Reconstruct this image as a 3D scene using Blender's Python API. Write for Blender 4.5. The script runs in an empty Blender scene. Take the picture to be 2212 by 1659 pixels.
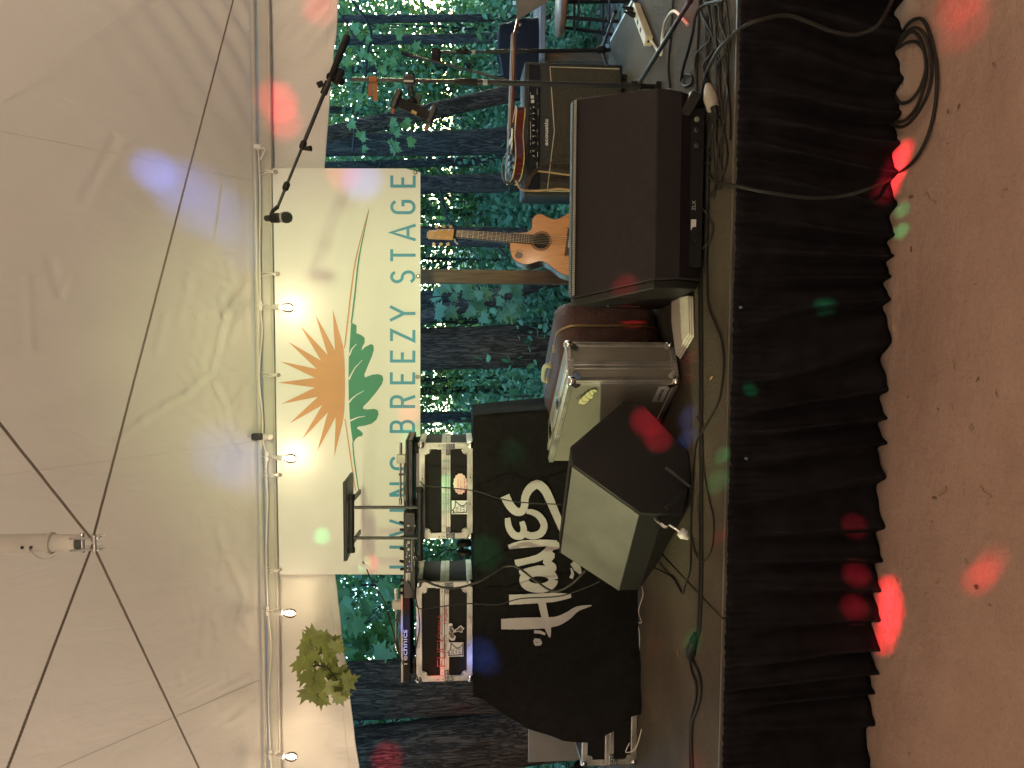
import bpy, bmesh, math, random
import numpy as np
from mathutils import Vector, Matrix, noise

random.seed(7); RNG = np.random.default_rng(7)
SC = bpy.context.scene
COL = SC.collection
R = math.radians

# ------------------------------------------------------------------ camera
# The photograph lies on its side: scene "up" points to the left of the frame.
CAM_H, YAW, PITCH, F_PX = 1.6, R(3.9), R(4.33), 1662.0      # frame measured as 2212 x 1659
FW = Vector((-math.sin(YAW) * math.cos(PITCH), math.cos(YAW) * math.cos(PITCH), -math.sin(PITCH)))
RT = Vector((math.cos(YAW), math.sin(YAW), 0))
UP = RT.cross(FW)
CP = Vector((0, 0, CAM_H))
cam_d = bpy.data.cameras.new('camera'); cam = bpy.data.objects.new('camera', cam_d); COL.objects.link(cam)
cx, cy, cz = -UP, RT, -FW
cam.matrix_world = Matrix(((cx.x, cy.x, cz.x, CP.x), (cx.y, cy.y, cz.y, CP.y), (cx.z, cy.z, cz.z, CP.z), (0, 0, 0, 1)))
cam_d.sensor_width = 36; cam_d.lens = 36 * F_PX / 2212
cam_d.clip_start = 0.05; cam_d.clip_end = 400
SC.camera = cam

# ------------------------------------------------------------------ dusk sky and the last low sun
SUN_EL, SUN_AZ = R(14), R(35)
world = bpy.data.worlds.new('World'); SC.world = world; world.use_nodes = True
wn = world.node_tree.nodes; wl = world.node_tree.links
bg = wn['Background']
sky = wn.new('ShaderNodeTexSky'); sky.sky_type = 'NISHITA'; sky.sun_disc = False
sky.sun_elevation = SUN_EL; sky.sun_rotation = SUN_AZ; sky.ozone_density = 4.0; sky.air_density = 1.0; sky.dust_density = 0.6
tint = wn.new('ShaderNodeMix'); tint.data_type = 'RGBA'; tint.blend_type = 'MULTIPLY'; tint.inputs[0].default_value = 1; tint.inputs[7].default_value = (.90, 1.0, .84, 1)   # camera balanced for warm lamps
wl.new(sky.outputs[0], tint.inputs[6]); wl.new(tint.outputs[2], bg.inputs[0]); bg.inputs[1].default_value = 0.15
sun_d = bpy.data.lights.new('sun', 'SUN'); sun_d.energy = 0.02; sun_d.angle = R(12); sun_d.color = (1, .8, .55)
sun = bpy.data.objects.new('sun', sun_d); COL.objects.link(sun)
sdir = Vector((math.sin(SUN_AZ) * math.cos(SUN_EL), math.cos(SUN_AZ) * math.cos(SUN_EL), math.sin(SUN_EL)))
sun.rotation_euler = sdir.to_track_quat('Z', 'Y').to_euler(); sun.location = (0, 0, 30)
vs = SC.view_settings
vs.view_transform = 'Standard'; vs.look = 'None'; vs.exposure = 4.585;   # a long dusk exposure, the sky and lamps below keep dusk strength
LK = 1 / 24
vs.gamma = 1.0; vs.use_curve_mapping = False
SC.cycles.max_bounces = 8; SC.cycles.transparent_max_bounces = 12
try:
    SC.cycles.use_denoising = True; SC.cycles.sample_clamp_indirect = 0.17; SC.cycles.adaptive_threshold = .002; SC.cycles.caustics_reflective = False; SC.cycles.caustics_refractive = False
except Exception: pass

# ------------------------------------------------------------------ helpers
def ray(x, y): return FW * F_PX - UP * (x - 1106) + RT * (829.5 - y)
def at(x, y, Y):
    v = ray(x, y); return CP + v * (Y / v.y)
def fl(x, y, Z):
    v = ray(x, y); return CP + v * ((Z - CAM_H) / v.z)
def onpl(x, y, P, n):
    v = ray(x, y); return CP + v * ((P - CP).dot(n) / v.dot(n))
V = Vector
ORG = {}

class MB:
    def __init__(s): s.v = []; s.f = []
    def add(s, vs, fs):
        b = len(s.v); s.v += [tuple(p) for p in vs]; s.f += [tuple(i + b for i in f) for f in fs]; return s
    def box(s, x0, x1, y0, y1, z0, z1):
        return s.hexa([(x0, y0, z0), (x1, y0, z0), (x1, y1, z0), (x0, y1, z0), (x0, y0, z1), (x1, y0, z1), (x1, y1, z1), (x0, y1, z1)])
    def hexa(s, p): return s.add(p, [(3, 2, 1, 0), (4, 5, 6, 7), (0, 1, 5, 4), (1, 2, 6, 5), (2, 3, 7, 6), (3, 0, 4, 7)])
    def obox(s, c, a, b, d):
        c, a, b, d = V(c), V(a), V(b), V(d)
        return s.hexa([c - a - b - d, c + a - b - d, c + a + b - d, c - a + b - d, c - a - b + d, c + a - b + d, c + a + b + d, c - a + b + d])
    def tube(s, pts, r, n=8, cap=True):
        pts = [V(p) for p in pts]; m = len(pts); rr = r if isinstance(r, (list, tuple)) else [r] * m
        rings = []; prev = None
        for i, p in enumerate(pts):
            t = (pts[min(i + 1, m - 1)] - pts[max(i - 1, 0)]); t = t.normalized() if t.length > 1e-9 else V((0, 0, 1))
            if prev is None:
                a = t.cross(V((0, 0, 1)));  a = t.cross(V((1, 0, 0))) if a.length < 1e-3 else a
            else: a = prev - t * prev.dot(t)
            a.normalize(); prev = a; b = t.cross(a)
            rings.append([p + (a * math.cos(2 * math.pi * k / n) + b * math.sin(2 * math.pi * k / n)) * rr[i] for k in range(n)])
        vs = [q for rg in rings for q in rg]
        fs = [(i * n + k, i * n + (k + 1) % n, (i + 1) * n + (k + 1) % n, (i + 1) * n + k) for i in range(m - 1) for k in range(n)]
        if cap: fs += [tuple(range(n))[::-1], tuple((m - 1) * n + k for k in range(n))]
        return s.add(vs, fs)
    def cyl(s, a, b, r, r2=None, n=14): return s.tube([a, b], [r, r if r2 is None else r2], n)
    def lathe(s, c, axis, prof, n=18):            # prof: (distance along axis, radius)
        c = V(c); ax = V(axis).normalized(); return s.tube([c + ax * d for d, _ in prof], [max(q, 1e-4) for _, q in prof], n)
    def ball(s, c, r, n=12, m=8, sc=(1, 1, 1)):
        c = V(c); vs = [c + V((0, 0, r * sc[2]))]
        for i in range(1, m):
            a = math.pi * i / m
            vs += [c + V((math.sin(a) * math.cos(2 * math.pi * k / n) * sc[0], math.sin(a) * math.sin(2 * math.pi * k / n) * sc[1], math.cos(a) * sc[2])) * r for k in range(n)]
        vs.append(c - V((0, 0, r * sc[2])))
        fs = [(0, 1 + k, 1 + (k + 1) % n) for k in range(n)]
        for i in range(m - 2):
            fs += [(1 + i * n + k, 1 + (i + 1) * n + k, 1 + (i + 1) * n + (k + 1) % n, 1 + i * n + (k + 1) % n) for k in range(n)]
        e = len(vs) - 1; fs += [(e, 1 + (m - 2) * n + (k + 1) % n, 1 + (m - 2) * n + k) for k in range(n)]
        return s.add(vs, fs)
    def prism(s, poly, ext):                      # poly: 3D points of one face, ext: extrusion vector
        n = len(poly); ext = V(ext); poly = [V(p) for p in poly]
        return s.add(poly + [p + ext for p in poly], [tuple(range(n))[::-1], tuple(range(n, 2 * n))] + [(k, (k + 1) % n, n + (k + 1) % n, n + k) for k in range(n)])
    def loft(s, A, B):
        n = len(A); return s.add(list(A) + list(B), [tuple(range(n))[::-1], tuple(range(n, 2 * n))] + [(k, (k + 1) % n, n + (k + 1) % n, n + k) for k in range(n)])
    def grid(s, fn, nu, nv):
        vs = [fn(i / nu, j / nv) for j in range(nv + 1) for i in range(nu + 1)]; w = nu + 1
        return s.add(vs, [(j * w + i, j * w + i + 1, (j + 1) * w + i + 1, (j + 1) * w + i) for j in range(nv) for i in range(nu)])
    def flat(s, poly): return s.add(poly, [tuple(range(len(poly)))])
    def mapped(s, fn):
        s.v = [tuple(fn(p)) for p in s.v]; return s

def mesh_of(name, mb, smooth=40, fix=True):
    me = bpy.data.meshes.new(name); me.from_pydata(mb.v, [], mb.f)
    if fix:
        bm = bmesh.new(); bm.from_mesh(me); bmesh.ops.recalc_face_normals(bm, faces=bm.faces); bm.to_mesh(me); bm.free()
    if smooth:
        me.polygons.foreach_set('use_smooth', [True] * len(me.polygons)); me.set_sharp_from_angle(angle=R(smooth))
    return me
def tag(o, label, cat, group=None):
    o['label'] = label; o['category'] = cat
    if group: o['group'] = group
    return o
def thing(name, label, cat, loc=(0, 0, 0), group=None):
    o = bpy.data.objects.new(name, None); COL.objects.link(o); o.location = loc; o.empty_display_size = .1
    ORG[o.name] = V(loc); return tag(o, label, cat, group)
def obj(name, mb, m, parent=None, smooth=40, bevel=0, org=None, fix=True, label=None):
    if org is None:
        if parent is not None: org = ORG[parent.name]
        else:
            a = np.array(mb.v); org = V(((a[:, 0].min() + a[:, 0].max()) / 2, (a[:, 1].min() + a[:, 1].max()) / 2, a[:, 2].min()))
    org = V(org); mb.v = [(p[0] - org.x, p[1] - org.y, p[2] - org.z) for p in mb.v]
    me = mesh_of(name, mb, smooth, fix); me.materials.append(m)
    o = bpy.data.objects.new(name, me); COL.objects.link(o)
    if parent is not None: o.parent = parent
    else: o.location = org
    ORG[o.name] = org
    if bevel:
        b = o.modifiers.new('bevel', 'BEVEL'); b.width = bevel; b.segments = 2; b.limit_method = 'ANGLE'; b.angle_limit = R(40)
    if label: o['label'] = label
    return o
def solo(name, mb, m, label, cat, group=None, **k): return tag(obj(name, mb, m, **k), label, cat, group)
def struct(name, mb, m, **k):
    o = obj(name, mb, m, **k); o['kind'] = 'structure'; return o
def spline(pts, n=8):
    pts = [V(p) for p in pts]; out = []
    for i in range(len(pts) - 1):
        p0, p1, p2, p3 = pts[max(i - 1, 0)], pts[i], pts[i + 1], pts[min(i + 2, len(pts) - 1)]
        for k in range(n):
            t = k / n
            out.append(.5 * (2 * p1 + (p2 - p0) * t + (2 * p0 - 5 * p1 + 4 * p2 - p3) * t * t + (3 * p1 - p0 - 3 * p2 + p3) * t ** 3))
    return out + [pts[-1]]

# ------------------------------------------------------------------ materials
MATS = {}
def mat(name, col=(.5, .5, .5), rough=.6, metal=0., var=.12, vs=6., bump=.0, bs=60., spec=.5, stretch=(1, 1, 1), coat=0., var_col=None, trans=None, emit=None, rvar=.1, detail=5.):
    if name in MATS: return MATS[name]
    m = bpy.data.materials.new(name); m.use_nodes = True; MATS[name] = m
    nt = m.node_tree; N = nt.nodes; L = nt.links; b = N['Principled BSDF']
    b.inputs['Roughness'].default_value = rough; b.inputs['Metallic'].default_value = metal; b.inputs['Specular IOR Level'].default_value = spec
    b.inputs['Coat Weight'].default_value = coat; b.inputs['Coat Roughness'].default_value = .12
    tc = N.new('ShaderNodeTexCoord'); mp = N.new('ShaderNodeMapping'); mp.inputs['Scale'].default_value = stretch; L.new(tc.outputs['Object'], mp.inputs[0])
    nz = N.new('ShaderNodeTexNoise'); nz.inputs['Scale'].default_value = vs; nz.inputs['Detail'].default_value = detail; L.new(mp.outputs[0], nz.inputs[0])
    rp = N.new('ShaderNodeValToRGB'); c = V(col)
    lo = c * (1 - var); hi = V([min(1, k) for k in c * (1 + var)])
    if var_col: lo = c; hi = V(var_col)
    rp.color_ramp.elements[0].position = .3; rp.color_ramp.elements[1].position = .7
    rp.color_ramp.elements[0].color = (*lo, 1); rp.color_ramp.elements[1].color = (*hi, 1)
    L.new(nz.outputs[0], rp.inputs[0]); L.new(rp.outputs[0], b.inputs['Base Color'])
    if rvar:
        mr = N.new('ShaderNodeMapRange'); mr.inputs[3].default_value = max(0.03, rough - rvar); mr.inputs[4].default_value = min(1, rough + rvar)
        L.new(nz.outputs[0], mr.inputs[0]); L.new(mr.outputs[0], b.inputs['Roughness'])
    if bump:
        n2 = N.new('ShaderNodeTexNoise'); n2.inputs['Scale'].default_value = bs; n2.inputs['Detail'].default_value = 4; L.new(mp.outputs[0], n2.inputs[0])
        bp = N.new('ShaderNodeBump'); bp.inputs['Strength'].default_value = bump; bp.inputs['Distance'].default_value = .02; L.new(n2.outputs[0], bp.inputs['Height']); L.new(bp.outputs[0], b.inputs['Normal'])
    if emit: b.inputs['Emission Color'].default_value = (*emit[:3], 1); b.inputs['Emission Strength'].default_value = emit[3]
    return m
def nodes(m): return m.node_tree.nodes, m.node_tree.links, m.node_tree.nodes['Principled BSDF']

def leafmat(name, c0, c1, tr=.35):
    m = bpy.data.materials.new(name); m.use_nodes = True; MATS[name] = m; N, L, b = nodes(m)
    g = N.new('ShaderNodeNewGeometry'); rp = N.new('ShaderNodeValToRGB'); rp.color_ramp.elements[0].color = (*c0, 1); rp.color_ramp.elements[1].color = (*c1, 1)
    L.new(g.outputs['Random Per Island'], rp.inputs[0]); L.new(rp.outputs[0], b.inputs['Base Color']); b.inputs['Roughness'].default_value = .5
    t = N.new('ShaderNodeBsdfTranslucent'); L.new(rp.outputs[0], t.inputs[0]); mx = N.new('ShaderNodeMixShader'); mx.inputs[0].default_value = tr
    L.new(b.outputs[0], mx.inputs[1]); L.new(t.outputs[0], mx.inputs[2]); L.new(mx.outputs[0], N['Material Output'].inputs[0]); return m

M_blk = mat('black_metal', (.012, .012, .013), .38, .0, bump=.03, bs=200)
M_rub = mat('black_rubber', (.011, .010, .010), .62, spec=.2, bump=.05, bs=150)
M_cab = mat('grey_cable', (.013, .011, .010), .55, spec=.3)
M_wcab = mat('white_cable', (.72, .66, .58), .5)
M_tan = mat('tan_cable', (.42, .27, .14), .55)
M_chr = mat('chrome', (.75, .74, .72), .16, 1.0, bump=.02, bs=90)
M_alu = mat('aluminium', (.52, .50, .47), .4, .7, var=.3, vs=9, bump=.12, bs=70, stretch=(1, 1, 1))
M_lam = mat('black_laminate', (.008, .007, .0065), .6, spec=.15, bump=.12, bs=350)
M_wht = mat('white_plastic', (.78, .75, .7), .45)
M_ban = mat('banner_vinyl', (.80, .80, .77), .5, var=.02, bump=.04, bs=9)
M_blu = mat('print_blue', (.06, .31, .47), .5, var=.06)
M_org = mat('print_orange', (.60, .31, .15), .5, var=.08)
M_grn = mat('print_green', (.04, .24, .155), .5, var=.08)
M_clo = mat('black_cloth', (.009, .0085, .0085), .9, spec=.06, var=.3, vs=30, bump=.25, bs=260)
M_skt = mat('skirt_cloth', (.0115, .0105, .0125), .95, spec=.03, var=.3, vs=14, bump=.2, bs=300)
M_wlet = mat('white_brush_print', (.44, .42, .41), .75, var=.1, vs=8, bump=.25, bs=14)
M_spk = mat('speaker_cabinet', (.019, .0155, .0175), .6, spec=.15, var=.18, vs=30, bump=.25, bs=420)
M_spk2 = mat('speaker_plastic', (.012, .011, .011), .5, spec=.25, bump=.15, bs=300)
M_red = mat('red_marker', (.42, .015, .02), .5)

# ---- text made while the scene is still small
TXT = {}
def pre_text(key, body, bold=0., shear=0., space=1.):
    cu = bpy.data.curves.new('t', 'FONT'); cu.body = body; cu.size = 1; cu.offset = bold; cu.shear = shear; cu.space_character = space; cu.resolution_u = 3
    o = bpy.data.objects.new('t', cu); COL.objects.link(o); dg = bpy.context.evaluated_depsgraph_get(); e = o.evaluated_get(dg); me = e.to_mesh()
    v = np.array([p.co[:] for p in me.vertices]); f = [tuple(p.vertices) for p in me.polygons]
    v[:, 0] -= v[:, 0].min(); v[:, 1] -= v[:, 1].min(); v /= v[:, 1].max()
    TXT[key] = (v, f, v[:, 0].max()); e.to_mesh_clear(); bpy.data.objects.remove(o); bpy.data.curves.remove(cu)
for k, b_, w_, s_ in (('technics', 'Technics', .012, 1.), ('rane', 'RANE', .01, 1.), ('acoustic', 'acoustic', .03, 1.), ('pedaltrain', 'pedaltrain', .02, .95), ('zlx', 'ZLX', 0, 1.),
                      ('s1', 'no one is', .015, 1.), ('s2', 'illegal on', .015, 1.), ('s3', 'stolen land', .015, 1.)):
    pre_text(k, b_, w_, 0, s_)
def text(mb, key, o, ux, uz, h):      # o: lower-left corner, ux: reading direction, uz: up, h: letter height
    v, f, w = TXT[key]; o, ux, uz = V(o), V(ux).normalized(), V(uz).normalized()
    return mb.add([o + ux * (p[0] * h) + uz * (p[1] * h) for p in v], f)
def text_w(key): return TXT[key][2]
def ribbon(pts, w, taper=None):       # flat stroke in 2D
    pts = [V((p[0], p[1])) for p in pts]; n = len(pts); L_, R_ = [], []
    for i, p in enumerate(pts):
        a = (p - pts[i - 1]).normalized() if i else None; b = (pts[i + 1] - p).normalized() if i < n - 1 else None
        t = (a + b) if a is not None and b is not None else (a if a is not None else b)
        t = t.normalized() if t.length > 1e-6 else b
        q = V((-t.y, t.x)); k = 1.0
        if a is not None and b is not None: k = 1 / max(.45, q.dot(V((-a.y, a.x))))
        ww = w[i] if isinstance(w, (list, tuple)) else w
        L_.append(p + q * ww * .5 * k); R_.append(p - q * ww * .5 * k)
    return L_ + R_, [(i, i + 1, n + i + 1, n + i) for i in range(n - 1)]
def strokes(lst, w):
    vs, fs = [], []
    for s in lst:
        a, b = ribbon(s, w); k = len(vs); vs += a; fs += [tuple(i + k for i in f) for f in b]
    return vs, fs
def arc(cx_, cy_, rx, ry, a0, a1, n=12): return [(cx_ + rx * math.cos(R(a0 + (a1 - a0) * i / n)), cy_ + ry * math.sin(R(a0 + (a1 - a0) * i / n))) for i in range(n + 1)]
FONT = {'L': [[(0.06, 1), (.06, .06), (1, .06)]], 'I': [[(.5, 0), (.5, 1)]], 'V': [[(0.03, 1), (.5, .03), (.97, 1)]], 'N': [[(.07, 0), (.07, 1)], [(.1, 1), (.9, 0)], [(.93, 0), (.93, 1)]],
        'G': [arc(.5, .72, .42, .22, 20, 180) + arc(.5, .28, .42, .22, 180, 360) + [(.92, .5), (.55, .5)]], 'B': [[(.08, 0), (.08, 1)], [(.08, .94), (.5, .94)] + arc(.55, .74, .33, .2, 90, -90) + [(.08, .53)], [(.5, .53)] + arc(.55, .3, .38, .24, 90, -90) + [(.08, .06)]],
        'R': [[(.08, 0), (.08, 1)], [(.08, .94), (.5, .94)] + arc(.55, .72, .35, .22, 90, -90) + [(.08, .5)], [(.55, .5), (.93, 0)]], 'E': [[(.95, .94), (.08, .94), (.08, .06), (.95, .06)], [(.08, .51), (.8, .51)]],
        'Z': [[(.05, .94), (.93, .94), (.07, .06), (.97, .06)]], 'Y': [[(.03, 1), (.5, .45), (.97, 1)], [(.5, .48), (.5, 0)]],
        'S': [arc(.5, .74, .4, .2, 20, 180) + arc(.5, .74, .4, .22, 180, 270)[1:] + arc(.5, .27, .42, .25, 90, 0)[1:] + arc(.5, .26, .42, .2, 0, -160)[1:]], 'T': [[(0, .94), (1, .94)], [(.5, .94), (.5, 0)]],
        'A': [[(.03, 0), (.5, .97), (.97, 0)], [(.2, .3), (.8, .3)]], 'F': [[(.95, .94), (.08, .94), (.08, 0)], [(.08, .5), (.8, .5)]], 'U': [[(.08, 1), (.08, .06), (.92, .06), (.92, 1)]], 'C': [[(.95, .9), (.1, .95), (.1, .05), (.95, .08)]],
        'K': [[(.1, 0), (.1, 1)], [(.9, 1), (.1, .45), (.95, 0)]], 'D': [[(.1, 0), (.1, 1), (.6, .85), (.9, .5), (.6, .1), (.1, 0)]], 'O': [[(.1, .2), (.1, .8), (.5, 1), (.9, .8), (.9, .2), (.5, 0), (.1, .2)]],
        'M': [[(.05, 0), (.1, 1), (.5, .4), (.9, 1), (.95, 0)]], 'P': [[(.1, 0), (.1, 1), (.9, .9), (.85, .5), (.1, .45)]], 'H': [[(.1, 0), (.1, 1)], [(.9, 0), (.9, 1)], [(.1, .5), (.9, .5)]]}

# ================================================================== ground
S = 0.61                                   # stage floor height
def ground_mat():
    m = mat('sand_and_forest_floor', (.36, .245, .17), .95); N, L, b = nodes(m)
    for l in list(b.inputs['Base Color'].links): L.remove(l)
    for l in list(b.inputs['Roughness'].links): L.remove(l)
    b.inputs['Specular IOR Level'].default_value = .15
    tc = N.new('ShaderNodeTexCoord'); g = tc.outputs['Object']
    def noi(sc, det=6, ro=.6):
        n = N.new('ShaderNodeTexNoise'); n.inputs['Scale'].default_value = sc; n.inputs['Detail'].default_value = det; n.inputs['Roughness'].default_value = ro; L.new(g, n.inputs[0]); return n
    def ramp(src, *st):
        r = N.new('ShaderNodeValToRGB')
        while len(r.color_ramp.elements) < len(st): r.color_ramp.elements.new(.5)
        for e, (p, c) in zip(r.color_ramp.elements, st): e.position = p; e.color = (*c, 1)
        L.new(src, r.inputs[0]); return r
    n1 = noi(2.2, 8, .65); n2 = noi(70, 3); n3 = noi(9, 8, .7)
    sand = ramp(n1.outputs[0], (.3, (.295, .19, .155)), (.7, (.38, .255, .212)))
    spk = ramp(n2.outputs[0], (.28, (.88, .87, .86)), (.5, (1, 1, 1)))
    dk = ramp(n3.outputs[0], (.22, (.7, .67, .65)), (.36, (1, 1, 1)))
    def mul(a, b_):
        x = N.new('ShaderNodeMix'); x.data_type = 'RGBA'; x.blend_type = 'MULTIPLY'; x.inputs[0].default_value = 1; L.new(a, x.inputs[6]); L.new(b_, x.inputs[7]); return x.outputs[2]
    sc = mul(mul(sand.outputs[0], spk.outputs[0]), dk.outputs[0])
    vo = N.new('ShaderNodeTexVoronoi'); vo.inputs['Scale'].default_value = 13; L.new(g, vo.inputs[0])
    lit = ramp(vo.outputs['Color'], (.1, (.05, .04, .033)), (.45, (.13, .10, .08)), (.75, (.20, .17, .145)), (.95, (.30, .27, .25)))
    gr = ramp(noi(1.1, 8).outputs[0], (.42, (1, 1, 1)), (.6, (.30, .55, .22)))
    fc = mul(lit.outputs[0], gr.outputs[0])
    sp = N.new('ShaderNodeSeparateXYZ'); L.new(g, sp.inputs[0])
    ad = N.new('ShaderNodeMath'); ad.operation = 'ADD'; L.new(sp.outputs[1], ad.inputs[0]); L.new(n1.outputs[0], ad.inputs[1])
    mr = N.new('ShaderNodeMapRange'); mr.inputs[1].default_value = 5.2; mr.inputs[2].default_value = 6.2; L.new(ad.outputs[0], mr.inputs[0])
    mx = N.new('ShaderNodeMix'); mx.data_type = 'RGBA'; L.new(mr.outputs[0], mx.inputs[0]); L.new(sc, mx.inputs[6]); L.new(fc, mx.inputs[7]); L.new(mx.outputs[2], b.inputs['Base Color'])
    hm = N.new('ShaderNodeMath'); hm.operation = 'MULTIPLY_ADD'; hm.inputs[1].default_value = .12; L.new(n2.outputs[0], hm.inputs[0])
    h2 = N.new('ShaderNodeMath'); h2.operation = 'ADD'; L.new(noi(10, 8, .62).outputs[0], h2.inputs[0]); L.new(n1.outputs[0], h2.inputs[1]); L.new(h2.outputs[0], hm.inputs[2])
    bp = N.new('ShaderNodeBump'); bp.inputs['Strength'].default_value = .38; bp.inputs['Distance'].default_value = .05; L.new(hm.outputs[0], bp.inputs['Height']); L.new(bp.outputs[0], b.inputs['Normal'])
    return m
xs = np.unique(np.concatenate([np.linspace(-90, -8, 24), np.linspace(-8, -3, 20), np.linspace(-3, 3, 150), np.linspace(3, 8, 20), np.linspace(8, 90, 24)]))
ys = np.unique(np.concatenate([np.linspace(-60, -3, 16), np.linspace(-3, 1.2, 20), np.linspace(1.2, 3, 90), np.linspace(3, 12, 40), np.linspace(12, 110, 30)]))
def gz(x, y):
    h = .012 * noise.noise(V((x * 1.7, y * 1.7, 0))) + .006 * noise.noise(V((x * 7, y * 7, 3)))
    if y < 6:
        return h if not (1.9 < y < 5) else h * .8
    h += .06 * noise.noise(V((x * .5, y * .5, 1))) * min(1, (y - 6) / 3)
    return h + max(0, y - 9) * .018
gm = MB(); w_ = len(xs)
gm.v = [(float(x), float(y), gz(x, y)) for y in ys for x in xs]
gm.f = [(j * w_ + i, j * w_ + i + 1, (j + 1) * w_ + i + 1, (j + 1) * w_ + i) for j in range(len(ys) - 1) for i in range(w_ - 1)]
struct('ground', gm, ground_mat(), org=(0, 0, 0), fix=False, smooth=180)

# ================================================================== stage
def deck_mat():
    m = mat('stage_deck', (.066, .055, .042), .75, var=.35, vs=2.5, spec=.06); N, L, b = nodes(m)
    tc = N.new('ShaderNodeTexCoord'); vo = N.new('ShaderNodeTexVoronoi'); vo.inputs['Scale'].default_value = 110; L.new(tc.outputs['Object'], vo.inputs[0])
    bp = N.new('ShaderNodeBump'); bp.inputs['Strength'].default_value = .5; bp.inputs['Distance'].default_value = .004; L.new(vo.outputs['Distance'], bp.inputs['Height'])
    n = N.new('ShaderNodeTexNoise'); n.inputs['Scale'].default_value = 5; n.inputs['Detail'].default_value = 8; L.new(tc.outputs['Object'], n.inputs[0])
    b2 = N.new('ShaderNodeBump'); b2.inputs['Strength'].default_value = .2; L.new(n.outputs[0], b2.inputs['Height']); L.new(bp.outputs[0], b2.inputs['Normal']); L.new(b2.outputs[0], b.inputs['Normal'])
    return m
M_deck = deck_mat()
YF = 2.715
M_edge = mat('dull_edge_trim', (.10, .09, .075), .45, .4, var=.4, vs=4)
stage = thing('stage', 'low dark stage deck with textured floor carrying the band gear', 'stage', (-.6, 3.9, 0))
for x0, x1 in ((-3.49, -1.058), (-1.05, 1.84)):
    obj('deck_panel', MB().box(x0, x1, YF + .012, 5.0, S - .05, S), M_deck, stage, bevel=.003)
    obj('edge_strip', MB().box(x0, x1, YF - .002, YF + .0095, S - .048, S - .001), M_edge, stage, bevel=.002)
for x0 in (-3.3, -1.05, .4, 1.75):
    for y0 in (2.9, 4.8):
        obj('leg', MB().cyl((x0, y0, 0), (x0, y0, S - .052), .024), M_blk, stage)
obj('side_rail', MB().box(1.842, 1.865, YF + .02, 4.99, S - .06, S - .006), M_alu, stage)

# ---- pleated skirt along the front
PH = [(RNG.uniform(0, 6.28), RNG.uniform(.6, 1.4)) for _ in range(40)]
def skirt_pt(u, v):
    x = -3.45 + 5.35 * u; t = v                                # v 0 top .. 1 bottom
    ztop = S - .005 + .004 * noise.noise(V((x * 5, 0, 0))) + .0025 * noise.noise(V((x * 60, 0, 9)))
    n1 = noise.noise(V((x * 2.3, t * .4, 2))); n2 = noise.noise(V((x * 6.0, t * .6, 5))); n3 = noise.noise(V((x * 1.1, 0, 11)))
    ph = x * 52 + 10 * n1 + 6 * n3 + .9 * t * n2; sn = math.sin(ph + .75 * math.sin(ph))
    fold = sn * (.75 + .4 * n3) + .7 * n2 + .35 * noise.noise(V((x * 16, t * 1.2, 6)))
    fine = math.sin(x * 210 + 5 * noise.noise(V((x * 9, 0, 7)))) * .6 + .8 * noise.noise(V((x * 60, t * 4, 3)))
    hd = min(1, max(0, (t - .09) / .30)); amp = .005 + .036 * hd ** .8
    y = YF - .020 + .045 * t - amp * fold - .0065 * fine * (1 - hd) - (.005 if t < .085 else 0)
    z = ztop * (1 - t) + t * (.004 + .03 * max(0, n2 + .4 * n3))
    return (x + .015 * t * n2 + .006 * hd * math.cos(ph), y - (.035 * max(0, t - .8) / .2 * max(0, .3 + n1 + n3)), z)
skv = MB().grid(skirt_pt, 1500, 26)
skirt = solo('stage_skirt', skv, M_skt, 'black gathered cloth skirt hanging along the front of the stage', 'stage skirt', fix=False, smooth=180)
sm = skirt.modifiers.new('thick', 'SOLIDIFY'); sm.thickness = .002
for px_, py_ in ((1600, 664), (1612, 991)):
    p = at(px_, py_, YF - .05); 
    solo('skirt_clip', MB().box(p.x - .004, p.x + .004, p.y - .004, p.y + .012, p.z - .005, p.z + .002), mat('pale_green_plastic', (.12, .2, .17), .5), 'small white clip on the skirt heading, %s of two' % ('nearer the big black monitor' if py_ < 700 else 'nearer the folded towel'), 'clip', 'clips on the skirt heading', bevel=.0015)

# ================================================================== tent
TX0, TX1, TY0, TY1, TZ = -3.65, 3.3, -.9, 4.6, 2.757
PKX, PKY, SL = -.65, 2.4, .888
PKZ = TZ + (TY1 - PKY) * SL
def tent_mat():
    m = mat('tent_vinyl', (.74, .71, .66), .42, var=.03, vs=1.5); N, L, b = nodes(m)
    tc = N.new('ShaderNodeTexCoord'); mp = N.new('ShaderNodeMapping'); mp.inputs['Rotation'].default_value = (0, 0, .5); mp.inputs['Scale'].default_value = (1, .45, .45); L.new(tc.outputs['Object'], mp.inputs[0])
    n = N.new('ShaderNodeTexNoise'); n.inputs['Scale'].default_value = 5; n.inputs['Detail'].default_value = 7; n.inputs['Distortion'].default_value = 1.5; L.new(mp.outputs[0], n.inputs[0])
    w = N.new('ShaderNodeTexNoise'); w.inputs['Scale'].default_value = 260; L.new(tc.outputs['Object'], w.inputs[0])
    b1 = N.new('ShaderNodeBump'); b1.inputs['Strength'].default_value = .32; b1.inputs['Distance'].default_value = .03; L.new(n.outputs[0], b1.inputs['Height'])
    b2 = N.new('ShaderNodeBump'); b2.inputs['Strength'].default_value = .06; b2.inputs['Distance'].default_value = .002; L.new(w.outputs[0], b2.inputs['Height']); L.new(b1.outputs[0], b2.inputs['Normal'])
    L.new(b2.outputs[0], b.inputs['Normal']); return m
M_tent = tent_mat()
M_pole = mat('painted_pole', (.55, .52, .47), .42, .15, var=.08)
M_beam = mat('beam_sleeve', (.50, .49, .44), .5, var=.08, vs=3)
tent = thing('party_tent', 'white high-peaked frame tent canopy with centre mast and steel cables over the stage', 'tent', (PKX, PKY, 0))
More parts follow.
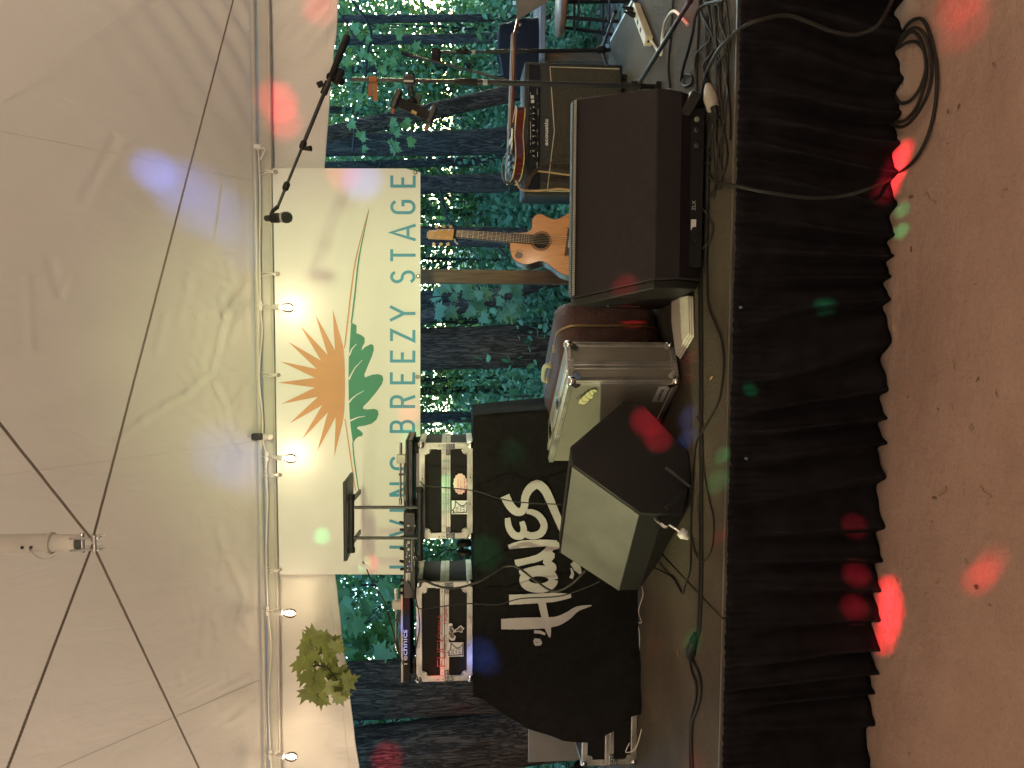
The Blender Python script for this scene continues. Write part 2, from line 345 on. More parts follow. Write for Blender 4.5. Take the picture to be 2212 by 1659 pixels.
BN = V((0, SL, 1)).normalized(); BP = V((0, TY1, TZ))
def plane_xy(x, y): q = onpl(x, y, BP, BN); return (q.x, q.y)
CREASE = [[(438, 813), (400, 846), (350, 873), (300, 906), (250, 950)], [(533, 620), (483, 681), (467, 753), (452, 805)], [(457, 826), (483, 876), (493, 930)], [(546, 816), (493, 880)], [(473, 633), (480, 680)], [(467, 873), (480, 933)],
          [(467, 1143), (490, 1206), (527, 1290)], [(477, 1180), (473, 1266)], [(460, 1323), (467, 1373)], [(430, 673), (420, 720)], [(407, 590), (380, 700)], [(440, 1250), (420, 1370)], [(527, 1330), (545, 1400)], [(100, 560), (120, 640), (135, 600)], [(50, 600), (60, 760)],
          [(240, 300), (200, 380), (170, 430)], [(490, 570), (500, 600), (470, 650)], [(350, 680), (330, 760)], [(510, 700), (495, 735)], [(545, 1520), (500, 1560)], [(535, 1460), (480, 1490)]]
for _ in range(46):
    x = random.uniform(380, 545); y = random.uniform(540, 1500); a = random.uniform(-.7, .9); l = random.uniform(15, 60)
    CREASE.append([(x, y), (x + l * math.cos(a + 1.2), y + l * math.sin(a + 1.2))])
CSEG = []
for i, c in enumerate(CREASE):
    q = [plane_xy(*p) for p in c]; amp = .018 if i < 3 else .010 if i < 21 else random.uniform(.004, .008)
    for k in range(len(q) - 1): CSEG.append((q[k], q[k + 1], amp * random.choice((1, 1, -1)) if i > 8 else amp, random.uniform(.010, .02)))
def back_pitch(xa, xb):
    ny, nx = 190, max(4, int((xb - xa) / .016)); vs, fs = [], []
    t = np.linspace(0, 1, ny + 1) ** .9
    yy = TY1 + (PKY - TY1) * t; hl = TX0 + (PKX - TX0) * t; hr = TX1 + (PKX - TX1) * t
    lo = np.clip(np.maximum(xa, hl), None, hr); hi = np.maximum(np.minimum(xb, hr), lo)
    U = np.linspace(0, 1, nx + 1)
    X = lo[:, None] + (hi - lo)[:, None] * U[None, :]; Yg = np.repeat(yy[:, None], nx + 1, 1)
    D = np.zeros_like(X)
    for (a, b, amp, sg) in CSEG:
        ab = np.array(b) - np.array(a); k = np.clip(((X - a[0]) * ab[0] + (Yg - a[1]) * ab[1]) / (ab @ ab), 0, 1)
        dx = X - a[0] - ab[0] * k; dy = (Yg - a[1] - ab[1] * k); d2 = dx * dx + dy * dy
        D += amp * np.exp(-d2 / sg ** 2) - .45 * amp * np.exp(-d2 / (2.6 * sg) ** 2)
    env = np.exp(-((X - 2.1) / .75) ** 2 - ((Yg - 4.6) / .55) ** 2)                       # pulled folds by the right corner
    D += .018 * env * np.sin((X * .75 + (Yg) * 1.0) * 38 + 2 * np.sin(X * 3))
    sag = .05 * np.sin(np.clip((Yg - TY1) / (PKY - TY1), 0, 1) * np.pi) * 1.0
    flat = X.ravel(), Yg.ravel(), (D - sag).ravel()
    nz = np.array([.010 * noise.noise(V((a * 1.6, b * 1.6, 0))) + .004 * noise.noise(V((a * 6 + b * 2, b * 3.2, 4))) for a, b in zip(flat[0], flat[1])])
    d = (flat[2] + nz) * np.minimum(1, (TY1 - flat[1]) / .05 + .15)
    px = flat[0]; py = flat[1] + BN.y * d; pz = TZ + (TY1 - flat[1]) * SL + BN.z * d
    mb = MB(); mb.v = list(zip(px.tolist(), py.tolist(), pz.tolist())); w = nx + 1
    mb.f = [(j * w + i, j * w + i + 1, (j + 1) * w + i + 1, (j + 1) * w + i) for j in range(ny) for i in range(nx)]
    return mb
seams = sorted([TX0] + [at(545, yy, TY1).x for yy in (388, 953, 1469)] + [TX1])
for a, b in zip(seams[:-1], seams[1:]):
    obj('canopy_panel', back_pitch(a, b), M_tent, tent, fix=False, smooth=180)
def surf_z(y): return TZ + (TY1 - y) * SL
def sag_at(y): return .05 * math.sin(math.pi * min(1, max(0, (y - TY1) / (PKY - TY1)))) + .0
for xs_ in seams[1:-1]:
    tmax = (TX1 - xs_) / (TX1 - PKX) if xs_ > PKX else (xs_ - TX0) / (PKX - TX0)
    pts = []
    for k in range(60):
        t = tmax * k / 59; y = TY1 + (PKY - TY1) * t
        d = -sag_at(y) + .010 * noise.noise(V((xs_ * 1.6, y * 1.6, 0))) + .004 * noise.noise(V((xs_ * 6 + y * 2, y * 3.2, 4)))
        d = d * min(1, (TY1 - y) / .05 + .15) - .001
        pts.append((xs_, y + BN.y * d, surf_z(y) + BN.z * d))
    obj('seam', MB().tube(pts, .0028, 5), M_tent, tent)
for cs in (((TX1, TY1), (TX1, TY0)), ((TX1, TY0), (TX0, TY0)), ((TX0, TY0), (TX0, TY1))):       # the other three pitches
    (xa, ya), (xb, yb) = cs
    obj('canopy_panel', MB().grid(lambda u, v: ((xa + (xb - xa) * u) * (1 - v) + PKX * v, (ya + (yb - ya) * u) * (1 - v) + PKY * v, TZ * (1 - v) + PKZ * v - .05 * math.sin(math.pi * v)), 30, 30), M_tent, tent, fix=False, smooth=180)
# hip cord seen as a line at the right
obj('hip_seam', MB().tube([(TX1 + (PKX - TX1) * t, TY1 + (PKY - TY1) * t, TZ + (PKZ - TZ) * t - .012) for t in np.linspace(0, 1, 30)], .008, 6), M_tent, tent)
obj('seam', MB().tube([onpl(303 * (1 - k), 220 * k, BP, BN) + BN * (-.056 - .02 * math.sin(k * 3)) for k in np.linspace(-.05, 1.05, 30)], .0014, 5), M_tent, tent)
# eave beams
for a, b in (((TX0, TY1 + .03), (TX1, TY1 + .03)), ((TX1, TY0), (TX1, TY1)), ((TX0, TY0), (TX0, TY1)), ((TX0, TY0), (TX1, TY0))):
    dx, dy = (0, .03) if a[1] == b[1] else (.03, 0)
    obj('eave_beam', MB().box(min(a[0], b[0]) - dx, max(a[0], b[0]) + dx, min(a[1], b[1]) - dy, max(a[1], b[1]) + dy, 2.650, 2.722), M_beam, tent, bevel=.012)
obj('keder_rail', MB().tube([(TX0, TY1 - .012, 2.736), (TX1, TY1 - .012, 2.736)], .016, 10), M_pole, tent)
obj('keder_rail', MB().tube([(TX0, TY1 - .004, 2.652), (TX1, TY1 - .004, 2.652)], .008, 10), M_pole, tent)
for x, y in ((TX0, TY0), (TX1, TY0), (TX0, TY1 + .03), (TX1, TY1 + .03)):
    obj('tent_leg', MB().cyl((x, y, 0), (x, y, 2.66), .035), M_pole, tent)
# rear valance with an arched lower edge
def val_bot(x):
    yy = 829.5 - (x + .05) / TY1 * F_PX
    q = (x + .06) / 2.35 if x < 2.4 else 1.05
    return 2.425 - .20 * min(1.2, abs(q)) ** 1.35 + .004 * noise.noise(V((x * 6, 0, 0)))
def val_pt(u, v):
    x = TX0 + (TX1 - TX0) * u; z0 = 2.79; z1 = val_bot(x); z = z0 + (z1 - z0) * v
    e = max(0, (x - .9) / 1.4); e2 = max(0, (-1.5 - x) / 2)
    f = .016 * e * math.sin((x * 1.1 + z * 1.6) * 26 + 1.5 * math.sin(z * 9)) + .008 * e2 * math.sin((x * 1.2 - z * .9) * 18)
    k0 = min(1, v / .25)
    return (x, TY1 + .005 + .08 * k0 + f * (.25 + v * .75) + .006 * noise.noise(V((x * 2.5, z * 2.5, 8))), z)
obj('valance', MB().grid(val_pt, 420, 30), M_tent, tent, fix=False, smooth=180)
obj('valance_hem', MB().tube([tuple(V(val_pt(u, 1)) + V((0, -.004, .003))) for u in np.linspace(0, 1, 200)], .005, 6), M_tent, tent)
obj('valance_hem', MB().tube([tuple(V(val_pt(u, .9)) + V((0, -.001, 0))) for u in np.linspace(0, 1, 200)], .0016, 5), M_tent, tent)
# other sides: short valances
for a, b in (((TX1 + .06, TY0), (TX1 + .06, TY1)), ((TX0 - .06, TY0), (TX0 - .06, TY1)), ((TX0, TY0 - .06), (TX1, TY0 - .06))):
    obj('valance', MB().grid(lambda u, v: (a[0] + (b[0] - a[0]) * u, a[1] + (b[1] - a[1]) * u, 2.74 - v * .42), 20, 6), M_tent, tent, fix=False)
# centre mast with its clevis and four cables
tip = at(200, 1172, PKY)
obj('mast', MB().cyl(tip + V((0, 0, .115)), (PKX, PKY, PKZ - .02), .029, n=24), M_pole, tent)
obj('mast_collar', MB().lathe(tip + V((0, 0, .045)), (0, 0, 1), [(0, .024), (.004, .026), (.066, .026), (.07, .0265), (.072, .034), (.08, .034)], 24), M_pole, tent)
for sx in (-1, 1):
    obj('clevis_plate', MB().box(tip.x + sx * .018 - .004, tip.x + sx * .018 + .004, tip.y - .022, tip.y + .022, tip.z - .03, tip.z + .06), M_chr, tent, bevel=.006)
obj('clevis_pin', MB().cyl(tip + V((-.03, 0, .03)), tip + V((.03, 0, .03)), .007), M_chr, tent)
obj('clevis_pin', MB().cyl(tip + V((-.027, -.02, -.015)), tip + V((.027, -.02, -.015)), .006), M_chr, tent)
obj('safety_wire', MB().tube(spline([tip + V((-.01, -.03, .17)), tip + V((-.035, -.034, .14)), tip + V((-.037, -.03, .11)), tip + V((-.02, -.028, .085))]), .0018, 5), M_chr, tent)
for dz in (.165, .19): obj('mast_bolt', MB().cyl(tip + V((-.004, -.031, dz)), tip + V((-.004, -.026, dz)), .005), M_blk, tent)
M_rope = mat('steel_cable', (.20, .16, .13), .5, .35, var=.5, vs=320, bump=.6, bs=420, stretch=(1, 1, 1))
for (kx, ky) in ((2.35, TY1), (TX0, TY1), (2.35, TY0 + .03), (TX0, TY0 - .02)):
    a = tip + V((.006 if kx > 0 else -.006, 0, .0)); b = V((kx, ky, 2.71)); seg = [a + (b - a) * t for t in np.linspace(0, 1, 30)]
    mbc = MB()
    dirv = (b - a).normalized(); n1 = dirv.cross(V((0, 0, 1))).normalized(); n2 = dirv.cross(n1); Lc = (b - a).length
    for st in range(3):
        pts = [a + (b - a) * (k / 420) + (n1 * math.cos(2 * math.pi * (Lc * k / 420 / .03 + st / 3)) + n2 * math.sin(2 * math.pi * (Lc * k / 420 / .03 + st / 3))) * .0020 for k in range(421)]
        mbc.tube(pts, .0026, 5)
    obj('tension_cable', mbc, M_rope, tent)

# ================================================================== forest
M_bark = None
def bark_mat(name, c0, c1):
    m = mat(name, c0, .9, var=.3); N, L, b = nodes(m)
    for l in list(b.inputs['Base Color'].links): L.remove(l)
    b.inputs['Specular IOR Level'].default_value = .15
    tc = N.new('ShaderNodeTexCoord'); mp = N.new('ShaderNodeMapping'); mp.inputs['Scale'].default_value = (1, 1, .13); L.new(tc.outputs['Object'], mp.inputs[0])
    vo = N.new('ShaderNodeTexVoronoi'); vo.feature = 'DISTANCE_TO_EDGE'; vo.inputs['Scale'].default_value = 26; vo.inputs['Randomness'].default_value = 1
    nz = N.new('ShaderNodeTexNoise'); nz.inputs['Scale'].default_value = 14; nz.inputs['Detail'].default_value = 8; L.new(mp.outputs[0], nz.inputs[0])
    mxv = N.new('ShaderNodeMix'); mxv.data_type = 'RGBA'; mxv.inputs[0].default_value = .22; L.new(mp.outputs[0], mxv.inputs[6]); L.new(nz.outputs['Color'], mxv.inputs[7]); L.new(mxv.outputs[2], vo.inputs[0])
    mul = N.new('ShaderNodeMath'); mul.operation = 'MULTIPLY'; L.new(vo.outputs[0], mul.inputs[0]); mul.inputs[1].default_value = 2.0
    ad = N.new('ShaderNodeMath'); ad.operation = 'MULTIPLY_ADD'; L.new(nz.outputs[0], ad.inputs[0]); ad.inputs[1].default_value = .6; L.new(mul.outputs[0], ad.inputs[2])
    rp = N.new('ShaderNodeValToRGB'); rp.color_ramp.elements[0].position = .3; rp.color_ramp.elements[1].position = .75; rp.color_ramp.elements[0].color = (*c0, 1); rp.color_ramp.elements[1].color = (*c1, 1)
    L.new(ad.outputs[0], rp.inputs[0]); L.new(rp.outputs[0], b.inputs['Base Color'])
    bp = N.new('ShaderNodeBump'); bp.inputs['Strength'].default_value = .9; bp.inputs['Distance'].default_value = .03; L.new(ad.outputs[0], bp.inputs['Height']); L.new(bp.outputs[0], b.inputs['Normal'])
    return m
M_bark = bark_mat('furrowed_bark', (.026, .017, .011), (.125, .086, .058))
M_bark2 = bark_mat('grey_bark', (.03, .025, .021), (.115, .098, .083))
M_leaf = leafmat('leaf_green', (.045, .12, .035), (.14, .27, .06))
M_leaf2 = leafmat('leaf_deep_green', (.06, .16, .09), (.11, .24, .11))
M_leaf3 = leafmat('leaf_yellow_green', (.10, .19, .03), (.26, .33, .05))
M_twig = mat('twig', (.03, .025, .022), .9)

OVAL = (np.array([(0, 0, 0), (.28, .35, .05), (.24, .7, .03), (0, 1, -.08), (-.24, .7, .03), (-.28, .35, .05)]), [(0, 1, 2, 3), (0, 3, 4, 5)])
_mp = [(0, 0), (.10, .10), (.45, -.02), (.36, .16), (.58, .24), (.40, .36), (.62, .62), (.40, .58), (.30, .56), (.20, .62), (.22, .80), (.10, .76), (0, 1.02)]
_mp = _mp + [(-x, y) for x, y in _mp[-2:0:-1]]
MAPLE = (np.array([(x, y, .10 * abs(x) - .06 * y * y) for x, y in _mp] + [(0, .3, 0)]), [(len(_mp), i, (i + 1) % len(_mp)) for i in range(len(_mp))])
def leaf_arrays(P, size, shape=OVAL, rng=RNG, droop=(-75, 15), jitter=.35):
    n = len(P); bv, bf = shape; az = rng.uniform(0, 2 * np.pi, n); el = np.radians(rng.uniform(droop[0], droop[1], n)); ro = rng.uniform(-1.1, 1.1, n)
    a = np.stack([np.cos(az) * np.cos(el), np.sin(az) * np.cos(el), np.sin(el)], 1)
    s = np.stack([-np.sin(az), np.cos(az), np.zeros(n)], 1); nn = np.cross(s, a)
    s2 = s * np.cos(ro)[:, None] + nn * np.sin(ro)[:, None]; n2 = np.cross(s2, a)
    sz = size * rng.uniform(1 - jitter, 1 + jitter, n)
    W = P[:, None, :] + sz[:, None, None] * (bv[None, :, 0:1] * s2[:, None, :] + bv[None, :, 1:2] * a[:, None, :] + bv[None, :, 2:3] * n2[:, None, :])
    k = len(bv); vs = W.reshape(-1, 3)
    return vs, bf, k, n
def leaf_mesh(name, P, size, m, **kw):
    vs, bf, k, n = leaf_arrays(P, size, **kw)
    me = bpy.data.meshes.new(name); lens = [len(f) for f in bf]; idx = np.concatenate([np.array(f) for f in bf])
    allv = (np.arange(n)[:, None] * k + idx[None, :]).ravel(); lt = np.tile(lens, n); ls = np.concatenate([[0], np.cumsum(lt)[:-1]])
    me.vertices.add(len(vs)); me.vertices.foreach_set('co', vs.astype(np.float32).ravel())
    me.loops.add(len(allv)); me.loops.foreach_set('vertex_index', allv.astype(np.int32))
    me.polygons.add(len(lt)); me.polygons.foreach_set('loop_start', ls.astype(np.int32))
    try: me.polygons.foreach_set('loop_total', lt.astype(np.int32))
    except Exception: pass
    me.update(calc_edges=True); me.materials.append(m); return me
def clumps(n, nc, c, r, rc, rng=RNG, low=0.):
    d = rng.normal(size=(nc, 3)); d /= np.linalg.norm(d, axis=1)[:, None]; C_ = np.array(c) + d * (rng.uniform(.25, 1, nc) ** .5)[:, None] * np.array(r)
    i = rng.integers(0, nc, n); return C_[i] + rng.normal(size=(n, 3)) * rc * np.array((1, 1, .7)), C_

def trunk_mesh(path, radii, seg=28, per=14, ridge=.05, seed=0, kf=9):
    pts = spline(path, per); m = len(pts); rr = np.interp(np.linspace(0, len(path) - 1, m), range(len(path)), radii)
    mb = MB(); vs = []
    for i, p in enumerate(pts):
        t = (pts[min(i + 1, m - 1)] - pts[max(i - 1, 0)]).normalized(); a = t.cross(V((0, 1, 0))).normalized(); b = t.cross(a)
        for k in range(seg):
            th = 2 * math.pi * k / seg; q = V((math.cos(th) * kf * .5, math.sin(th) * kf * .5, p.z * 1.1 + seed))
            n = 1 - abs(noise.noise(q * 1.0)) * 2; n2 = noise.noise(q * 3.1); lob = noise.noise(V((math.cos(th), math.sin(th), p.z * .35 + seed)))
            r = rr[i] * (1 + ridge * n + ridge * .5 * n2 + .10 * lob); vs.append(p + (a * math.cos(th) + b * math.sin(th)) * r)
    mb.v = [tuple(v) for v in vs]; mb.f = [(i * seg + k, i * seg + (k + 1) % seg, (i + 1) * seg + (k + 1) % seg, (i + 1) * seg + k) for i in range(m - 1) for k in range(seg)]
    return mb
CROWN = []
for s_, ml, nl in ((0, M_leaf, 900), (1, M_leaf2, 900), (2, M_leaf3, 800)):
    P, cc = clumps(nl, 42, (0, 0, 0), (2.3, 2.3, 2.0), .42); CROWN.append((leaf_mesh('crown', P, .17, ml), cc))
def tree(label, x_top, x_bot, Y, w_top, w_bot, crown_z=11., crown_s=.8, m=None, seg=28, ridge=.05, kind=0, per=14, kf=9, zt=9.5, y2=None, cat='tree', group='trees beyond the stage'):
    """x_top, x_bot: frame rows (photo y) of the trunk axis at photo x 700 and 1100; w in frame units."""
    a = at(700, x_top, Y); b = at(1100, x_bot, Y); d = (a - b) / (a.z - b.z); g0 = gz(b.x, Y)
    base = b + d * (g0 - .1 - b.z); top = b + d * (zt - b.z); wb, wt = w_bot / F_PX * Y / 2, w_top / F_PX * Y / 2
    t = thing('tree', label, cat, (base.x, base.y, g0), group)
    mid = [base + (top - base) * k for k in (0, .06, .16, .35, .6, 1)]
    for k in (2, 3, 4): mid[k] = mid[k] + V((random.uniform(-1, 1), random.uniform(-1, 1), 0)) * wb * .25
    mb = trunk_mesh(mid, [wb * 1.5, wb * 1.12, wb, (wb + wt) / 2, wt * .9, wt * .35], seg, per, ridge, seed=random.uniform(0, 50), kf=kf)
    o = obj('trunk', mb, m or M_bark, t, fix=False, smooth=180)
    me, cc = CROWN[kind]
    c = bpy.data.objects.new('crown', me); COL.objects.link(c); c.parent = t; cl = V((top.x, top.y, crown_z)) - ORG[t.name]; c.location = cl
    c.rotation_euler = (0, 0, random.uniform(0, 6)); c.scale = (crown_s, crown_s, crown_s * .9)
    lm = MB(); hub = V((top.x, top.y, crown_z - 1.2))
    for k in range(5):
        q = V(cc[k * 7 % len(cc)]) * crown_s * .8; lm.tube(spline([hub, hub + q * .5 + V((0, 0, .5)), V((top.x, top.y, crown_z)) + q], 4), [wt * .5] * 5 + [wt * .25] * 3 + [wt * .12], 6)
    obj('limb', lm, m or M_bark, t, smooth=60)
    return t
random.seed(11)
# near trunks (rows of the photograph, left to right when upright)
tree('thickest furrowed trunk, leaning, at the far left behind the covered table', 1655, 1592, 5.9, 118, 118, m=M_bark, seg=90, ridge=.09, per=40, kf=15, crown_s=.9)
tree('furrowed upright trunk just behind the left equipment case', 1487, 1489, 6.0, 108, 112, m=M_bark, seg=90, ridge=.09, per=40, kf=15, kind=1)
tree('slim dark trunk seen between the two thick left trunks', 1570, 1535, 9.5, 46, 50, m=M_bark2, kind=1)
tree('straight grey furrowed trunk right below the middle of the banner', 751, 744, 7.6, 84, 88, m=M_bark, seg=72, ridge=.07, per=34, kf=13, kind=0)
tree('dark trunk just right of the wooden post, behind the guitar neck', 505, 514, 8.0, 36, 40, m=M_bark2)
tree('trunk below the right end of the banner', 402, 394, 8.6, 34, 38, m=M_bark2, kind=1)
tree('slender trunk under the right edge of the banner', 356, 350, 10, 14, 18, m=M_bark2, kind=2)
tree('stout trunk right of the banner, ending in a wide base', 318, 298, 8.4, 34, 52, m=M_bark2)
tree('trunk leaning to the right, crossing behind the phone clamp', 288, 200, 7.6, 27, 33, m=M_bark, kind=1, seg=40, ridge=.06, per=20)
tree('crooked limb-like trunk leaning left beside the wooden post', 745, 630, 7.4, 24, 30, m=M_bark2, kind=2)
tree('short dark trunk left of the wooden post', 652, 648, 8.8, 34, 38, m=M_bark2)
tree('thin trunk at the upper right, behind the microphone boom', 40, 36, 9.5, 14, 16, m=M_bark2, kind=1)
tree('pale thin trunk right of the second microphone stand', 86, 80, 9, 17, 20, m=M_bark2, kind=2)
tree('thin dark trunk seen through the gap between the two equipment cases', 905, 900, 11, 20, 24, m=M_bark2)
tree('thin far trunk left of the straight grey trunk', 850, 842, 12, 15, 17, m=M_bark2, kind=1)
tree('slim far trunk between the banner and the leaning trunk', 235, 245, 12, 14, 16, m=M_bark2)
tree('slim far trunk right of the leaning trunk', 150, 140, 11, 14, 16, m=M_bark2, kind=2)
tree('thin far trunk right of the guitar headstock', 455, 462, 12, 13, 15, m=M_bark2)
tree('thin far trunk between the post and the straight grey trunk', 675, 690, 13, 14, 16, m=M_bark2)
tree('thin trunk in the gap above the left turntable', 1330, 1325, 13, 20, 24, m=M_bark2, kind=1)
tree('far trunk just right of the left furrowed trunk', 1400, 1392, 17, 17, 19, m=M_bark2, kind=2)

# saplings and shrubs of the understorey
SAP = []
for s_, (ml, n_, r_, z_, ls) in enumerate(((M_leaf, 2500, (1.1, 1.1, 1.5), 2.3, .07), (M_leaf2, 2500, (1.2, 1.1, 1.6), 2.2, .068), (M_leaf3, 2000, (1.0, 1.0, 1.3), 2.6, .068), (M_leaf, 3000, (1.4, 1.3, 1.7), 3.3, .085), (M_leaf2, 2200, (1.0, .9, .5), .5, .07))):
    P, cc = clumps(n_, 34, (0, 0, z_), r_, .2)
    tw = MB(); tw.tube([(0, 0, -.1), (.03, 0, z_ * .5), (0, .02, z_ + .4)], [.022, .016, .008], 6)
    for c_ in cc[:16]:
        h = max(.2, c_[2] * .6); tw.tube([(0, 0, h), (c_[0] * .5, c_[1] * .5, h + (c_[2] - h) * .65), tuple(c_)], [.009, .006, .003], 4)
    SAP.append((leaf_mesh('foliage', P, ls, ml), mesh_of('stem', tw)))
    SAP[-1][1].materials.append(M_twig)
def sapling(py, Y, kind, sc, label):
    Y = Y + (2.2 if Y < 10 and py < 950 and kind < 4 else 0); p = at(1000, py, Y); z = gz(p.x, Y)
    t = thing('sapling' if kind < 4 else 'shrub', label, 'sapling' if kind < 4 else 'shrub', (p.x, Y, z), 'understorey saplings and shrubs')
    for nm, me in zip(('foliage', 'stem'), SAP[kind]):
        o = bpy.data.objects.new(nm, me); COL.objects.link(o); o.parent = t
    t.rotation_euler = (0, 0, random.uniform(0, 6.2)); t.scale = (sc, sc, sc)
SP = [(60, 8.5, 0, 1, 'leafy sapling behind the right end of the microphone boom'), (190, 9.5, 2, 1.1, 'yellow-green sapling behind the phone clamp'), (300, 8.2, 1, 1, 'deep green sapling under the right tent flap'),
      (430, 9.8, 0, 1.1, 'green sapling behind the right end of the banner lettering'), (560, 11, 3, 1.1, 'tall sapling between the guitar neck and the wooden post'), (640, 8.2, 1, .85, 'broad-leaved sapling left of the wooden post'),
      (820, 9.4, 2, 1.0, 'bright yellow-green sapling left of the straight grey trunk'), (900, 12, 0, 1.2, 'pale leafy sapling beside the right equipment case'), (860, 7.8, 4, 1.2, 'low shrub behind the brown hard case'),
      (1260, 7.6, 1, 1.1, 'dark sapling below the left end of the banner'), (1340, 8.3, 1, 1.2, 'dark sapling behind the left turntable'), (1400, 7.2, 0, 1.0, 'sapling beside the left furrowed trunk'), (1200, 10, 0, 1.2, 'sapling seen through the gap between the cases'),
      (1640, 10, 0, 1.2, 'sapling at the left edge beyond the thick trunk'), (1560, 11, 2, 1.2, 'sapling showing between the thick left trunks'), (120, 12, 1, 1.3, 'dark sapling far right in the middle distance'),
      (250, 13, 0, 1.3, 'green sapling right of the banner in the middle distance'), (380, 14, 2, 1.3, 'yellowish sapling beyond the right end of the banner'), (480, 13, 1, 1.2, 'dark sapling beyond the guitar headstock'), (700, 12, 0, 1.3, 'green sapling beyond the straight grey trunk'),
      (60, 15, 2, 1.4, 'yellowish sapling at the far right in the distance'), (780, 15, 1, 1.4, 'dark sapling in the distance below the leaf emblem'), (330, 17, 3, 1.4, 'tall distant sapling right of the banner'), (540, 17, 0, 1.5, 'distant sapling above the acoustic guitar'),
      (960, 15, 2, 1.4, 'distant yellowish sapling behind the right equipment case'), (1300, 14, 3, 1.3, 'tall distant sapling behind the left turntable'), (170, 19, 3, 1.5, 'tall distant sapling behind the second microphone stand'), (640, 20, 3, 1.5, 'tall distant sapling beyond the wooden post'),
      (150, 9, 4, 1.2, 'low shrub behind the black gig bag'), (330, 9.5, 4, 1.3, 'low shrub behind the amplifier'), (480, 10, 4, 1.2, 'low shrub behind the acoustic guitar body'), (690, 9.0, 4, 1.1, 'low shrub at the foot of the straight grey trunk'), (560, 8.2, 4, .9, 'low shrub right of the wooden post'),
      (1580, 8.5, 4, 1.2, 'low shrub by the thick left trunk'), (250, 11.5, 4, 1.5, 'low wide shrub behind the leaning trunk'), (60, 10.5, 4, 1.4, 'low wide shrub behind the stool'), (400, 12.5, 4, 1.6, 'low wide shrub beyond the amplifier'), (800, 11.5, 4, 1.5, 'low wide shrub beyond the brown hard case')]
random.seed(5)
for a in SP: sapling(*a)

# ground cover, far woods on every side
n = 60000; yy = 6.8 + RNG.random(n) ** 1.3 * 26; xx = (RNG.random(n) - .5) * (8 + yy * 1.25) + -.05 * yy
keep = np.array([noise.noise(V((a * .45, b * .45, 2))) + min(.5, (b - 8.5) * .12) > -.05 for a, b in zip(xx, yy)]); xx, yy = xx[keep], yy[keep]
zz = np.array([gz(a, b) for a, b in zip(xx, yy)]) + RNG.random(len(xx)) * (.1 + .025 * (yy - 6))
o = bpy.data.objects.new('ground_cover', leaf_mesh('ground_cover', np.stack([xx, yy, zz], 1), .10, leafmat('fern_green', (.09, .21, .10), (.15, .30, .13)), droop=(-15, 50))); COL.objects.link(o); o['kind'] = 'stuff'; tag(o, 'low green ground cover growing over the forest floor', 'ground cover')
n = 2600; yy = 5.6 + RNG.random(n) * 6; xx = (RNG.random(n) - .5) * (5 + yy); zz = np.array([gz(a, b) for a, b in zip(xx, yy)]) + .012
M_dead = leafmat('dead_leaf', (.10, .075, .055), (.34, .29, .25), .1)
o = bpy.data.objects.new('leaf_litter', leaf_mesh('leaf_litter', np.stack([xx, yy, zz], 1), .085, M_dead, droop=(-8, 30))); COL.objects.link(o); o['kind'] = 'stuff'; tag(o, 'dry fallen leaves scattered over the forest floor', 'leaf litter')
def ring(n, r0, r1, a0, a1, z0, z1, sz, zpow=1., cover=.0, cl=.55):
    th = np.radians(RNG.uniform(a0, a1, n)); rr = RNG.uniform(r0, r1, n); z = z0 + (z1 - z0) * RNG.random(n) ** zpow
    P = np.stack([rr * np.sin(th), rr * np.cos(th), z], 1)
    k = np.array([noise.noise(V(p) * cl) > -cover for p in P]); return P[k]
P = np.concatenate([ring(26000, 22, 30, -40, 40, .2, 6.0, .3, 1.3, .02), ring(26000, 30, 42, -40, 40, .2, 9.5, .3, 1.2, .0)])
P = np.concatenate([P, ring(20000, 33, 43, -38, 38, 1.5, 11, .3, .9, .25)])
P = np.concatenate([P, ring(24000, 24, 42, -38, 38, .2, 8.5, .3, 1., .35), ring(12000, 12, 30, -64, -40, .1, 8, .3, 1.2, .1), ring(12000, 12, 30, 40, 64, .1, 8, .3, 1.2, .1)])
PH_ = ring(7000, 26, 38, -75, 75, 7.5, 30, .3, 1., 1.)
o = bpy.data.objects.new('far_woods', leaf_mesh('far_woods', P, .21, M_leaf)); COL.objects.link(o); o['kind'] = 'stuff'; tag(o, 'distant mass of woodland foliage behind the stage', 'woods')
o = bpy.data.objects.new('high_woods', leaf_mesh('high_woods', PH_, 1.25, M_leaf2)); COL.objects.link(o); o['kind'] = 'stuff'; tag(o, 'tall woodland crowns above the distant foliage', 'woods')
P = np.concatenate([ring(30000, 7.5, 13, 60, 300, .0, 9.5, .3, 1.15, 1., .3), ring(9000, 9, 16, 42, 100, .0, 14, .3, 1.1, 1., .3), ring(9000, 9, 16, 260, 318, .0, 14, .3, 1.1, 1., .3)])
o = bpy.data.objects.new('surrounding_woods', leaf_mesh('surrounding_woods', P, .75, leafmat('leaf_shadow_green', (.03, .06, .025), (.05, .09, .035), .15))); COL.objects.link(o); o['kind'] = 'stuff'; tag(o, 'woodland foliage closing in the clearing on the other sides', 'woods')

# wooden post behind the stage
wp = at(1000, 598, 5.15)
M_wood = mat('weathered_wood', (.16, .105, .06), .8, var=.35, vs=10, bump=.5, bs=40, stretch=(6, 6, .5))
pm = MB().box(wp.x - .046, wp.x + .046, 5.11, 5.20, -.1, 2.5)
post = solo('wooden_post', pm, M_wood, 'square weathered wooden post standing behind the acoustic guitar', 'post', bevel=.006)

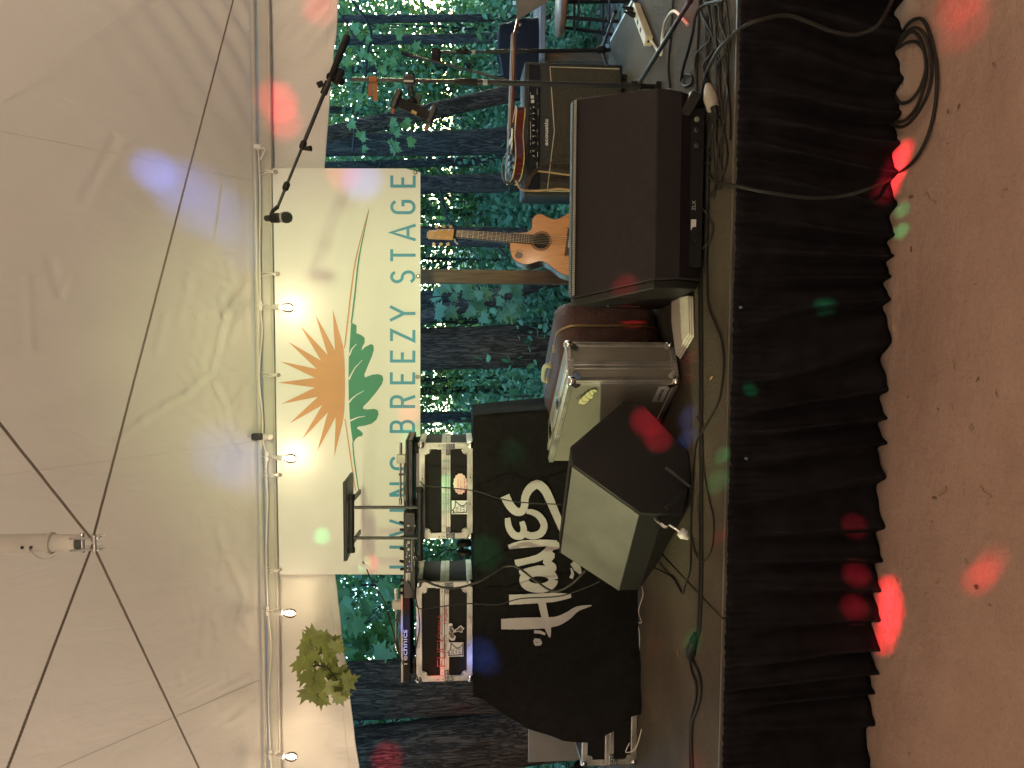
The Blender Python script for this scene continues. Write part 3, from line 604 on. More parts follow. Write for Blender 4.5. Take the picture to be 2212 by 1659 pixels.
# lit maple spray hanging at the tent edge, and a darker one behind it
def spray(label, Y, leaves, size, m, stem):
    stem3 = spline([at(a, b, Y + c) for a, b, c in stem], 10); r0 = stem3[0]; t = thing('maple_branch', label, 'branch', r0, 'leafy branches hanging behind the stage')
    sm_ = MB().tube(stem3, list(np.linspace(.007, .002, len(stem3))), 6)
    for i, (x, y, rot) in enumerate(leaves):
        p = at(x, y, Y + random.uniform(-.15, .15)); q = min(stem3, key=lambda k: (k - p).length)
        if (q - p).length > .10: q = p + (q - p).normalized() * .10
        sm_.tube([q, (p + q) / 2 + V((0, 0, .01)), p], [.0016, .0013, .001], 4)
        sz = size * random.uniform(.7, 1.15); e = V((-RT.x * math.sin(R(rot)), 0, -math.cos(R(rot)))) * .8 + V((0, -.35 + random.uniform(-.35, .35), -.15)); e.normalize()
        s2 = e.cross(V((random.uniform(-.6, .6), -1, random.uniform(-.5, .5)))).normalized(); n2 = s2.cross(e); cv = random.uniform(-.1, .25)
        mb = MB(); mb.add([p + (s2 * q_[0] + e * q_[1] + n2 * (q_[2] * 1.6 + cv * q_[1] ** 2)) * sz for q_ in MAPLE[0]], MAPLE[1]); obj('leaf', mb, m, t, smooth=0, fix=False)
    obj('twig', sm_, M_twig, t)
random.seed(3)
M_mlit = mat('maple_leaf', (.16, .20, .04), .55, var=.25, vs=20)
N, L, b = nodes(M_mlit); b.inputs['Transmission Weight'].default_value = 0
lv = [(648, 1382, 20), (668, 1378, -30), (680, 1392, 10), (662, 1400, 40), (690, 1380, -10), (640, 1418, 30), (672, 1420, 0), (655, 1448, 60), (668, 1462, 30), (690, 1445, 0), (705, 1458, -20), (720, 1470, -40), (700, 1478, 20), (680, 1480, 50), (730, 1455, -60), (712, 1430, -30), (725, 1490, 10), (660, 1480, 70), (738, 1475, -20), (695, 1410, -20), (708, 1395, -50), (722, 1405, -70), (685, 1500, 30), (715, 1505, 0)]
spray('bright lit cluster of maple leaves hanging over the left tent flap', 4.45, lv, .135, M_mlit, [(640, 1440, .6), (665, 1440, .2), (690, 1438, 0), (710, 1445, 0), (728, 1470, 0)])
lv = [(random.uniform(668, 880), random.uniform(1262, 1432), random.uniform(-60, 60)) for _ in range(46)]
spray('shadowed maple branch behind the left turntable', 6.2, lv, .17, M_leaf, [(600, 1450, .3), (700, 1400, 0), (780, 1350, 0), (860, 1300, 0)])
lv = [(random.uniform(690, 900), random.uniform(20, 420), random.uniform(-60, 60)) for _ in range(44)]
spray('drooping leafy branch below the right tent flap', 6.8, lv, .10, M_leaf, [(700, -20, 0), (770, 90, 0), (800, 200, 0), (840, 300, 0), (900, 400, 0)])
lv = [(random.uniform(930, 1110), random.uniform(612, 680), random.uniform(-60, 60)) for _ in range(34)]
spray('broad leaves hanging just left of the wooden post', 6.2, lv, .12, M_leaf2, [(900, 650, 0), (960, 640, 0), (1050, 655, 0), (1110, 640, 0)])
# thin hanging vine on the right
solo('vine', MB().tube(spline([at(760, 0, 7), at(800, 60, 7), at(795, 110, 7), at(785, 190, 7), at(770, 250, 7), at(762, 330, 7)], 8), .012, 6), M_twig, 'thin dark vine hanging below the right tent flap', 'vine')
solo('vine', MB().tube(spline([at(950, 410, 8), at(965, 470, 8), at(985, 490, 8), at(1010, 500, 8), at(1060, 520, 8), at(1100, 560, 8)], 8), .014, 6), M_twig, 'thin dark vine curving beside the guitar headstock', 'vine')

# ================================================================== banner
YB = 4.56
def bwave(x, z): return .005 * math.sin(x * 3.1 + .6) + .004 * math.sin(x * 1.3 + z * 4) + .010 * max(0, (-1.05 - x)) ** 2 * 3 + .003 * noise.noise(V((x * 4, z * 4, 0)))
def bq(x, y, off=0.):
    p = at(x, y, YB); return V((p.x, YB + bwave(p.x, p.z) - off, p.z))
ban = thing('stage_banner', 'wide white vinyl banner reading LIVING BREEZY STAGE with sun and leaf emblem', 'banner', at(905, 800, YB))
def ban_pt(u, v):
    y = 1242 + (364 - 1242) * u; x = (603 - 14 * u) + ((908) - (603 - 14 * u)) * v
    if v > .9 and u > .985: y += 8 * (v - .9) / .1 * (u - .985) / .015
    return tuple(bq(x - 2.5 * math.sin(math.pi * u * 4) ** 2 * (1 - v) * 0, y))
obj('vinyl_sheet', MB().grid(ban_pt, 170, 60), M_ban, ban, fix=False, smooth=180)
def bprint(name, vs2, fs, m, off):
    mb = MB(); mb.v = [tuple(bq(p[0], p[1], off)) for p in vs2]; mb.f = fs
    me_tmp = bpy.data.meshes.new('tmp'); me_tmp.from_pydata(mb.v, [], mb.f); bm = bmesh.new(); bm.from_mesh(me_tmp); bpy.data.meshes.remove(me_tmp)
    bmesh.ops.triangulate(bm, faces=[f for f in bm.faces if len(f.verts) > 4])
    mb.v = [tuple(v.co) for v in bm.verts]; bm.verts.index_update(); mb.f = [tuple(v.index for v in f.verts) for f in bm.faces]; bm.free()
    return obj(name, mb, m, ban, fix=False, smooth=0)
LET = [('L', 1214), ('I', 1182), ('V', 1141), ('I', 1102), ('N', 1057), ('G', 1000), ('B', 921), ('R', 867), ('E', 816), ('E', 769), ('Z', 725), ('Y', 677), ('S', 598), ('T', 551), ('A', 502), ('G', 447), ('E', 391)]
for ch, yc in LET:
    w = {'I': 27, 'V': 36, 'A': 34, 'N': 29, 'Y': 32, 'G': 29}.get(ch, 26)
    k = 1 - (yc - 391) / (1214 - 391); xb = 898 - 2 * (1 - k) + 0 * k; h = 55
    vs2, fs = strokes([[(yc + w / 2 - q[0] * w, xb - q[1] * h) for q in s] for s in FONT[ch]], 6.4)
    bprint('letter', [(p[1], p[0]) for p in vs2], fs, M_blu, .0022)
z5 = lambda a, b: (540.1 + a / 3, 553.0 + b / 3)
tips = [(605, 590), (535, 345), (550, 610), (423, 380), (503, 640), (325, 450), (460, 678), (248, 555), (433, 732), (200, 683), (423, 790), (183, 820), (423, 852), (205, 958), (440, 912), (260, 1083), (468, 967), (337, 1188), (505, 1012), (437, 1262), (555, 1043), (547, 1298), (605, 1060)]
sunp = [z5(*p) for p in tips] + [z5(*p) for p in ((611, 1000), (615, 900), (615, 820), (614, 740), (610, 650))]
bprint('sun_emblem', sunp, [tuple(range(len(sunp)))], M_org, .0022)
leafp = [(655, 430), (690, 450), (688, 500), (720, 512), (742, 530), (742, 560), (727, 590), (722, 612), (745, 590), (785, 570), (800, 580), (802, 610), (790, 650), (760, 720), (740, 770), (745, 787), (790, 770), (830, 765), (858, 775), (864, 800), (855, 830), (820, 880), (770, 940), (735, 975), (732, 990), (760, 995), (805, 990), (828, 1000), (833, 1025), (820, 1060), (790, 1085), (740, 1100), (700, 1105), (693, 1118), (715, 1130), (733, 1150), (725, 1166), (700, 1172), (680, 1190), (668, 1215), (655, 1130), (646, 1040), (640, 920), (638, 800), (640, 660), (647, 540)]
bprint('leaf_emblem', [z5(*p) for p in leafp], [tuple(range(len(leafp)))], M_grn, .0022)
for s in ([(690, 570), (662, 600), (642, 645)], [(727, 675), (680, 725), (655, 770), (641, 800)], [(737, 874), (690, 900), (660, 925), (640, 950)], [(745, 1038), (700, 1045), (648, 1068)]):
    vs2, fs = ribbon([z5(*p) for p in s], [1.2, 2.2, 3.4][:len(s)] if len(s) == 3 else [1.0, 1.8, 2.6, 3.4]); bprint('leaf_vein', vs2, fs, M_ban, .0042)
for pts, ws, m in (([(797, 451), (770, 553), (757, 640), (748, 720), (744, 752)], [1, 3.2, 3.4, 3.2, 2.4], M_org), ([(797, 453), (776, 553), (766, 640), (759, 698)], [1, 3.2, 3.4, 3.2], M_grn), ([(745, 905), (752, 950), (764, 1034), (768, 1060)], [2.2, 2.6, 2.4, 2], M_org), ([(762, 955), (765, 990), (771, 1034), (775, 1060)], [2.4, 2.8, 2.4, 2], M_grn)):
    vs2, fs = ribbon(spline([(a, b, 0) for a, b in pts], 6), list(np.interp(np.linspace(0, 1, 6 * (len(pts) - 1) + 1), np.linspace(0, 1, len(ws)), ws))); bprint('emblem_line', vs2, fs, m, .0026)
M_brs = mat('dull_brass', (.35, .33, .28), .35, .9)
GR = [(596, 372), (600, 592), (602, 810), (606, 1025), (604, 1232), (897, 373), (903, 597), (902, 814)]
for x, y in GR:
    p = bq(x, y); mb = MB()
    mb.tube([p + V((.009 * math.cos(a), -.004, .009 * math.sin(a))) for a in np.linspace(0, 2 * math.pi, 17)], .0035, 6)
    mb.cyl(p + V((0, -.003, 0)), p + V((0, -.0042, 0)), .0065, n=14); obj('grommet', mb, M_brs, ban)
# ---- ball bungees tying the banner to the beam
wbun = M_wht
for i, (x, y, w) in enumerate(((590, 372, 'at the right corner of the banner'), (596, 592, 'between the right corner and the first lit bulb'), (598, 810, 'above the middle of the sun emblem'), (602, 1025, 'just left of the second lit bulb'), (600, 1232, 'at the left corner of the banner'))):
    p = bq(x, y) + V((0, -.014, 0)); t = thing('ball_bungee', 'white ball bungee %s' % w, 'bungee', p, 'ball bungees holding the banner')
    obj('ball', MB().ball(p + V((0, 0, .004)), .011), wbun, t, smooth=180)
    mb = MB()
    for s in (-1, 1):
        mb.tube(spline([p, p + V((s * .008, -.004, .04)), V((p.x + s * .010, TY1 - .022, 2.69)), V((p.x + s * .010, TY1 + .03, 2.745)), V((p.x + s * .006, TY1 + .075, 2.69)), p + V((0, .03, .02))], 6), .0028, 6)
    obj('cord', mb, wbun, t)

# ================================================================== string of bulbs
def glassmat():
    m = bpy.data.materials.new('bulb_glass'); m.use_nodes = True; N, L, b = nodes(m); tr = N.new('ShaderNodeBsdfTransparent'); gl = N.new('ShaderNodeBsdfGlossy'); gl.inputs['Roughness'].default_value = .05
    tr.inputs[0].default_value = (1, .97, .9, 1)
    mx = N.new('ShaderNodeMixShader'); fr = N.new('ShaderNodeLayerWeight'); fr.inputs[0].default_value = .25; L.new(fr.outputs['Fresnel'], mx.inputs[0]); L.new(tr.outputs[0], mx.inputs[1]); L.new(gl.outputs[0], mx.inputs[2]); L.new(mx.outputs[0], N['Material Output'].inputs[0]); return m
M_glass = glassmat()
M_fil = mat('filament', (1, .8, .5), .5, emit=(1, .78, .45, 60. * LK))
BULB_W, BULB_C = 1.1 * LK, (1.0, .78, .56)
bl = bpy.data.lights.new('bulb_light', 'POINT'); bl.energy = BULB_W; bl.color = BULB_C; bl.shadow_soft_size = .02
bl2 = bpy.data.lights.new('bulb_light_far', 'POINT'); bl2.energy = BULB_W * 19.5; bl2.color = BULB_C; bl2.shadow_soft_size = .04
def bulb(t, p, tilt=(0, 0, -1), far=False):
    p = V(p); d = V(tilt).normalized(); s = obj('socket', MB().lathe(p, d, [(0, .004), (.012, .006), (.02, .015), (.055, .017), (.058, .015)], 14), M_wht, t)
    obj('bulb', MB().lathe(p + d * .056, d, [(0, .012), (.012, .015), (.03, .025), (.05, .028), (.068, .023), (.08, .012), (.084, .001)], 18), M_glass, t, smooth=180)
    fm = MB()
    for k in range(4):
        a = k * math.pi / 2; q = V((math.cos(a), math.sin(a), 0)) * .007; fm.tube([p + d * .072 + q, p + d * .118 + q * 1.4], .0022, 6)
    obj('filament', fm, M_fil, t)
    lo = bpy.data.objects.new('bulb_light', bl2 if far else bl); COL.objects.link(lo); lo.parent = t; lo.location = p + d * .098 - ORG[t.name]
strg = thing('string_light', 'white cord of lit warm bulbs tied along the rear tent beam', 'string light', at(565, 700, TY1 - .05))
YS = TY1 - .05
pc = [at(x, y, YS) for x, y in ((556, 318), (559, 345), (562, 420), (561, 540), (563, 662), (566, 720), (560, 810), (567, 900), (568, 950), (577, 985), (575, 1010), (578, 1080), (575, 1190), (579, 1320), (586, 1400), (580, 1500), (584, 1630), (590, 1720))]
pc.append(V((TX0 + .05, YS, 2.69)))
obj('cord', MB().tube(spline(pc, 8), .0038, 6), M_wht, strg)
cp = at(553, 318, YS); obj('plug', MB().box(cp.x - .012, cp.x + .014, cp.y - .012, cp.y + .012, cp.z - .03, cp.z + .012), M_wht, strg, bevel=.004)
obj('plug', MB().tube(spline([cp + V((-.004, 0, -.02)), cp + V((-.01, 0, -.05)), at(562, 345, YS)], 5), .005, 6), M_wht, strg)
BUL = [(583, 662, 1), (590, 988, 1), (589, 1322, 0), (592, 1632, 0)]
for x, y, k in BUL:
    a = at(563 if y < 700 else 577 if y < 1000 else 578 if y < 1400 else 584, y - 2, YS); p = at(x, y, YS - .10)
    obj('tee', MB().box(a.x - .028, a.x + .028, a.y - .008, a.y + .008, a.z - .008, a.z + .009), M_wht, strg, bevel=.004)
    obj('cord', MB().tube([a, (a + p) / 2 + V((.006, -.005, 0)), p + V((0, 0, .002))], .0045, 6), M_wht, strg)
    bulb(strg, p, (-.06, -.10, -1))
    obj('zip_tie', MB().tube(spline([a + V((0, .0, .0)), a + V((0, -.012, .02)), V((a.x, TY1 + .03, 2.75)), a + V((0, .12, -.01)), a + V((0, .06, -.05)), a + V((0, .0, -.012))], 5), .0015, 5), M_wht, strg)
# more strings out of view round the tent, bulbs driven harder to fill the canopy
for lab, pts in (('warm bulb string along the left eave of the tent', [(TX0 + .06, y, 2.6) for y in (3.7, 2.8, 1.9, 1.0, .1)]), ('warm bulb string along the right eave of the tent', [(TX1 - .06, y, 2.6) for y in (3.4, 2.5, 1.6, .7, -.2)]), ('warm bulb string along the front eave of the tent', [(x, TY0 + .07, 2.6) for x in (-3.1, -2.2, -1.3, -.4, .5, 1.4, 2.2)])):
    t = thing('string_light', lab, 'string light', V(pts[0]), 'bulb strings round the tent')
    obj('cord', MB().tube(spline([V(q) + V((0, 0, .05 - .04 * (i % 2))) for i, q in enumerate([p for a, b in zip(pts[:-1], pts[1:]) for p in (a, tuple((V(a) + V(b)) / 2))] + [pts[-1]])], 4), .0038, 5), M_wht, t)
    for p in pts: bulb(t, V(p) + V((0, 0, .04)), far=True)
# small black box strapped on the beam
p = at(560, 943, TY1 - .045)
t = thing('clip_lamp', 'small black battery lamp with white lens strapped on the beam beside the second bulb', 'lamp', p)
obj('housing', MB().box(p.x - .018, p.x + .018, p.y - .018, p.y + .025, p.z - .022, p.z + .042), M_blk, t, bevel=.004)
obj('bracket', MB().box(p.x - .018, p.x + .018, p.y - .016, p.y - .005, p.z - .07, p.z - .024), M_alu, t, bevel=.003)
obj('lens', MB().ball((p.x, p.y - .012, p.z - .065), .017, sc=(1, .8, 1)), M_wht, t, smooth=180)
for s in (-1, 1): obj('strap', MB().tube(spline([p + V((s * .012, -.01, .04)), p + V((s * .013, .0, .075)), V((p.x + s * .012, TY1 + .03, 2.755))], 5), .002, 5), M_wht, t)

# ================================================================== stage lamps beyond the frame
M_lens = mat('lamp_lens', (.6, .6, .55), .2)
def spot(parent, p, tgt, col, ang, w, blend=.6, size=.01):
    d = bpy.data.lights.new('beam', 'SPOT'); d.energy = w * LK; d.color = col; d.spot_size = R(ang); d.spot_blend = blend; d.shadow_soft_size = size
    o = bpy.data.objects.new('beam', d); COL.objects.link(o); o.parent = parent; o.location = V(p) - ORG[parent.name]; o.rotation_euler = (V(tgt) - V(p)).to_track_quat('-Z', 'Y').to_euler(); return o
pw = V((-3.45, 2.5, 2.50)); t = thing('wash_lamp', 'black stage wash lamp hung from the left eave of the tent', 'lamp', pw, 'stage wash lamps')
WT = V((.25, 3.75, .95)); aim = (WT - pw).normalized()
obj('can', MB().lathe(pw - aim * .12, aim, [(0, .05), (.02, .09), (.22, .10), (.23, .095)], 20), M_blk, t); obj('lens', MB().lathe(pw + aim * .085, aim, [(0, .09), (.008, .07), (.012, .001)], 20), M_lens, t)
obj('yoke', MB().tube([pw + V((-.12, 0, 0)), pw + V((-.12, 0, .145)), pw + V((.12, 0, .145)), pw + V((.12, 0, 0))], .008, 6), M_blk, t)
spot(t, pw + aim * .11, WT, (.92, 1.0, .50), 42, 700, .8, .04)
pw = V((1.3, -.78, 2.42)); t = thing('wash_lamp', 'black wash lamp added out of view at the right front eave to light the banner', 'lamp', pw, 'stage wash lamps'); WT = at(765, 830, YB); aim = (WT - pw).normalized()
obj('can', MB().lathe(pw - aim * .12, aim, [(0, .05), (.02, .09), (.22, .10), (.23, .095)], 20), M_blk, t); obj('lens', MB().lathe(pw + aim * .085, aim, [(0, .09), (.008, .07), (.012, .001)], 20), M_lens, t)
obj('yoke', MB().tube([pw + V((-.12, 0, 0)), pw + V((-.12, 0, .14)), pw + V((.12, 0, .14)), pw + V((.12, 0, 0))], .008, 6), M_blk, t)
spot(t, pw + aim * .11, WT, (.86, 1.0, .46), 32, 640, 1.0, .16)  # unseen lamp added for the banner glow, placed to keep gear shadows off it
pp = V((.75, -.55, 2.02)); t = thing('party_lamp', 'black multi-beam party lamp hung from the front of the tent', 'lamp', pp)
obj('housing', MB().lathe(pp + V((0, 0, .12)), (0, 0, -1), [(0, .05), (.02, .08), (.10, .085), (.12, .07)], 20), M_blk, t); obj('drop_rod', MB().cyl(pp + V((0, 0, .12)), pp + V((0, 0, .62)), .01), M_blk, t); obj('dome', MB().ball(pp + V((0, 0, -.005)), .07, sc=(1, 1, .5)), M_glass, t, smooth=180)
RD, BU, GN = (1, .02, .05), (.10, .22, 1), (.03, 1, .32)
g3 = lambda x, y, Z: fl(x, y, Z)
def can(x, y): return onpl(x, y, BP, BN)
BEAMS = [(at(597, 215, 4.62), RD, 2.4, 260), (at(612, 262, 4.66), RD, 2.2, 160), (at(690, 15, 4.68), RD, 2.2, 130), (at(655, 668, YB), RD, 2.4, 70), (at(884, 893, YB), RD, 1.4, 130), (at(893, 950, YB), GN, 1.5, 110), (at(782, 388, YB), BU, 2.6, 120),
         (at(738, 372, YB), RD, 2.4, 80), (at(695, 1158, YB), GN, 1.0, 200), (at(785, 1218, YB), GN, 1.0, 160), (at(801, 1217, YB), RD, 1.0, 200), (can(335, 372), BU, 2.4, 180), (can(385, 400), BU, 3.2, 90), (can(430, 435), BU, 4.3, 78), (can(480, 470), BU, 3.5, 60), (can(520, 540), BU, 2.7, 36), (can(485, 985), BU, 3.8, 78), (can(535, 1010), BU, 3.5, 66),
         (at(1395, 905, 3.15), RD, 1.8, 1100), (at(1420, 945, 3.15), RD, 1.6, 900), (at(1348, 618, 3.0), RD, 1.6, 800), (g3(1490, 775, S), RD, .9, 300), (g3(1490, 815, S), RD, .8, 250), (g3(1485, 900, S), BU, 1.2, 500), (g3(1485, 945, S), BU, 1.2, 500), (g3(1558, 985, S), GN, .9, 400), (g3(1548, 1040, S), GN, 1.3, 300), (g3(1552, 1160, S), RD, .9, 300), (g3(1412, 1235, S), RD, .7, 300), (g3(1412, 1400, S), RD, .8, 300),
         (g3(1495, 1385, S), GN, 1.2, 400), (g3(1500, 1655, S), RD, 1.4, 300), (at(1035, 1410, 3.9), BU, 1.8, 1400), (at(1055, 1430, 3.9), BU, 1.4, 700), (at(1045, 1190, 3.9), GN, 2.0, 500), (at(965, 1045, 4.0), GN, 1.2, 200), (at(962, 1085, 4.0), GN, 1.0, 120), (at(945, 1435, 4.0), RD, 1.3, 260), (at(950, 1462, 4.0), RD, 1.2, 260), (at(1008, 1440, 4.0), BU, 1.2, 260),
         (g3(1950, 325, 0), RD, 1.1, 900), (g3(1940, 352, 0), RD, 1.2, 1200), (g3(1930, 380, 0), RD, 1.2, 1300), (g3(1918, 410, 0), RD, 1.2, 1200), (g3(1905, 440, 0), RD, 1.1, 900), (g3(1948, 455, 0), GN, .8, 200), (g3(1946, 500, 0), GN, .8, 260), (g3(1918, 1268, 0), RD, 1.1, 1000), (g3(1922, 1296, 0), RD, 1.2, 1300), (g3(1922, 1326, 0), RD, 1.3, 1400), (g3(1918, 1358, 0), RD, 1.2, 1200), (g3(1910, 1390, 0), RD, 1.1, 900), (g3(2112, 1252, 0), RD, 1.4, 260), (g3(2130, 1232, 0), RD, 1.3, 200), (g3(2146, 1208, 0), RD, 1.3, 90), (g3(2078, 0, 0), RD, 2.4, 200), (g3(2085, 60, 0), RD, 2.2, 120),
         (at(1850, 1235, 2.66), RD, 1.3, 1600), (at(1845, 1306, 2.66), RD, 1.3, 1600), (at(1845, 1128, 2.66), RD, 1.2, 900), (at(1772, 653, 2.66), GN, .35, 500), (at(1790, 650, 2.66), GN, .3, 400), (at(1620, 838, 2.68), GN, .3, 500),
         (at(838, 1642, 5.8), RD, 1.8, 1500), (g3(1480, 30, S), RD, 1.6, 400), (at(885, 1350, 4.0), BU, 1.4, 500), (at(885, 1400, 4.0), BU, 1.0, 400), (at(880, 1300, 4.0), RD, 1.0, 300), (at(1120, 1000, 4.4), GN, 1.6, 250)]
for tg, c, a, w in BEAMS: spot(t, pp + V((0, 0, -.05)), tg, c, a * 1.3, w * 3.4, 1.0, .004)

# ================================================================== covered table and its cloth
ZT = 1.492; YT = 3.98; YTB = 4.56
xl0, xr0 = at(1026, 1497, YT).x, at(1026, 906, YT).x
tb = thing('folding_table', 'folding table hidden under the black cloth on the left of the stage', 'table', ((xl0 + xr0) / 2, 4.25, S))
obj('tabletop', MB().box(xl0 + .02, xr0 - .02, YT + .015, YTB - .015, ZT - .04, ZT - .006), M_wht, tb, bevel=.006)
for x in (xl0 + .15, xr0 - .15):
    for y in (YT + .12, YTB - .1): obj('leg', MB().cyl((x, y, S), (x, y, ZT - .04), .014), M_blk, tb)
def cl_fold(x, z): return (1.0 + 1.2 * min(1, max(0, (x + 1.4) / .5))) * (.004 * noise.noise(V((x * 5, z * 5, 1))) + .0035 * abs(noise.noise(V((x * 3 + z * 6, z * 4 - x * 2, 7)))) + .003 * math.sin((x * .9 + z) * 17 + 2 * noise.noise(V((x * 2, z * 2, 3)))))
XLB = [(0, 0), (.06, .02), (.16, .10), (.33, .215), (.55, .285), (.72, .28), (.86, .20), (1, .05)]
def cloth_pt(u, v):
    # u 0..1: round the outside from back-left over the front to back-right; v 0 top .. 1 floor
    z = ZT + .004 + (S + .012 - ZT) * v
    lef = np.interp(v, [a for a, _ in XLB], [b for _, b in XLB]); rig = .10 * v ** .8 if v < .5 else .06 + .04 * v
    xl, xr = xl0 - .02 - lef * .85, xr0 + .02 + rig * .6
    bulge = .16 * max(0, v - .25) ** 1.2
    if u < .22:
        k = u / .22; x = xl + .03 * math.sin(k * 9) * v; y = YTB + (YT - YTB) * k
        y0 = y - bulge * k
    elif u < .82:
        k = (u - .22) / .6; x = xl + (xr - xl) * k; edge = max(0, 1 - k / .30)
        y0 = YT - bulge * edge ** .8 - .02 * v * math.sin(k * 14) * (edge + .15) - .012 * v * (1 - edge)
    else:
        k = (u - .82) / .18; x = xr + .02 * math.sin(k * 8) * v; y0 = YT + (YTB - YT) * k
    y0 -= cl_fold(x, z)
    # drape lines running from the front left corner
    if u < .5: y0 -= .012 * v * math.sin((x * 1.4 + z) * 20) * max(0, .5 - abs(u - .25)) * 2
    return (x, y0, z if v < .97 else S + .006)
cm = MB().grid(cloth_pt, 240, 70)
n0 = 241
for i in range(40):   # flat top
    pass
cm.grid(lambda u, v: (xl0 - .02 + (xr0 - xl0 + .04) * u, YT - .004 + (YTB - YT + .004) * v, ZT + .0045), 4, 4)
cloth = solo('table_cloth', cm, M_clo, 'black cloth with white brush lettering draped to the floor over the table', 'table cloth', fix=False, smooth=60)
# white brush lettering on the front of the cloth
w4 = lambda a, b: (1053.1 + a * .2279, 999.1 + b * .2279)
def clp(x, y, off=.004):
    p = at(x, y, YT - .01)
    q = V((p.x, YT - .012 * max(0, (ZT - p.z) / .88) - cl_fold(p.x, p.z) - .02 * ((ZT - p.z) / .88) * .15 - off, p.z)); return q
def brush(paths):
    vs2, fs = [], []
    for pts, w in paths:
        sp = spline([(*w4(*p), 0) for p in pts], 7) if len(pts) > 2 else [V((*w4(*pts[0]), 0)) + (V((*w4(*pts[1]), 0)) - V((*w4(*pts[0]), 0))) * k / 8 for k in range(9)]
        ws = list(np.interp(np.linspace(0, 1, len(sp)), np.linspace(0, 1, len(w)), w)) if isinstance(w, (list, tuple)) else [w] * len(sp)
        ws = [q * 1.0 * .2279 * (1 + .07 * noise.noise(V((i * .9, len(vs2) * .1, 0)))) for i, q in enumerate(ws)]
        a, b = ribbon(sp, ws); k = len(vs2); vs2 += a; fs += [tuple(i + k for i in f) for f in b]
    return vs2, fs
LETT = {'h': [([(130, 1535), (300, 1530), (560, 1515)], [100, 108, 104]), ([(545, 1515), (660, 1500), (760, 1450), (850, 1385), (985, 1352)], [100, 90, 75, 50, 8]), ([(205, 1300), (420, 1292), (640, 1275), (790, 1258)], [98, 95, 85, 30]), ([(500, 1240), (530, 1400), (570, 1560), (590, 1655)], [80, 70, 62, 10])],
        'o': [([(485 + 140 * math.cos(a), 1112 + 80 * math.sin(a)) for a in np.linspace(0, 2 * math.pi, 22)], 88)],
        'm': [([(200, 805), (330, 775), (520, 760), (660, 755)], [40, 70, 66, 40]), ([(680, 780), (600, 800), (560, 850), (480, 900), (370, 930), (262, 955)], [60, 70, 80, 70, 62, 66]), ([(520, 880), (600, 880), (560, 940), (620, 985), (600, 1020), (480, 1000), (300, 1040)], [60, 70, 70, 60, 60, 56, 40])],
        'e': [([(190, 525), (205, 620), (255, 690), (320, 695), (345, 640), (325, 560)], [50, 66, 70, 70, 60, 50]), ([(345, 670), (420, 695), (505, 665), (535, 590), (490, 510), (420, 470), (370, 465)], [60, 66, 70, 66, 64, 56, 40])],
        's': [([(165, 315), (205, 395), (265, 460), (320, 465), (350, 410), (355, 330), (395, 250), (470, 205), (540, 255), (590, 350), (640, 470), (690, 590), (710, 640)], [90, 84, 80, 74, 70, 72, 80, 84, 84, 80, 74, 66, 60])],
        'tail': [([(800, 950), (850, 1000), (880, 1050)], [40, 70, 20]), ([(790, 1000), (805, 1050), (790, 1095)], [10, 28, 34])],
        'quote': [([(440, 1600), (500, 1605), (545, 1625)], [30, 30, 20]), ([(440, 1680), (500, 1685)], [34, 34]), ([(450, 1720), (505, 1715)], [30, 30]), ([(440, 1680), (450, 1722)], [16, 16]), ([(505, 1685), (508, 1718)], [14, 14])]}
for j, paths in enumerate(LETT.values()):
    for i, pth in enumerate(paths):
        vs2, fs = brush([pth]); mb = MB(); mb.v = [tuple(clp(q.x, q.y, .0045 + .0006 * i + .0002 * j)) for q in vs2]; mb.f = fs
        mb.v = [(a - ORG[cloth.name].x + ORG[cloth.name].x, b, c) for a, b, c in mb.v]
        obj('letter_stroke', mb, M_wlet, cloth, fix=False, smooth=0)

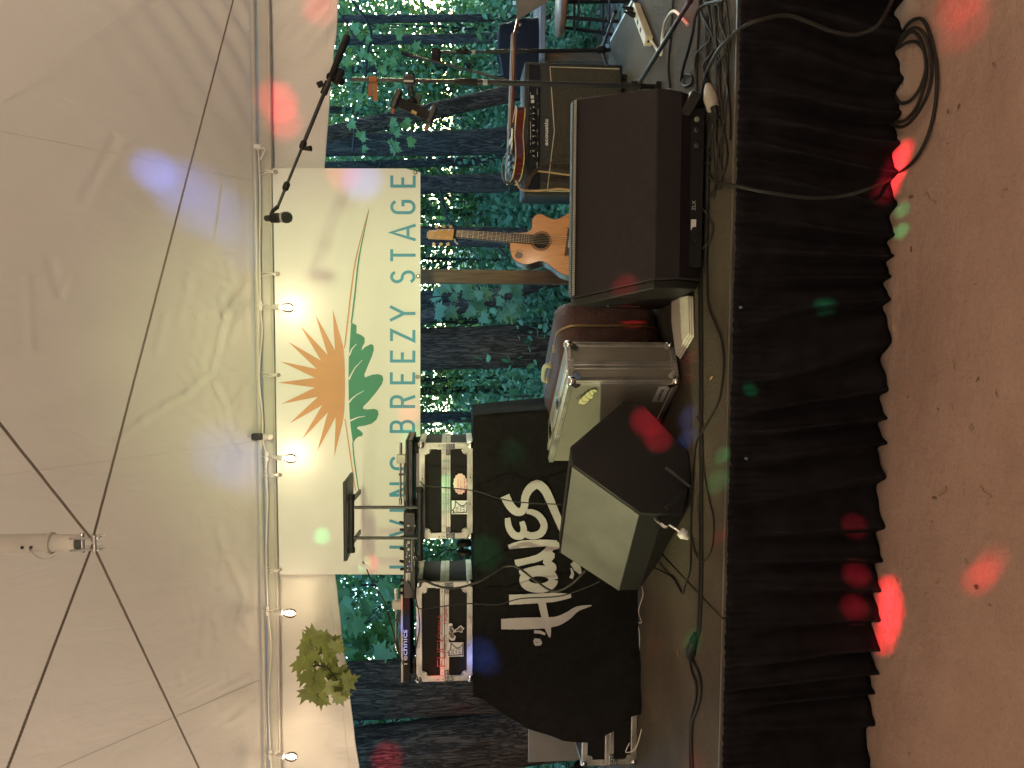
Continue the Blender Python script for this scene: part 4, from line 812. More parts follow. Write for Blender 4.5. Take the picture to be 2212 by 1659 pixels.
# ================================================================== flight cases with record players
def corner(mb, c, sx, sz, y, r=.017): mb.ball((c[0] + sx * -.004, y + .006, c[1] - sz * .004), r, 12, 8)
def flight_case(name, label, cat, x0, x1, z0, z1, y0, y1, split=True):
    t = thing(name, label, cat, ((x0 + x1) / 2, (y0 + y1) / 2, z0)); w = .032
    obj('shell', MB().box(x0 + .006, x1 - .006, y0 + .006, y1 - .006, z0 + .004, z1 - .004), M_lam, t)
    for a, b, c, d in ((x0, x1, z0, z0 + w), (x0, x1, z1 - w, z1), (x0, x0 + w, z0 + w + .001, z1 - w - .001), (x1 - w, x1, z0 + w + .001, z1 - w - .001)):
        obj('edge_extrusion', MB().box(a, b, y0, y0 + .02, c, d), M_alu, t, bevel=.003)
    for a, b in ((x0, x0 + .012), (x1 - .012, x1)):
        for c, d in ((z0, z0 + w), (z1 - w, z1)): obj('edge_extrusion', MB().box(a, b, y0 + .0205, y1, c, d), M_alu, t, bevel=.003)
    zm = (z0 + z1) / 2
    if split:
        for c, d in ((zm - .024, zm - .0007), (zm + .0007, zm + .024)):
            obj('edge_extrusion', MB().box(x0 + w + .0015, x1 - w - .0015, y0 - .001, y0 + .015, c, d), M_alu, t, bevel=.002)
            for a, b in ((x0 - .001, x0 + .012), (x1 - .012, x1 + .001)): obj('edge_extrusion', MB().box(a, b, y0 + .021, y1 - .02, c, d), M_alu, t, bevel=.002)
        gm_ = MB(); gm_.box(x0 + w, x1 - w, y0 - .0022, y0 - .0014, zm + .010, zm + .0113).box(x0 + w, x1 - w, y0 - .0022, y0 - .0014, zm - .0125, zm - .0112)
        obj('groove_line', gm_, M_cab, t)
        for sx, a in ((1, x0), (-1, x1)):
            for sz in (-1, 1):
                pl = MB(); zc = zm + sz * .0195
                pl.hexa([(a + sx * .002, y0 - .0035, zm + sz * .001), (a + sx * .065, y0 - .0035, zm + sz * .001), (a + sx * .065, y0 - .0015, zm + sz * .001), (a + sx * .002, y0 - .0015, zm + sz * .001),
                         (a + sx * .002, y0 - .0035, zm + sz * .023), (a + sx * .065, y0 - .0035, zm + sz * .023), (a + sx * .065, y0 - .0015, zm + sz * .023), (a + sx * .002, y0 - .0015, zm + sz * .023)])
                pl.hexa([(a + sx * .002, y0 - .0035, zm + sz * .0235), (a + sx * .034, y0 - .0035, zm + sz * .0235), (a + sx * .034, y0 - .0015, zm + sz * .0235), (a + sx * .002, y0 - .0015, zm + sz * .0235),
                         (a + sx * .002, y0 - .0035, zm + sz * .046), (a + sx * .034, y0 - .0035, zm + sz * .046), (a + sx * .034, y0 - .0015, zm + sz * .046), (a + sx * .002, y0 - .0015, zm + sz * .046)])
                pb = obj('corner_plate', pl, M_alu if sz > 0 else M_chr, t, bevel=.002)
                rv = MB()
                for qx, qz in ((.014, .012), (.014, .036), (.052, .012), (.034, .012)): rv.ball((a + sx * qx, y0 - .0035, zm + sz * qz), .0042, 8, 6)
                obj('rivets', rv, M_chr, pb, smooth=180)
    for sx, a in ((1, x0), (-1, x1)):
        for sz, c in ((1, z0), (-1, z1)):
            b = MB(); b.ball((a + sx * .013, y0 + .008, c + sz * .013), .021, 16, 10); cb = obj('ball_corner', b, M_chr, t, smooth=180)
            tr = MB(); cx_, cz_ = a + sx * .042, c + sz * .042
            poly = [(a + sx * .004, c + sz * .028), (a + sx * .028, c + sz * .004), (cx_ + sx * .012, cz_ - sz * .012), (cx_ + sx * .020, cz_ - sz * .004), (cx_ + sx * .014, cz_ + sz * .006), (cx_ + sx * .012, cz_ + sz * .012), (cx_ + sx * .006, cz_ + sz * .014), (cx_ - sx * .004, cz_ + sz * .020), (cx_ - sx * .012, cz_ + sz * .012)]
            tr.prism([(p[0], y0 - .0012, p[1]) for p in poly], (0, -.0022, 0)); obj('corner_wing', tr, M_alu, cb)
            rv = MB(); 
            for q in ((cx_ + sx * .013, cz_ - sz * .002), (cx_ - sx * .002, cz_ + sz * .013)): rv.ball((q[0], y0 - .0035, q[1]), .0048, 8, 6)
            obj('rivets', rv, M_chr, cb, smooth=180)
    rv = MB()
    for k in (.36, .64):
        for zz_ in (z0 + w / 2, z1 - w / 2): rv.ball((x0 + (x1 - x0) * k, y0 - .0005, zz_), .0045, 8, 6)
    obj('rivets', rv, M_chr, t, smooth=180)
    return t
YC = 4.02
def xz(x, y, Y=YC): p = at(x, y, Y); return p.x, p.z
ZB = ZT + .0065
rx0, _ = xz(965, 1164); rx1, _ = xz(965, 957); _, rz1 = xz(905, 1060)
lx0, _ = xz(960, 1472); lx1, _ = xz(960, 1257); _, lz1 = xz(899, 1360)
caseR = flight_case('flight_case', 'black and aluminium flight case with pink sticker, right of the mixer gap', 'flight case', rx0, rx1, ZB, rz1, YC, YC + .40)
caseL = flight_case('flight_case', 'black and aluminium flight case with red marker writing, left of the mixer gap', 'flight case', lx0, lx1, ZB, lz1, YC, YC + .40)
# stickers and marker writing
def plane_mb(vs2, fs, off, Yc=YC): mb = MB(); mb.v = [tuple(at(p[0], p[1], Yc) + V((0, -off, 0))) for p in vs2]; mb.f = fs; return mb
M_stk = mat('sticker_white', (.75, .74, .76), .4); M_pnk = mat('sticker_pink', (.74, .52, .47), .45); M_ink = mat('sticker_ink', (.015, .012, .02), .5); M_mag = mat('sticker_magenta', (.55, .06, .13), .5); M_cart = mat('cartoon_print', (.16, .12, .10), .5, var=.5, vs=40)
zR = lambda a, b: (837.1 + a * .13023, 918.1 + b * .13023)       # zoom 1 (1550,1700,400)
zL = lambda a, b: (837.1 + a * .13023, 1269.2 + b * .13023)     # zoom 3 (1550,2350,400)
cl = []
for k in range(60):
    a = 2 * math.pi * k / 60; r = 1 + .045 * math.cos(a * 14); cl.append(zR(1205 + 112 * r * math.cos(a), 975 + 172 * r * math.sin(a)))
st = obj('cloud_sticker', plane_mb(cl, [tuple(range(60))], .0012), M_pnk, caseR, smooth=0)
ux = V((1, 0, 0)); uz = V((0, 0, 1))
for key, xb, y0, h in (('s1', 1178, 1100, 26), ('s2', 1228, 1115, 26), ('s3', 1288, 1125, 26)):
    hh = (at(*zR(xb - h, 0), YC) - at(*zR(xb, 0), YC)).z; o_ = at(*zR(xb, y0), YC) + V((0, -.0022, 0)); mb = text(MB(), key, o_, ux, uz, hh)
    wid = (at(*zR(0, y0 - (240 if key == 's3' else 200)), YC) - at(*zR(0, y0), YC)).x; k = wid / (text_w(key) * hh); mb.v = [(o_.x + (p[0] - o_.x) * k, p[1], p[2]) for p in mb.v]
    obj('sticker_text', mb, M_mag, st, smooth=0, fix=False)
def state_sticker(case, z, ox, oy, w, h):
    q = [(ox, oy), (ox + w, oy), (ox + w, oy + h), (ox, oy + h)]; s = obj('square_sticker', plane_mb([z(*p) for p in q], [(0, 1, 2, 3)], .0012), M_stk, case, smooth=0)
    out = [(.06, .92), (.95, .86), (.96, .12), (.80, .35), (.62, .40), (.50, .32), (.38, .20), (.24, .05), (.22, .42), (.14, .60), (.04, .72), (.16, .78), (.06, .92)]
    vs2, fs = ribbon([z(ox + a * w, oy + b * h) for a, b in out], 2.0); obj('state_outline', plane_mb(vs2, fs, .0022), M_ink, s, smooth=0)
    lines = [[(.25, .8), (.45, .8)], [(.25, .8), (.28, .7), (.42, .7)], [(.28, .62), (.44, .6)], [(.25, .6), (.3, .5), (.36, .56), (.42, .48), (.45, .42)], [(.52, .8), (.6, .7), (.52, .62), (.6, .52)], [(.5, .45), (.62, .42)], [(.72, .82), (.84, .74), (.72, .66), (.8, .6)], [(.62, .5), (.86, .46)], [(.7, .4), (.78, .5)]]
    vs2, fs = strokes([[z(ox + a * w, oy + b * h) for a, b in l] for l in lines], .9); obj('handwriting', plane_mb(vs2, fs, .0022), M_ink, s, smooth=0)
state_sticker(caseR, zR, 1063, 1252, 265, 225)
state_sticker(caseL, zL, 990, 908, 268, 235)
for poly in ([(1010, 600), (1060, 590), (1080, 610), (1070, 650), (1100, 690), (1105, 740), (1085, 770), (1125, 800), (1130, 830), (1110, 875), (1060, 880), (1025, 850), (1015, 790), (1045, 760), (1020, 720), (1005, 660)], [(1110, 700), (1150, 680), (1190, 640), (1225, 625), (1245, 655), (1275, 670), (1265, 695), (1240, 700), (1245, 740), (1210, 745), (1180, 725), (1140, 735), (1105, 745)]):
    s = obj('cut_sticker', plane_mb([zL(*p) for p in poly], [tuple(range(len(poly)))], .0012), M_stk, caseL, smooth=0)
    c_ = np.mean(poly, 0); obj('sticker_print', plane_mb([zL(*(c_ + (np.array(p) - c_) * .72)) for p in poly], [tuple(range(len(poly)))], .0022), M_cart, s, smooth=0)
def write(case, z, s, xb, y0, h, adv, w, sw):
    vs2, fs = strokes([[z(xb - q[1] * h * random.uniform(.97, 1.03), y0 - i * adv - q[0] * w) for q in st_] for i, ch in enumerate(s) for st_ in FONT[ch]], sw)
    return obj('marker_writing', plane_mb(vs2, fs, .0035), M_red, case, smooth=0)
write(caseL, zL, 'FUCK', 965, 1310, 145, 138, 120, 1.7); write(caseL, zL, 'DONALD', 905, 770, 68, 55, 42, 1.1); write(caseL, zL, 'TRUMP', 995, 610, 62, 60, 46, 1.1)
mk = [[(590, 915 + k), (590, 1045)] for k in (0,)] + [[(605, 915), (605, 1050)], [(720, 910), (720, 1045)], [(835, 905), (835, 1050)], [(1150, 890), (1150, 1050)], [(1305, 890), (1305, 1050)], [(1440, 890), (1440, 1045)]]
M_teal = mat('faded_teal_marker', (.20, .34, .34), .5)
vs2, fs = strokes([[zR(b, a) for a, b in l] for l in mk], 1.5); obj('marker_writing', plane_mb(vs2, fs, .0035), M_teal, caseR, smooth=0)

# ---- turntables
M_slv = mat('turntable_top', (.45, .43, .38), .4, .2)
def turntable(label, x0, x1, z0, z1, y0, top, txt):
    t = thing('turntable', label, 'turntable', ((x0 + x1) / 2, y0 + .18, z0))
    obj('plinth', MB().box(x0, x1, y0, y0 + .35, z0 + .03, z1 - .012), M_blk if not txt else M_rub, t, bevel=.006)
    obj('top_plate', MB().box(x0 - .001, x1 + .001, y0 - .001, y0 + .351, z1 - .0118, z1), top, t, bevel=.003)
    for x in (x0 + .05, x1 - .05):
        for y in (y0 + .06, y0 + .3): obj('foot', MB().cyl((x, y, z0), (x, y, z0 + .03), .03, .026), M_rub, t)
    obj('platter', MB().lathe(((x0 + x1) / 2 - .03, y0 + .175, z1), (0, 0, 1), [(0, .16), (.012, .16), (.014, .15), (.016, .0)], 36), M_blk, t)
    if txt:
        hh = (z1 - z0) * .36; tw = text_w('technics') * hh; o_ = V((x0 + .085, y0 - .002, z0 + .047)); mb = text(MB(), 'technics', o_, ux, uz, hh)
        k = .205 / tw; mb.v = [(o_.x + (p[0] - o_.x) * k, p[1], p[2]) for p in mb.v]; obj('logo', mb, mat('silver_logo', (.62, .6, .6), .4), t, smooth=0, fix=False)
    return t
def tonearm(t, px_base, px_tip, Y, zup):
    b = at(*px_base, Y); e = at(*px_tip, Y)
    obj('tonearm', MB().tube(spline([b + V((.05, 0, 0)), b, b + (e - b) * .35, b + (e - b) * .7, e], 6), .006, 8), M_chr, t)
    obj('counterweight', MB().cyl(b + V((.02, 0, 0)), b + V((.085, 0, 0)), .0095), M_chr, t)
    obj('headshell', MB().cyl(e + V((-.035, 0, 0)), e + V((.0, 0, 0)), .008, .010, 10), M_chr, t)
    obj('gimbal', MB().box(b.x - .025, b.x + .02, Y - .02, Y + .02, b.z - .028, b.z + .02), M_slv, t, bevel=.004)
    obj('arm_post', MB().cyl((b.x, Y, b.z - .06), (b.x, Y, b.z - .02), .014), M_slv, t)
    c = b + (e - b) * .40; obj('arm_rest', MB().box(c.x - .004, c.x + .004, Y - .015, Y + .015, c.z - .05, c.z + .008), M_blk, t)
_, tz1 = xz(876, 1000, YC + .02); ra, rb = xz(880, 1092, YC + .02)[0], xz(880, 951, YC + .02)[0]
tR = turntable('black turntable on the flight case with the pink sticker', rb - .453, rb, rz1 + .001, tz1, YC + .02, M_blk, False)
tonearm(tR, (865, 990), (865, 1076), YC + .1, 0)
_, tz2 = xz(866, 1370, YC + .02); la, lb = xz(880, 1474, YC + .02)[0], xz(880, 1270, YC + .02)[0]
tL = turntable('black turntable with pale top and front lettering on the left flight case', la, lb, lz1 + .001, tz2, YC + .02, M_slv, True)
tonearm(tL, (856, 1305), (856, 1390), YC + .1, 0)
# ---- mixer bridging the gap
mx0, mx1 = xz(890, 1292, YC - .03)[0], xz(890, 1108, YC - .03)[0]; _, mz1 = xz(872, 1200, YC - .03); mz0 = max(rz1, lz1) + .002
mixer = thing('dj_mixer', 'black mixer with knobs and sockets bridging the gap between the two cases', 'mixer', ((mx0 + mx1) / 2, YC + .12, mz0))
obj('body', MB().box(mx0, mx1, YC - .03, YC + .30, mz0, mz1), M_blk, mixer, bevel=.004)
def mp(a, b): return at(745.3 + a * .14323, 1015.3 + b * .14323, YC - .03)
fm = MB()
for a, b in ((960, 1085), (960, 1190)): fm.cyl(mp(a, b) + V((0, -.012, 0)), mp(a, b), .007)
obj('front_knobs', fm, M_slv, mixer)
for a, b in ((990, 900), (1050, 1320), (1108, 1325), (1085, 1405), (1085, 1500)):
    q = mp(a, b); obj('socket', MB().tube([q + V((.0085 * math.cos(k), -.002, .0085 * math.sin(k))) for k in np.linspace(0, 6.2832, 13)], .0022, 5), M_chr if b < 1400 and b > 1000 else M_cab, mixer)
lm_ = MB()
for a, b, l in ((1005, 1065, 470), (935, 1230, 60), (1045, 1360, 90), (1045, 1170, 60)):
    q = mp(a, b); lm_.box(q.x - l * .0000 - .14323 * l / F_PX * YC, q.x, q.y - .002, q.y - .0008, q.z - .0008, q.z + .0008)
for a, b in ((945, 830), (960, 830), (1055, 830), (930, 1110), (930, 1140), (925, 1300), (970, 1280), (970, 1370), (945, 1440), (945, 1500)):
    q = mp(a, b); lm_.box(q.x - .007, q.x, q.y - .002, q.y - .0008, q.z - .003, q.z + .002)
obj('panel_marks', lm_, mat('panel_print', (.5, .5, .48), .5), mixer, smooth=0)
q = mp(965, 1660); hh = .013; mb = MB().box(q.x - .004, q.x + .038, q.y - .0015, q.y - .0006, q.z - .006, q.z + .017); obj('logo_plate', mb, mat('panel_print'), mixer, smooth=0)
obj('logo', text(MB(), 'rane', q + V((0, -.003, -.002)), ux, uz, hh * .72), M_ink, mixer, smooth=0, fix=False)
q = mp(980, 1440); obj('usb_light', MB().box(q.x - .008, q.x + .006, q.y - .003, q.y - .0005, q.z - .006, q.z + .004), mat('blue_plastic', (.05, .08, .5), .4), mixer)
for yy in (1130, 1146, 1163, 1187, 1214, 1232, 1256, 1270, 1283):
    x = xz(870, yy, YC + .0)[0]; obj('top_knob', MB().cyl((x, YC + random.uniform(.0, .05), mz1), (x, YC + .02, mz1 + .022), .0085, .007), M_rub, mixer)
# ---- laptop stand and laptop
YL = YC - .05
stn = thing('laptop_stand', 'black tubular laptop stand rising in front of the mixer', 'stand', at(905, 1130, YL))
for y in (1096, 1162): obj('post', MB().cyl(at(760, y, YL), at(907, y, YL), .0085), M_blk, stn)
for x, a, b in ((759, 1073, 1188), (907, 1058, 1205)):
    obj('crossbar', MB().cyl(at(x, a, YL), at(x, b, YL), .0155), M_blk, stn)
    for q in (a, b): obj('end_cap', MB().cyl(at(x, q - 5, YL), at(x, q + 5, YL), .019), M_rub, stn)
for y in (1085, 1178): 
    q = at(759, y, YL); obj('support_arm', MB().obox(q + V((0, .13, -.004)), (.012, 0, 0), (0, .14, -.008), (0, 0, .005)), M_blk, stn)
    obj('base_arm', MB().cyl(at(907, y, YL), at(907, y, YL) + V((0, .07, 0)), .012), M_blk, stn)
a, b, c_, d_ = at(752, 1040, YL), at(752, 1211, YL), None, None
zc_ = a.z + .012
lap = thing('laptop', 'thin dark laptop resting on the tubular stand', 'laptop', ((a.x + b.x) / 2, YL + .12, zc_))
obj('base', MB().box(b.x, a.x, YL - .01, YL + .26, zc_ - .006, zc_ + .012), mat('dark_aluminium', (.035, .033, .035), .45, .3), lap, bevel=.004)
obj('vent_strip', MB().box(b.x + .12, a.x - .12, YL + .05, YL + .10, zc_ - .0072, zc_ - .0062), M_slv, lap)
obj('screen', MB().box(b.x, a.x, YL - .018, YL - .011, zc_ + .008, zc_ + .0125), mat('dark_aluminium'), lap)
# ---- headphones in the gap
h0 = at(1003, 1188, 4.1); hp = thing('headphones', 'black headphones lying in the gap under the mixer', 'headphones', (h0.x, h0.y, ZB))
hx = h0.x
for s in (-1, 1): obj('ear_cup', MB().lathe((hx + s * .012, 4.14, ZB + .045), (s, 0, 0), [(0, .03), (.004, .042), (.022, .043), (.028, .034), (.03, .002)], 18), M_rub, hp, smooth=60)
obj('headband', MB().tube(spline([(hx - .03, 4.14, ZB + .05), (hx - .035, 4.24, ZB + .06), (hx, 4.30, ZB + .06), (hx + .035, 4.24, ZB + .06), (hx + .03, 4.14, ZB + .05)], 6), .010, 8), M_rub, hp)
obj('coiled_cord', MB().tube([(hx - .005 + .004 * math.cos(k * .9), 4.12, ZB + .085 + .0022 * k * .5 + .004 * math.sin(k * .9)) for k in range(40)] + spline([(hx, 4.12, ZB + .14), (hx - .03, 4.1, ZB + .20), (hx - .03, 4.05, lz1)], 5), .0022, 5), M_rub, hp)

# ================================================================== big monitor on the right
M_gril = mat('perforated_grille', (.035, .035, .035), .5, .3, bump=.8, bs=500)
ev = thing('stage_monitor', 'large dark brown floor monitor lying on its side at the stage front', 'speaker', (.55, 3.2, S))
def prof(end):   # end 0 = left (towards the case), 1 = right: camera-facing chain, then the back
    L_ = [((1241, 644), 3.22), ((1413, 604), 2.93), ((1467, 602), 2.94), ((1519, 609), 2.99)]; R_ = [((1246, 212), 3.22), ((1419, 190), 2.93), ((1473, 197), 2.94), ((1526, 205), 2.99)]
    pts = [at(*p, Y) for p, Y in (R_ if end else L_)]; x = pts[0].x
    pts[3].z = S + .004
    return pts, [V((x, 3.62, S + .004)), V((x, 3.66, S + .05)), V((x, 3.27, pts[0].z + .012))]
(l4, lb_), (r4, rb_) = prof(0), prof(1)
obj('cabinet', MB().loft(l4[:3] + [V((l4[2].x, 3.02, S + .012))] + [lb_[0], lb_[1], lb_[2]], r4[:3] + [V((r4[2].x, 3.02, S + .012))] + [rb_[0], rb_[1], rb_[2]]), M_spk, ev, bevel=.006, smooth=30)
# end cap at the left, a little proud, with a grip slot
lc = [V((p.x - .016, p.y + (.012 if i < 3 else 0), p.z)) for i, p in enumerate(l4[:3] + [V((l4[2].x, 3.03, S + .014))] + lb_)]
cen = sum(lc, V()) / len(lc); lc2 = [cen + (p - cen) * .97 + V((-.018, 0, 0)) for p in lc]
obj('end_cap', MB().loft(lc2, [p + V((.0145, 0, 0)) for p in lc]), M_spk2, ev, bevel=.005, smooth=30)
q = at(1290, 655, 3.25); obj('grip_slot', MB().obox((lc2[0].x - .001, 3.16, .90), (.004, 0, 0), (0, .018, -.07), (0, .010, .004)), M_blk, ev, bevel=.003)
# grille along the top
g_ = [l4[0] + V((.01, -.004, .003)), r4[0] + V((-.01, -.004, .003))]
obj('grille_edge', MB().hexa([g_[0] + V((0, -.004, -.004)), g_[1] + V((0, -.004, -.004)), g_[1] + V((0, .05, 0)), g_[0] + V((0, .05, 0)), g_[0] + V((0, 0, .014)), g_[1] + V((0, 0, .014)), g_[1] + V((0, .05, .016)), g_[0] + V((0, .05, .016))]), M_gril, ev, bevel=.003)
gm2 = MB(); nsl = 92
for k in range(nsl):
    a = g_[0] + (g_[1] - g_[0]) * ((k + .5) / nsl); gm2.obox(a + V((0, -.0045, .004)), (.0022, 0, .0012), (0, .0012, 0), (-.0025, 0, .0052))
obj('grille_slots', gm2, M_slv, ev, smooth=0)
# connector panel under the overhang
rp0, rp1 = V((l4[2].x + .05, 2.985, S + .02)), V((r4[2].x - .05, 2.985, S + .02))
obj('rear_panel', MB().box(rp0.x, rp1.x, 2.975, 3.018, S + .02, l4[2].z - .012), M_rub, ev, bevel=.004)
for xx_ in (.36, .40, .72, .78, .82): obj('socket', MB().cyl((xx_, 2.966, S + .055), (xx_, 2.974, S + .055), .011), M_chr if xx_ > .7 else M_cab, ev)
obj('rating_label', MB().box(.40, .44, 2.9715, 2.9745, S + .048, S + .068), M_wht, ev); obj('logo', text(MB(), 'zlx', (.475, 2.9715, S + .052), (1, 0, 0), (0, 0, 1), .014), mat('panel_print'), ev, smooth=0, fix=False)
obj('foot_rail', MB().box(.23, .90, 2.955, 2.972, S + .003, S + .014), M_spk2, ev, bevel=.003)
obj('cable_arm', MB().obox(at(1490, 225, 2.95), (.04, -.015, -.02), (.004, .02, .0), (.005, 0, .02)), M_spk2, ev, bevel=.004)

# ================================================================== wedge monitor on the left
wm = thing('stage_monitor', 'angled floor monitor with pale lit back and side handle in front of the covered table', 'speaker', (-.8, 3.4, S))
nA = V((math.sin(R(24)), -math.cos(R(24)), 0)); dP = fl(1486.5, 976, S + .002)
front = {k: onpl(x, y, dP, nA) for k, x, y in (('h', 1236, 1006), ('a', 1231.5, 966), ('b', 1346, 869), ('c', 1385, 872), ('d', 1486.5, 976), ('e', 1493, 1030), ('r', 1474, 1116), ('q', 1434, 1113), ('g', 1382, 1111))}
h2 = at(1211, 1193, 3.62); back = {'h': h2, 'g': onpl(1338, 1276, h2, nA), 'q': onpl(1381, 1274, h2, nA), 'r': onpl(1434, 1215, h2, nA)}
sh = h2 - front['h']
for k in 'abcde': back[k] = front[k] + sh
for dct in (front, back):
    for k in dct: dct[k] = V((dct[k].x, dct[k].y, max(dct[k].z, S + .004)))
order = 'habcdergq'
order = ['h', 'a', 'b', 'c', 'd', 'e', 'r', 'q', 'g']
obj('cabinet', MB().loft([front[k] for k in order], [back[k] for k in order]), M_spk2, wm, bevel=.004, smooth=20)  # darker than the other monitor: shade on the chamfer put into the colour
cen = sum((front[k] for k in order), V()) / 9
obj('end_panel', MB().loft([front[k] + nA * .012 for k in order], [front[k] + nA * .0015 for k in order]), M_spk2, wm, bevel=.005, smooth=30)
# sheet over the back, its paler grey carries the wash light falling there
M_pale = mat('lit_back_grey', (.064, .060, .052), .5, .15, var=.22, vs=9, bump=.06, bs=80)
nb = (front['g'] - front['h']).cross(back['h'] - front['h']).normalized(); nb = nb if nb.dot(CP - front['h']) > 0 else -nb
cc4 = [front['h'], back['h'], back['g'], front['g']]; c0 = sum(cc4, V()) / 4
obj('lit_back_sheet', MB().loft([c0 + (p - c0) * .992 + nb * .0035 for p in cc4], [c0 + (p - c0) * .992 + nb * .001 for p in cc4]), M_pale, wm, bevel=.001)
hz = lambda a, b: onpl(1161.2 + a * .29306, 837.1 + b * .29306, front['d'], nA) + nA * .013
obj('handle_recess', MB().loft([hz(*p) + nA * .0005 for p in ((890, 600), (1110, 740), (930, 900), (850, 830))], [hz(*p) - nA * .006 for p in ((890, 600), (1110, 740), (930, 900), (850, 830))]), M_rub, wm)
obj('handle_bar', MB().loft([hz(*p) + nA * .016 for p in ((940, 592), (1115, 735), (1110, 748), (930, 612))], [hz(*p) + nA * .002 for p in ((940, 592), (1115, 735), (1110, 748), (930, 612))]), mat('handle_grey', (.05, .05, .05), .5), wm)
obj('handle_bar', MB().loft([hz(*p) + nA * .014 for p in ((1060, 765), (1090, 790), (950, 910), (925, 885))], [hz(*p) + nA * .002 for p in ((1060, 765), (1090, 790), (950, 910), (925, 885))]), M_spk2, wm)
gt = MB()
for k in range(40):
    a = front['h'] + (back['h'] - front['h']) * ((k + .5) / 40) + V((0, 0, .004)); gt.obox(a - nb * -.003, (.004, .003, 0), (0, .001, 0), (0, 0, .004))
obj('grille_edge', gt, M_gril, wm, smooth=0)
j0 = at(1429, 1123, 3.06)
obj('xlr_plug', MB().lathe(j0 + V((.0, .02, .02)), (at(1450, 1140, 3.0) - j0), [(0, .009), (.03, .010), (.06, .010), (.075, .007)], 12), M_chr, wm)
jp = thing('cable_joint', 'white taped plug joint hanging below the angled monitor', 'plug', at(1478, 1160, 3.0))
obj('white_sleeve', MB().lathe(at(1468, 1147, 3.0), at(1486, 1163, 3.0) - at(1468, 1147, 3.0), [(0, .010), (.006, .020), (.024, .022), (.034, .015), (.05, .006)], 14), M_wht, jp)
obj('metal_end', MB().lathe(at(1446, 1133, 3.02), at(1468, 1147, 3.0) - at(1446, 1133, 3.02), [(0, .006), (.03, .007), (.055, .007)], 10), M_chr, jp)

# ================================================================== grey flight case with the nameplate
cA = V((-.212, 3.262, S)); eD = V((math.cos(R(35)), math.sin(R(35)), 0)); lD = V((-math.sin(R(35)), math.cos(R(35)), 0)); up = V((0, 0, 1))
CH, CW, CLn = .500, .205, .80
M_gpan = mat('grey_brown_panel', (.20, .185, .155), .5, .1, var=.08, bump=.05, bs=200)
pc_ = thing('pedalboard_case', 'grey flight case with aluminium edges and nameplate behind the angled monitor', 'flight case', cA + eD * .1 + lD * .4)
def cb(e0, e1, l0, l1, z0, z1, mb=None):
    c = cA + eD * (e0 + e1) / 2 + lD * (l0 + l1) / 2 + up * (z0 + z1) / 2; return (mb or MB()).obox(c, eD * (e1 - e0) / 2, lD * (l1 - l0) / 2, up * (z1 - z0) / 2)
obj('shell', cb(.004, CW - .004, .004, CLn - .004, .016, CH - .004), M_gpan, pc_)
w = .024; z0_ = .012
for e0, e1, za, zb in ((0, CW, z0_, z0_ + w), (0, CW, CH - w, CH)):
    obj('edge_extrusion', cb(e0, e1, -.003, .01, za, zb), M_alu, pc_, bevel=.003)
for e0, e1 in ((0, w), (CW - w, CW), (.062, .082), (.083, .104)):
    obj('edge_extrusion', cb(e0, e1, -.0035 if e0 else -.003, .01, z0_ + w + .001, CH - w - .001), M_alu, pc_, bevel=.003)
for za, zb in ((z0_, z0_ + w), (CH - w, CH)): obj('edge_extrusion', cb(-.003, .01, .0105, CLn, za, zb), M_alu, pc_, bevel=.003)
obj('edge_extrusion', cb(-.003, .01, .0105, .0105 + w, z0_ + w + .001, CH - w - .001), M_alu, pc_, bevel=.003)
obj('edge_extrusion', cb(.0105, .03, .0105, CLn, CH - .010, CH + .002), M_alu, pc_, bevel=.003)
obj('edge_extrusion', cb(.066, .10, .0105, CLn, CH - .010, CH + .003), M_alu, pc_, bevel=.003)
gl_ = MB()
for e in (.006, .012, .018, .068, .074, .089, .097, CW - .012): cb(e, e + .0012, -.0045, -.0034, z0_ + w, CH - w, gl_)
for z in (z0_ + .008, z0_ + .016, CH - .008, CH - .016): cb(-.0042, -.0031, .02, CLn, z, z + .0012, gl_)
obj('groove_line', gl_, M_cab, pc_)
for zz_ in (z0_ + .014, CH - .016):
    for e in (.008, CW - .010):
        s = 1 if zz_ < .2 else -1; p = cA + eD * e + lD * .008 + up * zz_; o_ = obj('ball_corner', MB().ball(p, .022, 16, 10), M_chr, pc_, smooth=180)
        d = 1 if e < .1 else -1; mb = MB(); c = p + eD * d * .018 - lD * .0125 + up * s * .02
        mb.prism([c + eD * a + up * b for a, b in ((-.02, -.008), (-.008, -.02), (.014, -.008), (.018, .004), (.008, .010), (.004, .018), (-.010, .014))], -lD * .002); obj('corner_wing', mb, M_chr, o_)
        if d > 0:
            mb = MB(); c = p + lD * .018 - eD * .0125 + up * s * .02; mb.prism([c + lD * a + up * b for a, b in ((-.02, -.008), (-.008, -.02), (.014, -.008), (.018, .004), (.008, .010), (.004, .018), (-.010, .014))], -eD * .002); obj('corner_wing', mb, M_chr, o_)
    pb = obj('joint_plate', cb(.048, .116, -.0065, -.0048, zz_ - .014, zz_ + .016), M_alu, pc_, bevel=.002)
    rv = MB()
    for e in (.056, .072, .092, .108):
        for dz in (-.004, .010): rv.ball(cA + eD * e - lD * .0065 + up * (zz_ + dz), .0036, 8, 6)
    obj('rivets', rv, M_chr, pb, smooth=180)
rv = MB()
for e in (.012, CW - .012): rv.ball(cA + eD * e - lD * .003 + up * .26, .004, 8, 6)
for l in (.18, .33, .48): rv.ball(cA - eD * .003 + lD * l + up * (CH - .012), .004, 8, 6)
rv.ball(cA - eD * .003 + lD * .16 + up * .022, .004, 8, 6); obj('rivets', rv, M_chr, pc_, smooth=180)
for l in (.25, .55): obj('latch', cb(.05, .115, l, l + .09, CH + .003, CH + .010), M_chr, pc_, bevel=.002)
npx = obj('nameplate', cb(-.0012, .0038, .045, .175, .048, .094), mat('brushed_plate', (.55, .54, .52), .5), pc_)
